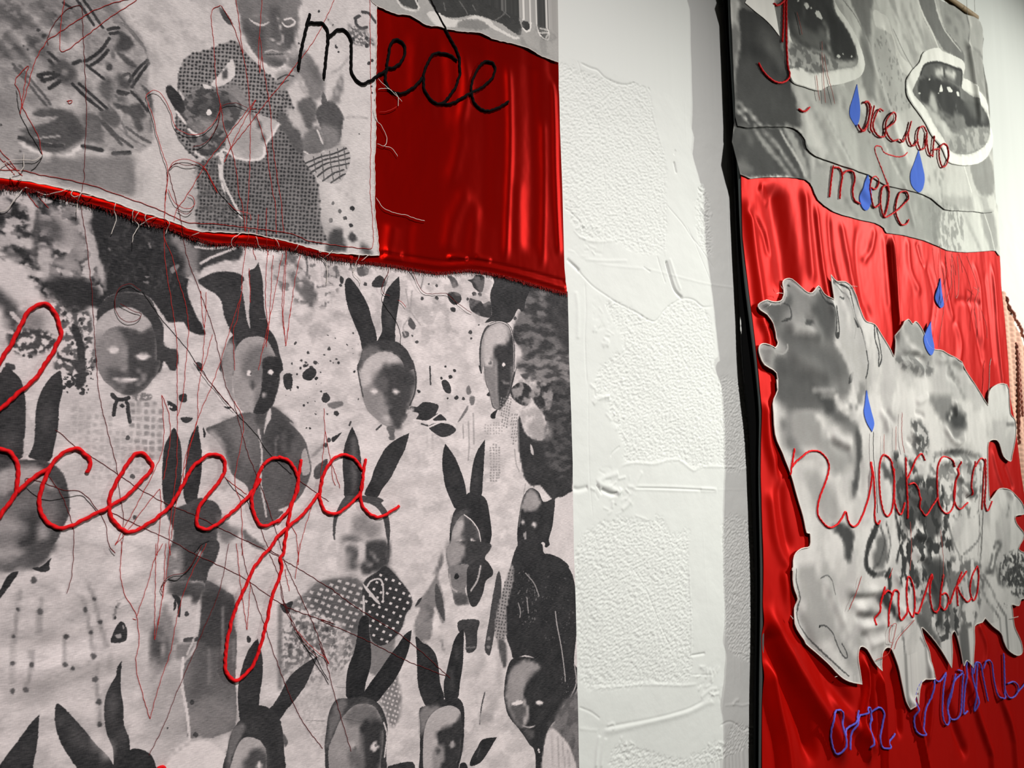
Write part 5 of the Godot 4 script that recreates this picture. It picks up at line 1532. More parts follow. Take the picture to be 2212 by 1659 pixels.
	p.stroke("980,290 1120,300|950,390 1100,420|1050,600 1180,560 1300,520", 12, 0.92, 9, 0.8)
	p.blotch("1440,0 1900,0 1850,440 1680,480 1560,500 1420,420", 0.46, 46, 0.02, 178, 0.14, 0.8, 10, 1.5)
	p.fill("1500,-10 1620,-10 1640,100 1600,220 1620,400 1600,480 1560,360 1530,180", 0.3, 7)
	p.fill("1410,400 1450,360 1560,500 1680,740 1590,600 1500,500", 0.46, 5)
	p.blotch("1540,330 1720,330 1740,480 1680,700 1600,560", 0.24, 30, 0.04, 179, 0.1, 0.8, 6)
	p.fill("1760,420 1800,480 1780,690 1740,560", 0.5, 5)
	p.stroke("1450,540 1490,600 1500,700|1320,470 1340,640 1370,760|1420,790 1430,880", 5, 0.56, 3, 0.8)
	p.stroke("1900,60 1960,160 2010,260 2100,420 2150,560|1880,120 1940,260 2040,400", 5, 0.5, 4, 0.8)
	p.stroke("2010,20 2030,130 2070,140 2090,60 2150,30|1930,50 1990,60", 9, 0.48, 4, 0.8)
	p.blotch("2100,0 2240,0 2240,240 2110,200", 0.3, 22, 0.0, 180, 0.1, 0.8, 8)
	p.spatter("2000,300 2100,300 2120,450 2020,440", 16, 1, 3, 0.4, 181, 2, 0.7)


# machine stitching in red and dark red thread on the left hanging (each line one thread)
const STITCHED := [
	["r", "@Z1 490,-20 460,200 460,412 620,310 800,170 1032,12 840,45 650,130 380,310 358,322"],
	["d", "@Z1 360,365 355,320 400,210 490,100 560,65 615,75 622,200 632,400 642,650 650,850 642,1100 632,1300 @Z3 640,0 610,200 650,450 690,800 710,1100 735,1475 @Z5 750,250 820,550 880,780 910,1030 938,1200 920,1475"],
	["r", "@Z1 355,330 270,470 200,700 150,886! 165,780 200,570 210,520 130,600 110,650"],
	["r", "@Z1 110,650 150,730 170,830 240,960 290,1060 315,1190"],
	["r", "@Z1 1665,60! 1595,105 1610,350 1630,650 1670,850 1690,980 1740,1130 1780,1300 1800,1475 @Z3 1830,250 1850,430"],
	["r", "@Z1 1665,60! 1750,200 1830,420 1870,650 1887,850 1887,1100 1875,1475 @Z3 1850,430"],
	["r", "@Z1 1775,-20 1810,250 1832,422"],
	["r", "@Z1 1980,-20 1960,250 1950,420 1960,572! 1975,400 1955,290"],
	["r", "@Z1 1975,430 2000,600 2040,850 2055,1100 2110,1475 @Z3 2120,200 2140,430"],
	["r", "@Z1 2212,540 2100,680 2000,800 1880,960 1740,1140 1690,1245! 1740,1130 1820,970 1930,770! 1885,835 1930,842"],
	["r", "@Z1 1930,870 1970,1000 2010,1130 2030,1300 2060,1475 @Z3 2080,250 2085,450"],
	["r", "@Z1 1880,830 1680,1090 1550,1260 1420,1475 @Z3 1330,270 1310,350"],
	["r", "@Z1 1640,1475 1550,1300 1530,1270 @Z3 1570,0"],
	["r", "@Z2 430,-20 350,160 250,340 130,500 10,660"],
	["r", "@Z1 500,785! 540,775 540,795 515,800 520,775"],
	["r", "@Z2 685,-20 690,500 695,900 688,1475 @Z4 700,250 710,460 710,520 690,560 400,530 220,500 130,460 0,430 @Z3 1850,400 1640,375 1410,360 1250,290 1080,220 880,150 640,70 330,10 @Z1 300,1340 160,1305 -60,1300"],
	["r", "@Z2 740,40 745,400 742,620"],
	["r", "@Z2 740,0 880,70 1000,100 1150,150 1280,190 1535,218 1700,260 1900,320 2110,420"],
	["r", "@Z2 820,-20 830,40 960,80 1140,140 1300,195 1480,205 1540,215! 1540,100 1535,-20"],
	["r", "@Z2 960,-20 960,75"], ["r", "@Z2 1885,-20 1890,180 1905,340"],
	["r", "@Z1 -60,1090 60,1220 160,1345"], ["r", "@Z1 -20,1190 110,1340"], ["r", "@Z1 30,1230 170,1345"],
	["r", "@Z3 180,100 290,242"], ["r", "@Z3 250,110 370,244"],
	["r", "@Z3 1265,-20 1240,300 1245,480 1260,700 1300,950 1340,1250 1342,1475 @Z5 1345,250 1345,430 1340,800 1285,1300 1290,1475"],
	["r", "@Z3 1255,100 1240,300 1250,480 1300,600 1350,780 1400,950 1430,1150 1405,1475 @Z5 1390,250 1345,430"],
	["d", "@Z3 1270,-20 1340,250 1380,430 1420,620 1500,840 1560,1000 1620,1170 1690,1475 @Z5 1720,200 1780,330 1830,520 1880,700 1960,900 2050,1150 2150,1475"],
	["r", "@Z3 1520,870 1540,1100 1552,1200 1530,1475"], ["r", "@Z3 1560,880 1562,1000 1550,1150"],
	["r", "@Z3 1830,900 1750,1150 1650,1475 @Z5 1600,200 1500,440 1430,700 1340,1050 1300,1350"],
	["r", "@Z3 1840,830 1800,1080 1770,1180 1780,1475"],
	["r", "@Z3 1880,400 1850,640 1830,860"], ["r", "@Z3 1890,700 1900,960"],
	["r", "@Z3 2170,560 2140,980 2170,1290! 2212,950"],
	["r", "@Z3 2030,560 2010,900 2030,1200 1990,1320"],
	["r", "@Z3 2070,600 2040,1100 2020,1300"], ["r", "@Z3 2140,590 2080,920 2020,1180 1960,1475"],
	["r", "@Z3 1950,300 1935,460 1920,560 1940,640"], ["r", "@Z3 2010,250 2010,480 2035,600"], ["r", "@Z3 1610,1200 1560,1400 1530,1475"],
	["r", "@Z5 1530,60 1500,250 1500,420 1470,540"],
	["d", "@Z5 420,520! 450,540 550,630 750,760 1000,930 1220,1060 1500,1180 1780,1320 2100,1475 @Z7 1900,100 2212,290 @Z8 400,320 600,460 900,650 1212,926"],
	["d", "@Z5 850,1150 1100,1270 1300,1360 1490,1475 @Z7 1330,70 1600,200 1900,400 2212,510 @Z8 300,520 600,650 900,800 1180,912"],
	["r", "@Z5 1228,255 1240,450 1240,640 1200,770 1100,970 980,1200 870,1396! 960,1300 1080,1130 1212,968! 1222,1100 1190,1475"],
	["d", "@Z5 190,940 200,890 350,930 480,980 560,980 640,1010 720,1100 800,1230 820,1380 872,1455"],
	["d", "@Z5 350,850 460,1000 530,1180 560,1300 556,1475 @Z7 475,200 440,312"],
	["r", "@Z5 1700,880 1800,960 1872,1010"], ["r", "@Z5 1780,300 1850,480 1780,900 1830,1100 1838,1475"],
	["r", "@Z5 1228,255 1280,400 1290,600 1240,900"],
	["r", "@Z5 1470,540 1400,760 1390,900"], ["d", "@Z5 1950,1200 2040,1420 2120,1475"],
	["r", "@Z6 335,340! 345,500 380,700 400,850 420,900"], ["r", "@Z6 345,500 320,750 295,960"], ["r", "@Z6 385,720 430,850 452,920"],
	["d", "@Z6 160,870 250,930 372,1016"], ["r", "@Z6 245,1060 200,1200 165,1340 145,1475"], ["r", "@Z6 100,1200 135,1260 150,1475"],
	["r", "@Z7 805,-40 800,200 830,320 905,462 920,650 900,760 930,930 995,1146! 1050,930 1130,700 1180,450 1240,250 1370,-20"],
	["r", "@Z7 1080,-20 1020,100 970,280 905,470"], ["r", "@Z7 1035,-20 1030,300 1025,622! 1060,450 1100,200 1135,-20"],
	["r", "@Z7 1100,-20 1080,300 1050,520"], ["r", "@Z7 880,480 905,485"],
	["d", "@Z7 1520,-20 1460,280 1330,600 1200,900 1090,1180 988,1386"],
	["r", "@Z7 1570,-20 1600,280 1640,556! 1662,240"],
	["d", "@Z7 1600,-20 1650,210 1760,540 1880,880 2000,1150 2142,1342"],
	["d", "@Z7 1790,50 1850,200 1890,380 1980,580"],
	["d", "@Z7 1880,80 1960,260 2080,520 2180,780 @Z8 290,680 350,850 400,1050 450,1220 515,1442"],
	["r", "@Z7 1890,150 1920,297"], ["r", "@Z7 1990,-20 1960,217"], ["d", "@Z8 20,280 40,400 120,590"],
	["r", "@Z4 180,555 120,860 62,1292! 40,1050 50,900 65,570"],
]

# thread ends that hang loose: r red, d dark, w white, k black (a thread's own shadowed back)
const LOOSE := [
	["r", "@Z1 1110,780 1105,735 1160,700 1220,740 1280,850 1330,990 1450,1040 1560,1000 1640,900 1665,800"],
	["d", "@Z1 1665,820 1720,800 1790,800 1870,835|@Z1 1665,830 1640,960 1560,1090 1450,1135"],
	["r", "@Z1 1110,780 1150,900 1200,1100 1265,1310 1250,1475|@Z1 1265,1310 1300,1250 1380,1225 1470,1240 1550,1300 1640,1475"],
	["d", "@Z1 1280,1290 1330,1250 1400,1270 1480,1265"],
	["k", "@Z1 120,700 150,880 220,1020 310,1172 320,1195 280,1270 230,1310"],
	["r", "@Z3 1270,110 1310,210 1400,260 1460,240 1460,180 1415,150"],
	["d", "@Z3 1330,270 1400,300 1450,270"],
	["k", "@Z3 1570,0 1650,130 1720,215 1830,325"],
	["r", "@Z3 1720,215 1780,270 1880,300 1890,350"],
	["d", "@Z3 1070,872 980,820 900,860 872,950 890,1050 960,1110 1040,1090 1072,1048 1000,1020 910,970"],
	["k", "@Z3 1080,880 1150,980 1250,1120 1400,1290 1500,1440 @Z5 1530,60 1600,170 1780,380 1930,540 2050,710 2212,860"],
	["d", "@Z5 1470,0 1600,170 1780,380"],
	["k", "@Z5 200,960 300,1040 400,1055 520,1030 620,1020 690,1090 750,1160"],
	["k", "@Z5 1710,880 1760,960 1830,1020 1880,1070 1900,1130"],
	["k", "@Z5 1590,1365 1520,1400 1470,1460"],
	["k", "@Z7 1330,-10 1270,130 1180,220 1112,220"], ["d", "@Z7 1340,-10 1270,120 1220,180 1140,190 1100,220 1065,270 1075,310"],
	["d", "@Z7 725,0 740,25 766,44"],
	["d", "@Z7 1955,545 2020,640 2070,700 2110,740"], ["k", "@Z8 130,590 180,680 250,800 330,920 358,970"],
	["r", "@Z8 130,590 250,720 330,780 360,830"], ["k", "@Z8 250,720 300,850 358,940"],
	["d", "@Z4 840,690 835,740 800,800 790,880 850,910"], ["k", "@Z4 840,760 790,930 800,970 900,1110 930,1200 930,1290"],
	["r", "@Z4 910,945 940,960 970,1000"],
	["d", "@Z4 1025,690 1050,800 1120,890 1270,890 1320,930 1370,970 1420,1010 1472,1040"],
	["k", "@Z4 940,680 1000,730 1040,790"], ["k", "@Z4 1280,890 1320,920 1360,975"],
	["w", "@Z4 735,170 790,250 880,290 950,300 1030,330 1105,346"],
	["w", "@Z2 752,605 790,650 870,720 932,780"], ["w", "@Z2 750,686 800,682 860,700 900,745 902,812"],
	["w", "@Z2 710,830 740,930 770,960 815,1050 812,1090 790,1118 742,1100"], ["w", "@Z2 800,1120 850,1130 897,1196"],
	["r", "@Z2 760,860 830,850 890,820"],
	["w", "@Z3 -20,275 60,250 130,150 190,95 240,105 330,140 400,142 490,120 530,100"],
	["w", "@Z3 80,-10 85,30 130,45 165,30"], ["w", "@Z3 555,110 530,150 560,170 590,160"],
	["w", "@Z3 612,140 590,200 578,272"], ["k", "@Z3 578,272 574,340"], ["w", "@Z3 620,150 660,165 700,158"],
	["w", "@Z3 875,205 862,260 882,320 840,442"], ["w", "@Z3 1010,255 1000,300 1008,355"],
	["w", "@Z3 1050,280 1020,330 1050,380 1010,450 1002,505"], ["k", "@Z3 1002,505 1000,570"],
	["w", "@Z3 1118,290 1092,320 1132,392"], ["w", "@Z3 1185,320 1120,340 1062,376"], ["w", "@Z3 1240,330 1275,370 1255,442"],
	["w", "@Z3 1450,455 1500,440"], ["w", "@Z3 1832,435 1760,480 1748,515 1775,556"], ["w", "@Z3 1930,465 1950,520 1982,552"], ["w", "@Z3 2060,465 2110,540"],
	["w", "@Z4 402,570 350,622"], ["w", "@Z4 290,560 310,592 320,565"], ["w", "@Z4 612,600 590,670 570,720"], ["w", "@Z4 570,700 575,740 620,790 622,822"],
	["w", "@Z4 690,600 630,645"], ["w", "@Z4 285,592 350,640 372,700 370,822"], ["w", "@Z4 145,525 125,572"],
	["w", "@Z1 175,1180 170,1300 90,1330 80,1370 130,1380 165,1345"], ["w", "@Z1 0,1305 20,1260 80,1235 160,1225 260,1230 318,1190"],
]

const BLACK_WORD := [
	"@Z2 235,118 215,190 190,290 160,430 145,542", "@Z2 212,190 280,185 330,195 362,240 370,320 355,440 345,540 333,606",
	"@Z2 365,310 410,260 470,235 520,270 545,330 545,450 547,560 580,620 630,648 690,625 740,590 808,545",
	"@Z2 805,530 880,515 930,470 955,400 940,340 890,310 850,340 828,430 815,540 805,620 840,690 900,717 960,710 1020,670 1085,600",
	"@Z2 1130,-40 1180,80 1240,190 1290,290 1340,380 1362,450 1365,510 1370,560 1340,660 1290,740 1240,785 1170,780 1112,710 1095,640 1105,540 1140,460 1180,415 1240,408 1300,430 1350,470",
	"@Z2 1230,790 1310,790 1370,760 1440,720 1520,680 1600,620 1637,550 1625,490 1580,470 1530,500 1480,580 1452,680 1465,750 1500,810 1570,842 1650,830 1735,780",
]
const RED_WORD := [
	"@Z3 -60,1520 20,1380 100,1250 160,1130 220,1020 270,990 330,965 390,1000 430,1070 462,1180 450,1240 380,1370 310,1475 @Z5 300,90 260,140 170,215 80,295 -40,390",
	"@Z5 -60,660 0,665 70,690 110,740 142,820 130,900 120,1000 60,1090 -40,1230",
	"@Z5 120,1000 200,930 290,860 380,800 440,730 510,680 590,665 640,700 687,760 678,800 660,850",
	"@Z5 395,785 350,870 315,960 300,1060 300,1120 340,1200 400,1250 460,1265 540,1250 620,1210 720,1160 830,1105 920,1050 990,1000 1060,920 1140,840 1155,780 1110,720 1050,695 990,740 930,840 870,940 835,1030 830,1130 860,1210 920,1270 980,1297 1060,1275 1130,1230 1200,1180 1270,1120 1330,1040 1390,930 1450,820 1520,750 1610,705 1680,725 1705,780 1700,850 1640,940 1560,1040 1510,1110 1490,1200 1500,1250 1560,1277 1640,1240 1730,1170 1830,1080 1930,970 1975,890",
	"@Z5 1990,790 2050,745 2130,732 @Z6 0,692 60,710 110,760 145,840 145,930 110,1010 70,1090 0,1165 @Z5 2120,1205 2040,1242 1970,1240 1930,1160 1910,1070 1930,960 1990,790",
	"@Z6 173,710 150,830 140,920 110,1010 90,1090 70,1210 50,1320 40,1400 @Z7 1860,80 1870,150 1840,240 1800,350 1770,500 1730,650 1690,770 1620,860 1560,890 1510,850 1495,770 1510,620 1550,450 1600,330 1650,220 1700,120 1800,0 @Z6 0,1270 40,1230 100,1180 160,1130 230,1050 300,960",
	"@Z6 610,790 560,710 490,680 420,695 385,730 340,800 315,900 308,1000 340,1080 400,1107 470,1080 540,1020 600,950 615,850",
	"@Z6 640,706 620,790 605,900 600,980 620,1060 680,1115 740,1128 810,1095 882,1048",
	"@Z7 1040,1476 1075,1462 1095,1480",
]
const RIGHT_WORDS := [
	["red", ["@R3 435,28 470,46 510,25 550,-20", "@R3 530,-20 525,150 520,280 513,362", "@R3 550,-20 550,200 550,400 560,560 577,645 545,692 480,705 410,670 350,610 308,538", "@R3 650,928 700,952 745,915"]],
	["red", ["@R3 1208,872 1240,868 1262,920 1250,1000 1232,1080 1200,1122 1158,1062", "@R4 110,900 90,1000 78,1100 100,1130", "@R4 192,950 160,930 130,970 100,1060 120,1130 160,1167 200,1160 215,1100 270,1050 292,980 260,963 220,1020 208,1090 230,1160 270,1202 310,1190", "@R4 318,1190 350,1212 400,1130 425,1038 402,1150 420,1230 450,1242 482,1190", "@R4 560,1130 530,1080 490,1100 475,1180 500,1270 540,1260 560,1130 560,1220 580,1310 612,1332", "@R4 625,1158 615,1250 610,1342", "@R4 612,1280 650,1270 668,1280", "@R4 702,1225 670,1260 665,1340 690,1422 720,1410 746,1330 735,1250 702,1225", "@R4 20,880 50,870 70,920 60,1020 30,1100 0,1122"]],
	["red", ["@R4 395,1300 340,1337 260,1330 190,1300 165,1255 120,1248 115,1290 150,1390 200,1520 240,1640", "@R5 797,-10 785,80 770,220", "@R5 800,5 840,10 862,60 850,150 845,232", "@R5 860,60 890,30 930,40 947,100 935,180 950,240 992,266", "@R5 1060,150 1100,160 1122,110 1100,70 1070,90 1055,160 1070,240 1095,292 1132,265", "@R5 1130,-10 1160,70 1190,140 1195,220 1180,300 1160,357", "@R5 1190,130 1150,150 1135,220 1140,300 1165,362 1230,330 1290,280 1327,230 1310,180 1270,190 1245,260 1245,340 1280,412 1320,410 1337,380"]],
	["red", ["@R6 532,503 515,600 498,702", "@R6 510,640 560,580 620,530 690,523 740,560 782,630 760,740 720,850 700,940 710,1010 780,1082 840,1065 880,1010 905,968 925,1040 960,1077 1000,1050 1050,930 1080,800 1090,600 1100,750 1110,900 1120,1030 1140,1062 1157,1030", "@R6 1250,620 1220,570 1180,553 1155,620 1150,750 1160,880 1180,970 1210,1002 1240,960 1255,850 1260,650", "@R6 1238,590 1260,720 1260,880 1280,960 1310,987 1342,900", "@R6 1348,568 1350,700 1360,900 1360,1022", "@R6 1350,740 1390,660 1420,580 1460,543 1487,592", "@R6 1370,768 1410,760 1440,820 1450,930 1490,997 1540,930 1582,860", "@R6 1705,640 1650,568 1600,580 1575,660 1575,800 1590,920 1640,982 1690,940 1710,830 1720,650", "@R6 1742,598 1720,700 1700,850 1720,930 1750,947 1802,900", "@R6 1820,850 1830,720 1852,598", "@R6 1850,640 1890,578 1922,600 1910,740 1900,952", "@R6 1930,578 1930,760 1920,900 1940,962 1977,890"]],
	["red", ["@R7 1192,158 1160,280 1118,442", "@R7 1180,220 1210,188 1242,220 1220,340 1215,452", "@R7 1235,260 1260,188 1292,200 1290,300 1300,390 1320,402 1360,300", "@R7 1360,90 1350,200 1360,330 1385,382 1410,320 1405,180 1378,90 1360,92", "@R7 1410,350 1440,352 1490,200 1530,68 1520,200 1540,330 1570,352", "@R7 1622,68 1600,200 1590,310 1560,352", "@R7 1590,290 1630,332 1662,260 1640,208 1610,220", "@R7 1755,50 1720,150 1727,302", "@R7 1790,45 1740,120 1710,170 1670,292", "@R7 1720,150 1750,220 1792,272 1830,240", "@R7 1872,8 1830,80 1813,180 1840,262 1870,200 1882,60 1872,8"]],
	["blue", ["@R7 800,1053 770,1090 763,1170 780,1280 820,1382 850,1310 850,1200 862,1120 840,1060 800,1053", "@R7 860,1240 920,1180 990,1100 1002,1066", "@R7 982,1108 950,1200 923,1352", "@R7 970,1140 1050,1060 1082,1048 1090,1120 1070,1230 1048,1332", "@R7 1090,1150 1140,1048 1172,1070 1170,1180 1155,1280 1180,1342 1230,1290 1267,1238"]],
	["blue", ["@R7 1460,848 1430,900 1410,1000 1405,1120 1420,1210 1450,1243 1480,1190 1490,1080 1520,980 1540,840 1590,855 1642,788", "@R7 1640,792 1620,900 1610,1050 1620,1140 1650,1173 1680,1080 1690,920 1712,800", "@R7 1728,770 1762,790 1700,860 1680,1000 1690,1110 1720,1142 1750,1080 1760,920 1767,800", "@R7 1790,708 1780,900 1770,1092 1800,1070", "@R7 1830,720 1830,820 1842,1072 1860,900 1872,720", "@R7 1840,800 1860,718 1892,730 1910,830 1947,1002", "@R7 1908,762 1930,698 1972,720 1990,850 2020,962 2050,972 2070,920 2060,648", "@R7 2062,660 2070,900 2100,972 2150,960 2172,900 2140,858 2088,870", "@R7 2165,935 2240,850"]],
]
const TEARS := [
	["felt teardrop beside the first letter of the upper red word", "@R3 1150,718! 1120,820 1090,920 1095,1000 1147,1084! 1172,1020 1177,920 1165,820"],
	["felt teardrop right of centre, above the dark seam", "@R4 490,1278! 460,1370 420,1480 430,1580 490,1642 530,1600 542,1510 520,1400"],
	["felt teardrop over the lower red word", "@R5 1045,58! 1010,150 993,220 1003,280 1035,313 1065,280 1072,200 1060,120"],
	["narrow felt teardrop on red satin", "@R5 1565,798! 1545,880 1538,950 1565,1012 1587,990 1575,900"],
	["felt teardrop at the forehead of the grey face", "@R5 1500,1108! 1470,1170 1448,1230 1465,1300 1500,1352 1522,1300 1505,1200"],
	["crumpled felt teardrop on the grey face", "@R6 1060,78! 1050,180 1043,240 1060,310 1102,383! 1117,320 1095,230 1075,150"],
]


func runs_of(text: String, z: float, relief: Relief, off: float, step: float, wobble := 0.0, hop := 0.0, hop_len := 0.01, seed_ := 1) -> Array:
	var all := []
	var area: Area = AREAS.P
	for t in text.split("|", false):
		all.append(laid(t, area, z, relief, off, step, wobble, hop, hop_len, seed_))
	return all


func left_hanging() -> void:
	var t := thing("patchwork_hanging", "large black and white printed cloth with dark red satin patch, beside the bare white plaster", "wall hanging")
	# ---- folds ----
	var fold := Relief.new(Rect2(-0.1, 0.85, 1.05, 1.3), 0.004)
	for f in FOLDS_L:
		fold.ridge(on_plane(curve(f[0], AREAS.P), ZL), f[1], f[2], 0.25)
	var rnd := FastNoiseLite.new()
	rnd.seed = 4
	rnd.frequency = 7.0
	for j in fold.ny:
		for i in fold.nx:
			fold.v[j * fold.nx + i] += 0.0012 * rnd.get_noise_2d(i * 0.004, j * 0.0025)
	var satin_fold := Relief.new(Rect2(-0.1, 1.65, 1.05, 0.5), 0.002)
	for f in FOLDS_SATIN:
		satin_fold.ridge(on_plane(curve(f[0], AREAS.P), ZL), f[1] * (1.25 if f[1] > 0.0055 else 1.0), f[2] * (0.72 if f[1] > 0.0055 else 1.15), f[3])
	for j in satin_fold.ny:
		for i in satin_fold.nx:
			satin_fold.v[j * satin_fold.nx + i] += 0.001 * rnd.get_noise_2d(i * 0.002, j * 0.0008 + 5.0)
	# ---- cloths ----
	var low := Rect2(-0.03, 0.88, 0.885, 0.96)
	var p := Print.new(self, low, ZL, 1880, 0.89)
	draw_lower(p)
	var m := printed(p.finish(Color(0.088, 0.092, 0.1), Color(0.89, 0.85, 0.848), 0.75, 0.24, 0.09, 3))
	var q := on_plane(curve(LOWER, AREAS.P, true, 1), ZL)
	part("printed_panel", cloth(q, ZL, 0.005, fold, low), m, t, "lower printed panel of children wearing rabbit ears")
	q = on_plane(curve(SATIN, AREAS.P, true, 1), ZL + 0.004)
	part("satin_panel", cloth(q, ZL + 0.004, 0.003, satin_fold, low), mats.satin, t, "dark red satin panel with frayed lower edge")
	frayed_edge(t, satin_fold)
	var up := Rect2(-0.03, 1.66, 0.885, 0.5)
	p = Print.new(self, up, ZL + 0.006, 2048, 0.86)
	draw_upper(p)
	m = printed(p.finish(Color(0.088, 0.092, 0.1), Color(0.865, 0.838, 0.83), 0.75, 0.26, 0.1, 5))
	q = on_plane(curve(UPPER, AREAS.P, true, 1), ZL + 0.006)
	part("printed_panel", cloth(q, ZL + 0.006, 0.005, fold, up), m, t, "upper printed panel of a plaid jacket and a boy in gingham")
	var sh := Rect2(0.46, 1.98, 0.4, 0.25)
	p = Print.new(self, sh, ZL + 0.007, 1024, 0.66)
	draw_shoes(p)
	m = printed(p.finish(Color(0.14, 0.145, 0.145), Color(0.86, 0.85, 0.83), 1.2, 0.14, 0.06, 7))
	q = on_plane(curve(SHOES, AREAS.P, true, 1), ZL + 0.007)
	part("printed_panel", cloth(q, ZL + 0.007, 0.005, null, sh), m, t, "small printed panel of feet in sandals")
	# raw white edge of the upper panel
	for e in [EDGE_UP, EDGE_SIDE, EDGE_SHOES]:
		part("raw_edge", tube(runs_of(e, ZL + 0.006, null, 0.0005, 0.002, 0.0008, 0, 0.01, 3), 0.0007, 5), mats.white_thread, t)
	# ---- what lies on top: the height of the uppermost cloth ----
	var top := Relief.new(Rect2(-0.1, 0.85, 1.05, 1.3), 0.003)
	var lay := [[on_plane(curve(SATIN, AREAS.P, true, 1), ZL + 0.004), 0.0045, satin_fold], [on_plane(curve(UPPER, AREAS.P, true, 1), ZL + 0.006), 0.0062, fold], [on_plane(curve(SHOES, AREAS.P, true, 1), ZL + 0.007), 0.0072, null]]
	for j in top.ny:
		for i in top.nx:
			var pt := top.box.position + Vector2(i, j) * top.step
			var hh := fold.get_at(pt.x, pt.y)
			if pt.y > 1.74:
				for l in lay:
					if Geometry2D.is_point_in_polygon(pt, l[0]):
						hh = maxf(hh, l[1] + (l[2].get_at(pt.x, pt.y) if l[2] else 0.0))
			top.v[j * top.nx + i] = hh
	# ---- lettering ----
	var w := group_part("embroidered_word", t, "black yarn word stitched across print and satin")
	for s in BLACK_WORD:
		part("letter", tube(runs_of(s, ZL, top, 0.0017, 0.0012, 0.0008, 0.0003, 0.012, 9), 0.0021, 8, 2, 0.0085), mats.black_yarn, w)
	w = group_part("embroidered_word", t, "red yarn word stitched across the rabbit eared children")
	for s in RED_WORD:
		part("letter", tube(runs_of(s, ZL, top, 0.0017, 0.0012, 0.0007, 0.0004, 0.012, 12), 0.0022, 8, 2, 0.0085), mats.red_yarn, w)
	var kinds := {"r": mats.red_thread, "d": mats.dark_thread, "w": mats.white_thread, "k": mats.black_thread}
	var n := 0
	for s in STITCHED:
		n += 1
		part("stitched_thread", tube(runs_of(s[1], ZL, top, 0.0003, 0.0013, 0.0006, 0.0002, 0.0032, n), 0.00036, 5), kinds[s[0]], t)
	for s in LOOSE:
		n += 1
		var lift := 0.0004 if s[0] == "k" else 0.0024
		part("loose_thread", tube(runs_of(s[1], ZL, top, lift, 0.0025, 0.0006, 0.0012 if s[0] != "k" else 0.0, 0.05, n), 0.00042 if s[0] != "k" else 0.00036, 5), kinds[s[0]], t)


const FOLDS_L := [
	["0,1480 100,1450 240,1410 330,1390", 0.02, 0.004], ["0,1420 140,1395 260,1370", 0.016, -0.003], ["200,1580 340,1480 420,1430", 0.016, 0.002],
	["520,540 560,560 640,548", 0.008, 0.002], ["700,1040 860,1035 1000,1020", 0.012, 0.002], ["620,1060 760,1075 900,1080", 0.014, -0.0015],
	["0,1150 160,1165 300,1190", 0.014, 0.002], ["200,1120 330,1150 440,1160", 0.012, -0.0015], ["560,560 580,700 600,760", 0.012, 0.002],
	["400,700 500,850 520,980", 0.014, -0.0018], ["760,1380 940,1360 1100,1330", 0.016, 0.0016], ["880,1240 1040,1230 1200,1220", 0.014, 0.0012],
	["300,1220 420,1270 520,1300", 0.012, 0.0018], ["100,1300 240,1260 330,1220", 0.016, 0.002], ["440,1560 560,1520 700,1500", 0.014, 0.0015],
	["60,60 200,200 330,420", 0.02, 0.002], ["400,60 420,220 380,400", 0.02, 0.0018], ["700,260 720,360 700,480", 0.014, 0.0015],
]
const FOLDS_SATIN := [
	["1093,130 1097,220 1098,330 1093,450 1088,580", 0.008, 0.0036, 0.1], ["1140,120 1148,300 1145,560", 0.018, -0.004, 0.08],
	["1191,170 1194,250 1197,400 1205,560", 0.006, 0.003, 0.08], ["990,90 1000,140 1004,200 985,300", 0.011, 0.004, 0.3], ["960,420 985,340 1000,260", 0.012, 0.0022, 0.3],
	["940,70 950,150 955,300", 0.014, -0.003, 0.25], ["890,60 895,120 890,250", 0.012, 0.002, 0.3], ["1040,90 1045,250 1040,500", 0.02, -0.0028, 0.1],
	["960,560 975,480 1010,400", 0.014, 0.003, 0.2], ["1015,575 1020,500 1030,430", 0.012, 0.0022, 0.2], ["830,560 838,530 845,480", 0.011, 0.003, 0.2], ["880,575 878,520 884,470", 0.011, -0.002, 0.2],
	["818,556 880,566 950,576 1020,574 1080,584 1140,600 1222,625", 0.0045, 0.0024, 0.02], ["818,548 880,556 950,566 1020,564 1080,574 1140,588 1222,610", 0.0035, -0.002, 0.02],
	["960,558 985,556 1010,562", 0.005, 0.003, 0.2], ["825,545 850,550 870,556", 0.006, 0.003, 0.2], ["1020,556 1040,560 1060,566", 0.005, 0.002, 0.2],
	["-60,384 70,402 182,428 256,449 310,468 370,487 421,505 478,513 541,517 600,525 643,534 700,551 759,557", 0.0035, 0.003, 0.01],
	["1155,90 1180,140 1206,210", 0.01, -0.002, 0.2], ["1120,560 1115,470 1118,380", 0.012, 0.0018, 0.2], ["1168,590 1172,420 1170,250", 0.007, 0.002, 0.1],
]
const EDGE_UP := "-70,372 0,383 43,389 105,401 182,417 256,441 310,460 370,478 421,498 478,502 541,505 600,517 643,528 700,544 759,549 818.5,552"
const EDGE_SIDE := "818.5,552 817,528 815.6,505 812,480 810,451 809,420 810,390 809,350 812,285 811,199 813,114 813.6,11"
const EDGE_SHOES := "801,0 812,11 856,30 885,33 922,54 950,57 964.6,63 1000,68 1038.6,71 1067,85 1107,94 1141,104 1170,121 1206.7,135"


func printed(tex: Texture2D) -> StandardMaterial3D:
	var m := plain(Color.WHITE, 0.88, 0.2)
	m.albedo_texture = tex
	m.texture_repeat = false
	m.heightmap_enabled = false
	return m


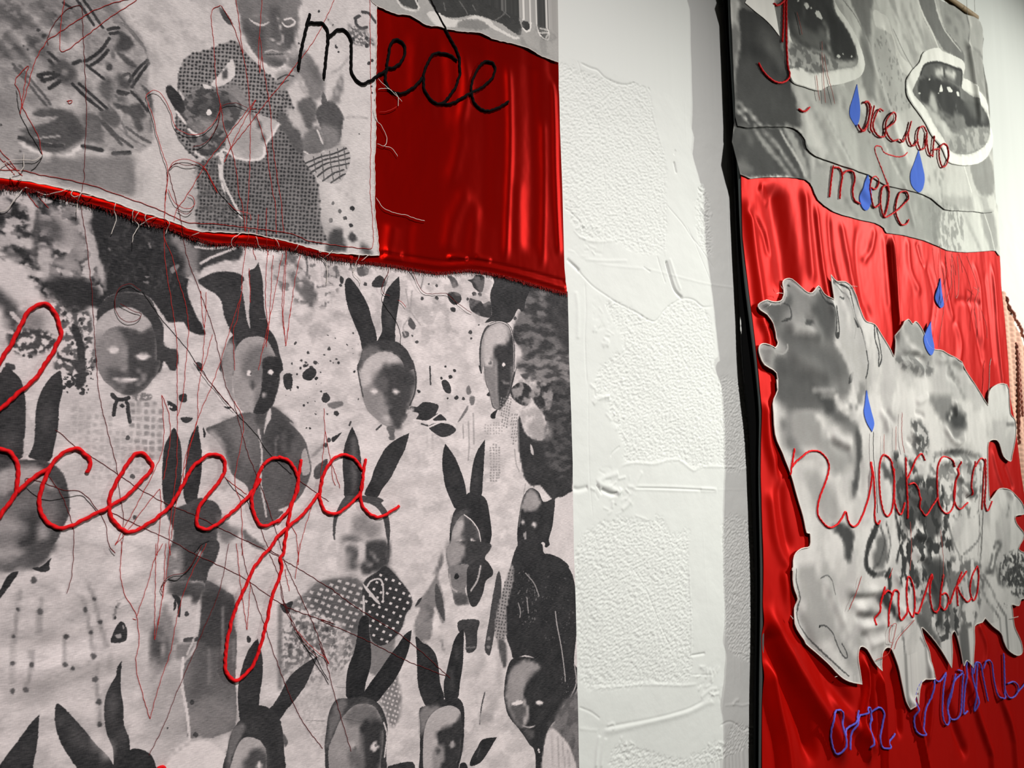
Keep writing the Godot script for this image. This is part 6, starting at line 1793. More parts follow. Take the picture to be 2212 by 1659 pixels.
# short torn threads along the lower edge of the satin
func frayed_edge(t: Node3D, relief: Relief) -> void:
	var q := on_plane(curve("-60,390 0,398 71,409 137,423 182,436 256,457 308,477 356,488 404,508 467,525 527,525 600,533 630,535 657,542 737,559 842,571 942,588 1013,582 1067,591 1113,602 1170,619 1226,634", AREAS.P, false, 3), ZL + 0.004)
	var rnd := RandomNumberGenerator.new()
	rnd.seed = 77
	var runs := []
	for i in q.size() - 1:
		var n := int(q[i].distance_to(q[i + 1]) / 0.0005)
		for k in n:
			var p := q[i].lerp(q[i + 1], (k + rnd.randf()) / n)
			var l := rnd.randf_range(0.001, 0.0075) * rnd.randf_range(0.5, 1.0)
			var z := ZL + 0.0035 + relief.get_at(p.x, p.y) + rnd.randf_range(-0.001, 0.001)
			var e := Vector3(p.x + rnd.randf_range(-0.0018, 0.0018), p.y - l, z + rnd.randf_range(-0.001, 0.0015))
			runs.append(PackedVector3Array([Vector3(p.x, p.y + 0.001, z), Vector3((p.x + e.x) * 0.5 + rnd.randf_range(-0.0006, 0.0006), p.y - l * 0.5, z), e]))
	var o := part("frayed_edge", tube(runs, 0.00032, 3, 0, 0.007, false), mats.fray, t)
	o.set_meta("kind", "stuff")


func right_hanging() -> void:
	var t := thing("patchwork_hanging", "tall red satin hanging with ragged grey face, open mouths and blue teardrops, right", "wall hanging")
	var fold := Relief.new(Rect2(1.2, 0.6, 2.6, 2.2), 0.005)
	for f in FOLDS_R:
		fold.ridge(on_plane(curve(f[0], AREAS.P), ZR), f[1], f[2] * (1.3 if f[0].contains(",16") else 0.6), 0.15, f[3] if f.size() > 3 else 0.0)
	var rnd := FastNoiseLite.new()
	rnd.seed = 21
	rnd.frequency = 5.0
	for j in fold.ny:
		for i in fold.nx:
			fold.v[j * fold.nx + i] += 0.0025 * rnd.get_noise_2d(i * 0.005 * 1.6, j * 0.005 * 0.45)
	var q := on_plane(curve(BACKING, AREAS.P, true, 2), ZR - 0.02)
	part("backing_cloth", cloth(q, ZR - 0.02, 0.01, null, Rect2(0, 0, 1, 1), 0.004), mats.black_cloth, t, "black backing cloth showing along the left edge")
	part("hem", tube(runs_of(HEM_R, ZR - 0.006, null, 0.0, 0.01), 0.0042, 6), mats.grey_cloth, t, "grey rolled hem at the left edge")
	q = on_plane(curve(RED_R, AREAS.P, true, 2), ZR)
	part("satin_panel", cloth(q, ZR, 0.005, fold, Rect2(0, 0, 1, 1)), mats.satin_bright, t, "bright red creased satin panel")
	var box := Rect2(1.25, 1.7, 1.75, 1.35)
	var p := Print.new(self, box, ZR + 0.006, 1800, 0.86)
	p.unit *= 2.0
	draw_right_top(p)
	var m := printed(p.finish(Color(0.06, 0.065, 0.068), Color(0.95, 0.95, 0.92), 1.0, 0.04, 0.05, 9, 1.1))
	q = on_plane(curve(STRIP_R, AREAS.P, true, 2), ZR + 0.003)
	part("printed_panel", cloth(q, ZR + 0.003, 0.006, fold, box), m, t, "lower strip of streaked grey print")
	q = on_plane(curve(GREY_R, AREAS.P, true, 2), ZR + 0.0065)
	part("printed_panel", cloth(q, ZR + 0.0065, 0.006, fold, box), m, t, "upper panel of streaked grey print")
	for s in [MOUTH_A, MOUTH_B]:
		q = on_plane(curve(s, AREAS.P, true, 3), ZR + 0.009)
		part("mouth_patch", cloth(q, ZR + 0.009, 0.006, fold, box), m, t, "cut out print of an open mouth with white border")
	q = on_plane(curve(WHITE_R, AREAS.P, true, 3), ZR + 0.008)
	part("white_patch", cloth(q, ZR + 0.008, 0.006, fold, box), mats.white_cloth, t)
	var fbox := Rect2(1.3, 0.95, 2.1, 1.2)
	p = Print.new(self, fbox, ZR + 0.006, 2048, 0.9)
	p.unit *= 2.0
	draw_face(p)
	m = printed(p.finish(Color(0.1, 0.105, 0.108), Color(0.9, 0.885, 0.87), 1.0, 0.04, 0.05, 15, 1.5))
	q = on_plane(curve(FACE, AREAS.P, true, 3), ZR + 0.006)
	var pucker := Relief.new(Rect2(1.2, 0.6, 2.6, 2.2), 0.005)
	pucker.v = fold.v.duplicate()
	for f in PUCKERS:
		pucker.ridge(on_plane(curve(f[0], AREAS.P), ZR), f[1], f[2] * 0.7, 0.2)
	part("applique_face", cloth(q, ZR + 0.006, 0.005, pucker, fbox), m, t, "ragged grey cut out of a crying face")
	part("raw_edge", tube([edge_of(q, ZR + 0.0066, pucker)], 0.0013, 5), mats.white_thread, t)
	var above := [0.0075, 0.0078, 0.0055, 0.0025, 0.0078, 0.0078]
	for k in TEARS.size():
		var s: Array = TEARS[k]
		q = on_plane(curve(s[1], AREAS.P, true, 4), ZR + above[k])
		part("teardrop", cloth(q, ZR + above[k], 0.004, pucker if k > 3 else fold, Rect2(0, 0, 0.2, 0.2), 0.0025), mats.felt, t, "blue " + s[0])
	above = [0.0078, 0.0092, 0.0044, 0.006, 0.006, 0.0025, 0.003]
	for k in RIGHT_WORDS.size():
		var s: Array = RIGHT_WORDS[k]
		var w := group_part("embroidered_word", t, "word in %s yarn" % s[0])
		for l in s[1]:
			part("letter", tube(runs_of(l, ZR + above[k], pucker if k == 3 or k == 4 else fold, 0.001, 0.003, 0.0006, 0.0005, 0.012, 3), 0.0022 if s[0] == "red" else 0.0021, 7, 2, 0.012), mats.red_yarn if s[0] == "red" else mats.blue_yarn, w)
	var n := 500
	for s in THREADS_R:
		n += 1
		part("loose_thread", tube(runs_of(s[1], (ZR - 0.024) if s[0] == "nylon" or s[1][0] == "1" else (ZR + 0.01), fold if s[1][0] == "@" else null, 0.0015, 0.004, 0.001, 0.0, 0.01, n), s[2], 5), mats[s[0]], t)
	part("hanging_rod", rod(), mats.wood, t, "wooden rod end at the upper right corner")
	for s in ["2086,-60 2088,0 2090,34", "2105,-60 2105,0 2106,26"]:
		part("hanging_line", tube(runs_of(s, ZR, null, 0.0, 0.02), 0.0007, 5), mats.nylon, t)


func edge_of(q: PackedVector2Array, z: float, relief: Relief) -> PackedVector3Array:
	var r := PackedVector3Array()
	for i in q.size() + 1:
		var p := q[i % q.size()]
		r.append(Vector3(p.x, p.y, z + relief.get_at(p.x, p.y)))
	return r


func rod() -> ArrayMesh:
	var a := at(2107, 40, ZR - 0.016)
	var runs := [PackedVector3Array([a - Vector3(0.4, 0, 0), a - Vector3(0.1, 0, 0), a, a + Vector3(0.012, 0, 0)])]
	return tube(runs, 0.011, 14)


const GREY_CUT := "1593,272 1640,274 1702,273.5 1722,281 1733,293 1738.5,302.5 1742,320 1762.5,337 1800.5,350.6 1838.5,364.6 1876,377 1912.7,399 1945,407 1982,416 2012,428 2042,452 2070,455 2102.6,456.5 2146,458 2157,465"
const GREY_R := "1577,-60 1579,0 1584,120 1588,220 1593,272 1640,274 1702,273.5 1722,281 1733,293 1738.5,302.5 1742,320 1762.5,337 1800.5,350.6 1838.5,364.6 1876,377 1912.7,399 1945,407 1982,416 2012,428 2042,452 2070,455 2102.6,456.5 2146,458 2150,420 2143.6,329 2140,253 2134.7,190 2126,126.6 2127,83.6 2117,48 2104,36 2082.8,30 2062.6,15 2032,0 1995,-30 1950,-60"
const STRIP_R := "1589,240 1599,376.6 1650,382.6 1705,382.6 1741,388.6 1756,405 1768,432 1801,456.5 1846,471.5 1891.6,482 1909.7,492.6 1915.7,503 1952,507.7 1997,519.8 2021,529 2048,541 2087.5,545 2132.7,542 2150.8,542 2160,553 2157,465 2146,430 2000,390 1880,350 1740,260"
const MOUTH_A := "@R3 500,-150 560,-60 555,200 560,540 590,690 700,742 820,777 890,742 1000,722 1110,688 1190,636 1215,530 1155,350 1065,180 965,20 950,-150"
const MOUTH_B := "@R4 540,440 660,408 700,440 800,478 865,520 884,572 872,660 922,688 962,738 1034,800 1076,880 1094,950 1114,1060 1124,1200 1112,1265 1062,1352 990,1397 900,1413 800,1402 735,1372 680,1250 600,1150 555,1060 486,960 416,860 390,780 398,680 438,600 500,530"
const WHITE_R := "@R3 195,25! 260,-80 420,-80 445,60 470,180 490,308! 380,180 280,100"
const HEM_R := "1574,-60 1576.5,0 1580,90 1586,200 1592,300 1597.5,376 1603,500 1611,600 1618,660 1628,740 1634,790 1641,860 1643.5,910 1642.5,1026 1646,1220 1646,1340 1644,1480 1643,1659 1642,1730"
const FOLDS_R := [
	["1760,430 1770,520 1780,600 1800,700", 0.012, 0.008], ["1735,400 1745,500 1755,620", 0.02, 0.01], ["1665,390 1690,520 1705,640", 0.05, -0.027],
	["1612,420 1626,520 1640,620 1650,700", 0.02, 0.012], ["1640,400 1655,420 1670,440", 0.014, 0.008], ["1608,450 1625,462 1650,500 1665,560", 0.012, -0.008],
	["1790,450 1800,560 1830,680", 0.012, -0.006], ["1815,470 1830,560 1850,660", 0.014, 0.007], ["1860,480 1850,540 1862,640 1890,700", 0.018, -0.006], ["1890,490 1880,540 1860,570", 0.012, 0.006],
	["1917,500 1921,560 1928,640 1935,720 1932,760", 0.008, -0.016], ["1926,500 1932,570 1938,650 1943,720", 0.008, 0.012], ["1908,500 1912,580 1922,680", 0.014, 0.006],
	["1960,510 1965,580 1990,640", 0.016, 0.007], ["1980,520 1990,560 2000,580", 0.01, -0.006], ["2000,560 2020,640 2010,720", 0.016, -0.006], ["2035,560 2045,640 2060,700", 0.014, 0.008],
	["2060,650 2090,650 2120,655", 0.012, -0.006], ["2060,690 2075,740 2070,800", 0.018, 0.008], ["2100,560 2115,620 2120,700 2125,760", 0.014, 0.008], ["2085,620 2110,720 2125,800", 0.014, -0.007],
	["2140,560 2148,640 2155,740 2170,860", 0.012, 0.01], ["2128,580 2140,700 2150,800", 0.012, -0.006],
	["1638,680 1660,730 1650,800", 0.014, 0.01], ["1662,700 1675,740", 0.014, -0.008], ["1655,860 1660,960 1690,1060", 0.016, 0.01], ["1680,980 1690,1100 1710,1200", 0.02, -0.01],
	["1660,1050 1680,1180 1720,1250", 0.018, 0.008], ["1650,1300 1680,1380 1740,1480 1790,1560 1830,1659", 0.03, 0.014], ["1650,1340 1680,1420 1720,1520 1760,1659", 0.026, -0.014], ["1655,1420 1672,1520 1690,1600 1700,1700", 0.024, 0.014],
	["1700,1260 1720,1340 1780,1450 1850,1540", 0.024, -0.014], ["1690,1220 1705,1310 1740,1400", 0.016, 0.01], ["1780,1500 1840,1560 1900,1620", 0.02, 0.008],
	["1862,1410 1870,1480 1860,1560 1880,1659", 0.012, 0.01], ["1895,1440 1905,1500 1910,1600 1910,1700", 0.012, 0.01], ["1880,1430 1885,1520 1890,1620", 0.01, -0.007], ["1925,1440 1940,1500 1945,1600", 0.014, -0.007],
	["1955,1500 1975,1540 1990,1600 2010,1700", 0.012, 0.01], ["2000,1420 2010,1520 2000,1620", 0.016, 0.007], ["2040,1480 2060,1560 2090,1640", 0.02, -0.008], ["2080,1440 2110,1540 2150,1659", 0.018, 0.008],
	["2110,1340 2130,1400 2120,1460", 0.012, 0.008], ["2150,1480 2180,1560 2200,1659", 0.018, 0.007], ["2140,960 2160,1040 2190,1080", 0.014, 0.008], ["2170,1000 2190,1060", 0.012, -0.006],
	["1850,60 1900,200 1960,380", 0.02, 0.006], ["1900,40 1980,240", 0.02, -0.005], ["1760,230 1830,360 1880,440", 0.018, 0.005], ["1640,260 1690,340", 0.014, 0.004], ["2080,80 2095,160 2110,280", 0.018, 0.008], ["2120,60 2124,160 2138,300", 0.008, -0.005],
	["1945,390 1960,450 1975,500", 0.012, 0.005], ["1850,420 1880,450 1900,480", 0.014, -0.004],
]
const PUCKERS := [
	["@R5 420,1130 560,1160 720,1230", 0.022, 0.01], ["@R5 560,1100 640,1130", 0.014, -0.006], ["@R5 450,1340 640,1440 780,1540", 0.026, 0.008], ["@R5 650,1620 820,1600", 0.012, 0.006],
	["@R5 1260,1370 1360,1360 1460,1390", 0.012, -0.01], ["@R5 1270,1340 1340,1310 1430,1350", 0.012, 0.008], ["@R5 1250,1430 1350,1420 1450,1480", 0.02, 0.008], ["@R5 1500,1400 1620,1380 1720,1440", 0.014, 0.008], ["@R5 1520,1350 1640,1360", 0.01, -0.006], ["@R5 1580,1480 1700,1560", 0.014, -0.006],
	["@R6 780,410 860,455 940,490", 0.016, 0.008], ["@R6 760,440 840,500 930,540", 0.016, -0.006], ["@R6 500,560 640,540 760,620", 0.018, 0.006], ["@R6 1400,180 1470,140 1500,100", 0.01, 0.007], ["@R6 1390,240 1470,270", 0.008, -0.006], ["@R6 1360,380 1450,450", 0.01, 0.007], ["@R6 1330,430 1400,500", 0.01, -0.006],
	["@R6 1600,330 1660,430 1720,465 1770,400", 0.012, 0.009], ["@R6 1690,150 1700,280", 0.012, 0.008], ["@R6 1560,570 1700,545 1860,570", 0.01, -0.008], ["@R6 1560,600 1700,600 1840,620", 0.014, 0.008], ["@R6 1640,720 1700,690 1760,760", 0.014, 0.009], ["@R6 1740,800 1800,830 1850,800", 0.012, 0.008], ["@R6 1760,860 1820,880", 0.01, -0.008],
	["@R6 1360,860 1440,880", 0.007, 0.005], ["@R6 1370,920 1460,950", 0.007, -0.005], ["@R6 1390,1130 1500,1150", 0.008, 0.006], ["@R6 1400,1190 1500,1210", 0.008, -0.006], ["@R6 1400,1280 1500,1300", 0.008, 0.006], ["@R6 1400,1340 1500,1360", 0.008, -0.005],
	["@R7 880,190 1000,200 1140,180", 0.014, 0.008], ["@R7 900,240 1020,250 1150,240", 0.012, -0.008], ["@R7 930,310 1060,330 1160,330", 0.014, 0.008], ["@R7 940,370 1040,400 1150,390", 0.012, -0.008], ["@R7 960,450 1080,440 1200,420", 0.014, 0.008], ["@R7 990,520 1060,530", 0.01, -0.006], ["@R7 1060,590 1180,540", 0.012, 0.007],
	["@R7 720,60 800,260 900,480", 0.016, 0.006], ["@R7 1250,60 1300,160", 0.01, 0.006], ["@R7 1260,300 1400,420", 0.012, 0.006], ["@R7 1500,60 1560,200", 0.01, 0.005], ["@R6 1130,220 1180,300 1200,400", 0.014, 0.007], ["@R6 1180,220 1260,330", 0.012, -0.006], ["@R6 1060,600 1080,900 1010,1080", 0.014, 0.007], ["@R6 1000,560 1010,760 980,860", 0.012, -0.006],
]
const THREADS_R := [
	["pale_thread", "@R5 1560,560 1570,700 1590,800 1600,960", 0.0007], ["pale_thread", "@R5 1600,600 1600,760 1590,1000 1560,1200 1550,1300", 0.0007], ["pale_thread", "@R5 1650,610 1640,740 1620,900 1600,980", 0.0008],
	["pale_thread", "@R5 1650,700 1660,800 1670,940 1690,900 1690,760 1680,640", 0.0008], ["pale_thread", "@R5 1640,620 1660,720 1670,780", 0.0007], ["pale_thread", "@R5 1690,620 1710,680 1720,760", 0.0007],
	["pale_thread", "@R5 1750,640 1800,760 1830,860 1840,980 1850,1110", 0.0008], ["pale_thread", "@R5 1840,860 1820,980 1820,1160", 0.0008], ["pale_thread", "@R5 1850,1000 1880,1120 1890,1230", 0.0007], ["pale_thread", "@R5 1800,860 1850,900", 0.0007],
	["pale_thread", "@R3 800,640 815,780 830,860", 0.0007], ["pale_thread", "@R3 850,440 860,600 870,780 880,880", 0.0007], ["pale_thread", "@R3 870,460 900,640 930,760 960,890", 0.0007], ["pale_thread", "@R3 850,350 855,430", 0.0008], ["pale_thread", "@R3 640,100 670,240 680,300", 0.0007],
	["red_thread", "@R6 1320,240 1320,420 1340,540", 0.0007], ["red_thread", "@R6 1900,960 1910,760 1910,640", 0.0008], ["red_thread", "@R7 1020,80 980,200 930,330", 0.0007], ["red_thread", "@R7 1250,20 1220,100 1240,60", 0.0007], ["red_thread", "@R7 1250,570 1220,560 1230,460 1280,440 1220,640 1130,700", 0.0007],
	["red_thread", "@R7 1410,400 1300,530 1260,620", 0.0007], ["pale_thread", "@R6 1190,400 1190,600|@R6 1275,340 1275,520", 0.0006], ["pale_thread", "@R6 1380,1040 1390,1250 1380,1400", 0.0007], ["pale_thread", "@R6 1600,1100 1620,1300 1620,1480", 0.0007],
	["white_thread", "@R5 1925,1370 1915,1440 1912,1560 1905,1659", 0.0013], ["white_thread", "@R5 390,910 430,905 440,920", 0.0006], ["white_thread", "@R5 430,850 445,880", 0.0006], ["white_thread", "@R5 320,1000 340,985", 0.0008], ["white_thread", "@R5 900,850 960,860", 0.0005],
	["white_thread", "@R7 500,370 520,400", 0.0008], ["white_thread", "@R7 845,830 855,820", 0.0008], ["white_thread", "@R7 2120,390 2170,380", 0.0008],
	["nylon", "1604,650 1601.5,672 1600,690 1600.5,708 1603,730 1606,770 1612,820 1622,868", 0.0016], ["nylon", "1604,650 1603,690 1602,712 1607,745 1614,800 1624,855", 0.0009], ["black_thread", "1600,700 1601,740 1605,800 1612,860", 0.0007],
	["black_thread", "@R6 1110,380 1110,560 1130,760 1140,980", 0.0008], ["black_thread", "@R6 1910,960 1905,1200 1900,1280", 0.0006],
]


func knitted_hanging() -> void:
	var t := thing("knitted_hanging", "pale pink ribbed knitted textile hanging beyond the red satin, at the right edge", "wall hanging")
	var z := 0.004
	var q := on_plane(curve("2166,630 2176,660 2190,700 2204,730 2222,780 2250,860 2250,1200 2120,1200 2120,640", AREAS.P, true, 2), z)
	var knit := Relief.new(bounds_of(q).grow(0.02), 0.006)
	for j in knit.ny:
		for i in knit.nx:
			knit.v[j * knit.nx + i] = 0.005 * absf(sin(i * 0.006 / 0.05 * PI)) + 0.002 * sin(j * 0.006 / 0.018 * TAU + i * 0.5)
	part("knitted_panel", cloth(q, z, 0.006, knit, Rect2(0, 0, 0.3, 0.3), 0.005), mats.knit, t)
	var fringe := [ "2170,640 2180,668 2192,690 2206,720 2220,760", "2198,760 2202,840 2206,900", "2192,740 2196,830 2200,960" ]
	for s in fringe:
		part("knitted_edge", tube(runs_of(s, z, knit, 0.001, 0.006, 0.004, 0.001, 0.02, 5), 0.005, 7, 2, 0.03), mats.knit_dark, t)


func bounds_of(q: PackedVector2Array) -> Rect2:
	var b := Rect2(q[0], Vector2.ZERO)
	for p in q:
		b = b.expand(p)
	return b


const ROUGH := [
	"@W1 15,285 100,300 200,332 290,362 360,342 408,420 430,560 470,680 472,790 466,1060 330,1070 250,1030 120,1010 40,880 25,600",
	"@W1 612,800 650,830 662,960 668,1090 622,1060 600,960",
	"@W1 215,1282 330,1322 420,1372 480,1312 560,1282 660,1352 680,1659 @W2 680,330 620,380 520,345 300,350 290,280 235,150 215,60 165,100 170,20 @W1 200,1560 290,1480 250,1380",
	"@W2 150,640 270,590 400,605 450,580 500,662 570,642 568,780 580,1000 580,1190 560,1292 400,1302 150,1325 100,1240 85,740",
	"@W2 690,0 830,60 842,350 690,362", "@W2 715,600 780,580 850,640 862,1185 740,1150 722,900",
	"@W2 270,1560 400,1590 560,1620 700,1550 760,1700 250,1700", "@W2 740,1490 850,1500 870,1700 740,1700",
]
# lines in the plaster: outline, half width (m), height (m)
const MARKS := [
	["@W1 75,-20 75,90 62,132 70,160 80,210 95,260 110,310 125,350 150,450 185,530 200,620 205,720 215,800 212,930 205,1040 195,1110", 0.0016, -0.0012],
	["@W1 100,265 150,290 180,300 210,330 250,350 300,362 345,350 370,340 395,372 408,400", 0.0026, -0.0022], ["@W1 35,885 70,910 110,955 115,1000", 0.002, -0.0014],
	["@W1 45,1105 90,1140 110,1170 160,1220 215,1260 260,1290 340,1330 420,1372 470,1320 540,1275 590,1280 630,1310 680,1305", 0.0022, -0.0018],
	["@W1 48,1105 75,1130 105,1160", 0.005, -0.003], ["@W1 210,185 240,207 285,243", 0.004, -0.004], ["@W1 200,50 220,85 236,110", 0.003, -0.002], ["@W1 218,140 240,155 258,158", 0.003, -0.003], ["@W1 340,130 360,148 380,156", 0.003, -0.002],
	["@W1 470,1110 490,1180 512,1240 545,1275", 0.005, -0.005], ["@W1 485,1100 512,1180 535,1240", 0.004, 0.003], ["@W1 432,1090 450,1150 470,1210", 0.002, -0.0014],
	["@W1 470,870 540,950 580,1010 620,1060 680,1150", 0.0018, -0.0014], ["@W1 560,960 600,1050 640,1150 660,1200", 0.0014, -0.001], ["@W1 605,800 640,840 655,870", 0.003, -0.0024], ["@W1 610,890 640,920 660,930", 0.002, -0.0018],
	["@W1 110,1015 170,1030 265,1025", 0.003, 0.002], ["@W1 120,1105 200,1112 310,1112", 0.003, 0.002], ["@W1 170,1125 300,1140 400,1150 520,1180 640,1210 780,1230", 0.0026, 0.0014], ["@W1 375,1140 405,1160", 0.002, -0.002],
	["@W1 340,290 400,300 470,325 545,345", 0.0022, 0.0012], ["@W1 85,1240 95,1320 95,1450", 0.005, 0.003], ["@W1 125,1200 130,1320 125,1440 135,1640", 0.002, -0.0012], ["@W1 215,1300 190,1380 170,1420", 0.003, 0.0026], ["@W1 205,1440 225,1460", 0.004, 0.003],
	["@W1 550,340 555,500 560,620", 0.0014, 0.0008], ["@W1 400,420 440,580 470,690", 0.002, 0.0014], ["@W1 470,790 465,960 468,1100", 0.002, 0.0014], ["@W1 505,690 515,740", 0.004, -0.003], ["@W1 505,660 512,640", 0.003, -0.002],
	["@W1 710,380 715,420 728,440", 0.004, 0.003], ["@W1 720,440 728,600 735,900 745,1180", 0.0022, 0.0014], ["@W1 325,430 350,420 380,465", 0.002, 0.0016],
	["@W2 265,380 300,362 350,355 420,360 480,345 530,345 590,388 620,372 690,372 760,374 800,382 838,350", 0.003, 0.0026],
	["@W2 340,455 500,458 690,468", 0.003, 0.0022], ["@W2 330,468 500,474 620,478", 0.0026, 0.0018], ["@W2 330,463 500,466 690,474", 0.0018, -0.0016], ["@W2 620,470 690,472", 0.005, 0.003], ["@W2 690,470 845,470", 0.0014, 0.0008],
	["@W2 160,105 185,80 232,72", 0.005, 0.004], ["@W2 280,560 320,520 345,440 372,390", 0.005, 0.004], ["@W2 175,440 210,420 270,400", 0.006, 0.004], ["@W2 180,445 220,455 270,480 280,460", 0.006, 0.006], ["@W2 195,470 240,490 265,485", 0.005, -0.004], ["@W2 255,535 265,500 280,470", 0.004, 0.004], ["@W2 175,450 200,490", 0.003, -0.002],
	["@W2 340,580 400,602", 0.002, 0.002], ["@W2 75,465 100,470 140,460", 0.006, -0.003], ["@W2 235,330 245,310 275,285", 0.002, -0.0016],
	["@W2 150,1322 250,1312 400,1302 540,1306 612,1300", 0.003, 0.0026], ["@W2 195,1500 260,1496 400,1462 560,1422 650,1380 690,1378", 0.007, 0.004], ["@W2 200,1490 400,1452 560,1410 640,1370", 0.004, -0.0016], ["@W2 188,1520 178,1580 172,1659", 0.004, 0.004], ["@W2 215,1530 200,1600 195,1659", 0.004, 0.003],
	["@W2 580,1180 640,1170", 0.003, -0.0024], ["@W2 575,1262 670,1262", 0.0018, -0.0012], ["@W2 620,1360 660,1325 690,1320", 0.004, 0.003], ["@W2 640,1280 660,1240 670,1300", 0.004, 0.003],
	["@W2 720,1392 770,1388 800,1392 850,1378", 0.0024, 0.002], ["@W2 755,1390 770,1372 785,1368", 0.004, 0.003], ["@W2 700,1480 740,1462 775,1475 800,1500 830,1488 855,1492", 0.002, -0.0018], ["@W2 740,1155 800,1168 850,1182", 0.002, 0.0018], ["@W2 760,1180 765,1280", 0.002, 0.001], ["@W2 785,1170 790,1290", 0.002, 0.0012],
	["@W2 100,1490 180,1500", 0.003, 0.0014], ["@W2 100,1400 150,1420 190,1450", 0.002, -0.0014], ["@W2 220,1480 240,1470 252,1480 240,1495", 0.003, 0.003], ["@W2 140,0 140,180 145,400 160,600", 0.0012, -0.0008], ["@W2 325,800 380,880 430,1000 470,1100 500,1150", 0.0014, -0.0012], ["@W2 190,790 230,860", 0.0014, -0.001],
	["@W2 570,780 580,1000 580,1190", 0.002, 0.0016], ["@W2 630,640 640,800 650,1000", 0.0012, 0.0006],
]
const LUMPS := ["@W2 150,380 340,380 340,480 280,580 180,560", "@W1 40,940 200,980 200,1080 60,1080", "@W1 160,1280 250,1300 240,1480 170,1440", "@W2 600,1230 700,1240 700,1370 610,1340", "@W2 740,760 780,900 770,1090 735,960", "@W2 660,1540 730,1560 730,1620 650,1620", "@W2 280,1540 340,1560 330,1640 270,1620", "@W1 600,790 660,840 665,1090 600,960", "@W2 160,20 320,0 330,220 240,200"]


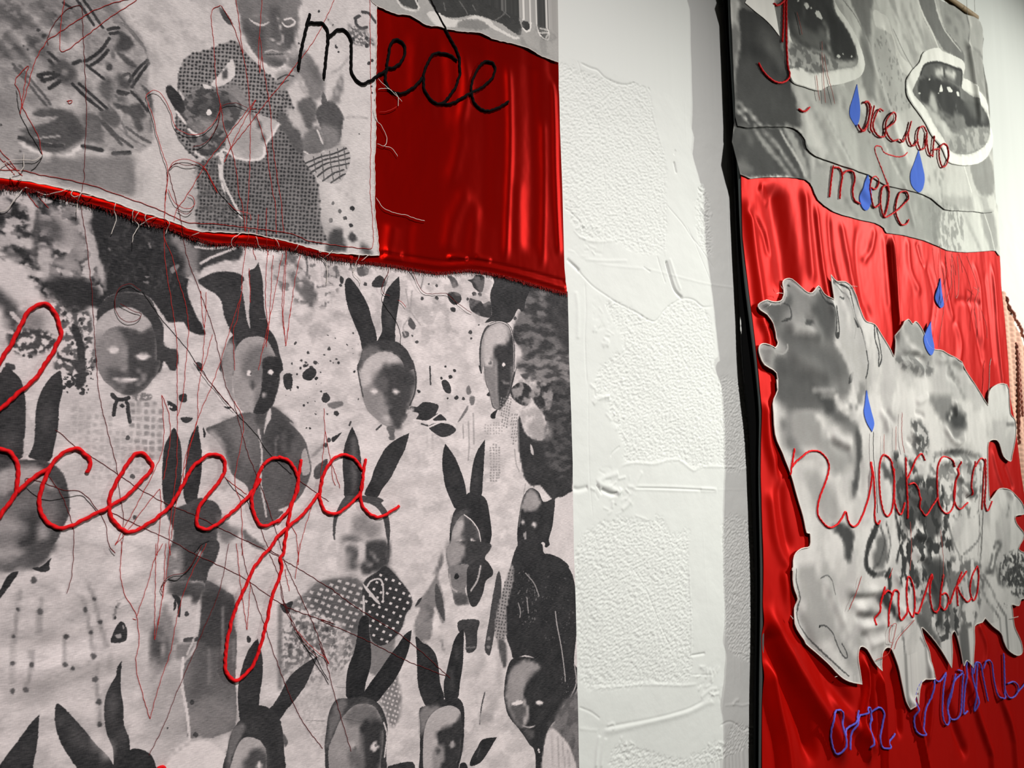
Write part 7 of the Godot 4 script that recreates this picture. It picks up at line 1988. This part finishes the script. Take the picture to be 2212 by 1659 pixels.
func plaster_wall() -> void:
	var b := BoxMesh.new()
	b.size = Vector3(12.4, 4.2, 0.2)
	var wall := part("wall_back", b, mats.plaster, self)
	wall.position = Vector3(3.4, 2.1, -0.104)
	wall.set_meta("kind", "structure")
	# the plaster coat: where it shows it is worked finely, elsewhere plain
	var fine := Relief.new(Rect2(0.8, 0.86, 0.72, 1.36), 0.0016)
	for m in MARKS:
		fine.ridge(on_plane(curve(m[0], AREAS.P, false, 4), 0), m[1] * (1.1 if m[2] > 0 else 0.85), m[2] * (0.33 if m[2] > 0 else 0.75), 0.06)
	var rnd := RandomNumberGenerator.new()
	rnd.seed = 31
	for l in LUMPS:
		var q := on_plane(curve(l, AREAS.P, true, 3), 0)
		var box := bounds_of(q)
		var n := 0
		while n < 30:
			var c := box.position + Vector2(rnd.randf(), rnd.randf()) * box.size
			if Geometry2D.is_point_in_polygon(c, q):
				n += 1
				var d := Vector2(rnd.randf_range(-0.008, 0.008), rnd.randf_range(-0.005, 0.005))
				fine.ridge(PackedVector2Array([c - d, c + d]), rnd.randf_range(0.0018, 0.0042), rnd.randf_range(-0.0006, 0.0012), 0.0)
	# where the coat is rough; the smooth skim stands a little proud of it
	var mask := Print.new(self, Rect2(0.8, 0.86, 0.72, 1.36), 0.0, 450, 0.0)
	for r in ROUGH:
		mask.paint([mask.to_px(curve(r, AREAS.P, true, 3))], 1.0, 2.0 / mask.unit, 1.0)
	var rough := mask.im.get_data()
	var n1 := FastNoiseLite.new()
	n1.seed = 5
	n1.frequency = 150.0
	n1.fractal_octaves = 3
	var n2 := FastNoiseLite.new()
	n2.seed = 8
	n2.frequency = 5.0
	n2.fractal_octaves = 5
	var ragged := FastNoiseLite.new()
	ragged.seed = 9
	ragged.frequency = 60.0
	var xs := PackedFloat32Array()
	for i in 8:
		xs.append(lerpf(-2.6, 0.8, i / 8.0))
	for i in 440:
		xs.append(0.8 + i * 0.00163)
	for i in 200:
		xs.append(0.8 + 440 * 0.00163 + i * 0.009)
	for i in 9:
		xs.append(lerpf(0.8 + 440 * 0.00163 + 1.8, 9.4, i / 8.0))
	var ys := PackedFloat32Array()
	for i in 6:
		ys.append(lerpf(0.0, 0.86, i / 6.0))
	for i in 800:
		ys.append(0.86 + i * 0.00169)
	for i in 7:
		ys.append(lerpf(0.86 + 800 * 0.00169, 4.2, i / 6.0))
	var nx := xs.size()
	var ny := ys.size()
	var hgt := PackedFloat32Array()
	hgt.resize(nx * ny)
	for j in ny:
		for i in nx:
			var x := xs[i]
			var y := ys[j]
			var h := 0.0016 * n2.get_noise_2d(x, y)
			if x >= 0.8 and x < 1.52 and y > 0.86 and y < 2.21:
				h += fine.get_at(x, y)
				var e := ragged.get_noise_2d(x, y) * 0.006
				var mx := clampi(int((x - 0.8 + e) * mask.k), 0, mask.w - 1)
				var my := clampi(int((2.22 - y + e) * mask.k), 0, mask.h - 1)
				var r := rough[(my * mask.w + mx) * 4] / 255.0
				var u := (x * 0.95 + y * 0.31) * 0.55
				var v := (y * 0.95 - x * 0.31) * 1.3
				h += r * (0.0014 * n1.get_noise_2d(u, v) - 0.0005) + (1 - r) * 0.00012 * n1.get_noise_2d(x * 2 + 9, y * 2)
			hgt[j * nx + i] = h
	var v3 := PackedVector3Array()
	var nn := PackedVector3Array()
	var idx := PackedInt32Array()
	v3.resize(nx * ny)
	nn.resize(nx * ny)
	idx.resize((nx - 1) * (ny - 1) * 6)
	var o := 0
	for j in ny:
		var j0 := maxi(j - 1, 0)
		var j1 := mini(j + 1, ny - 1)
		for i in nx:
			var k := j * nx + i
			var i0 := maxi(i - 1, 0)
			var i1 := mini(i + 1, nx - 1)
			v3[k] = Vector3(xs[i], ys[j], hgt[k])
			nn[k] = Vector3((hgt[j * nx + i0] - hgt[j * nx + i1]) / (xs[i1] - xs[i0]), (hgt[j0 * nx + i] - hgt[j1 * nx + i]) / (ys[j1] - ys[j0]), 1).normalized()
			if i + 1 < nx and j + 1 < ny:
				idx[o] = k
				idx[o + 1] = k + nx
				idx[o + 2] = k + nx + 1
				idx[o + 3] = k
				idx[o + 4] = k + nx + 1
				idx[o + 5] = k + 1
				o += 6
	var coat := part("plaster_coat", arrays(v3, nn, PackedVector2Array(), idx), mats.plaster, wall)
	coat.position = -wall.position
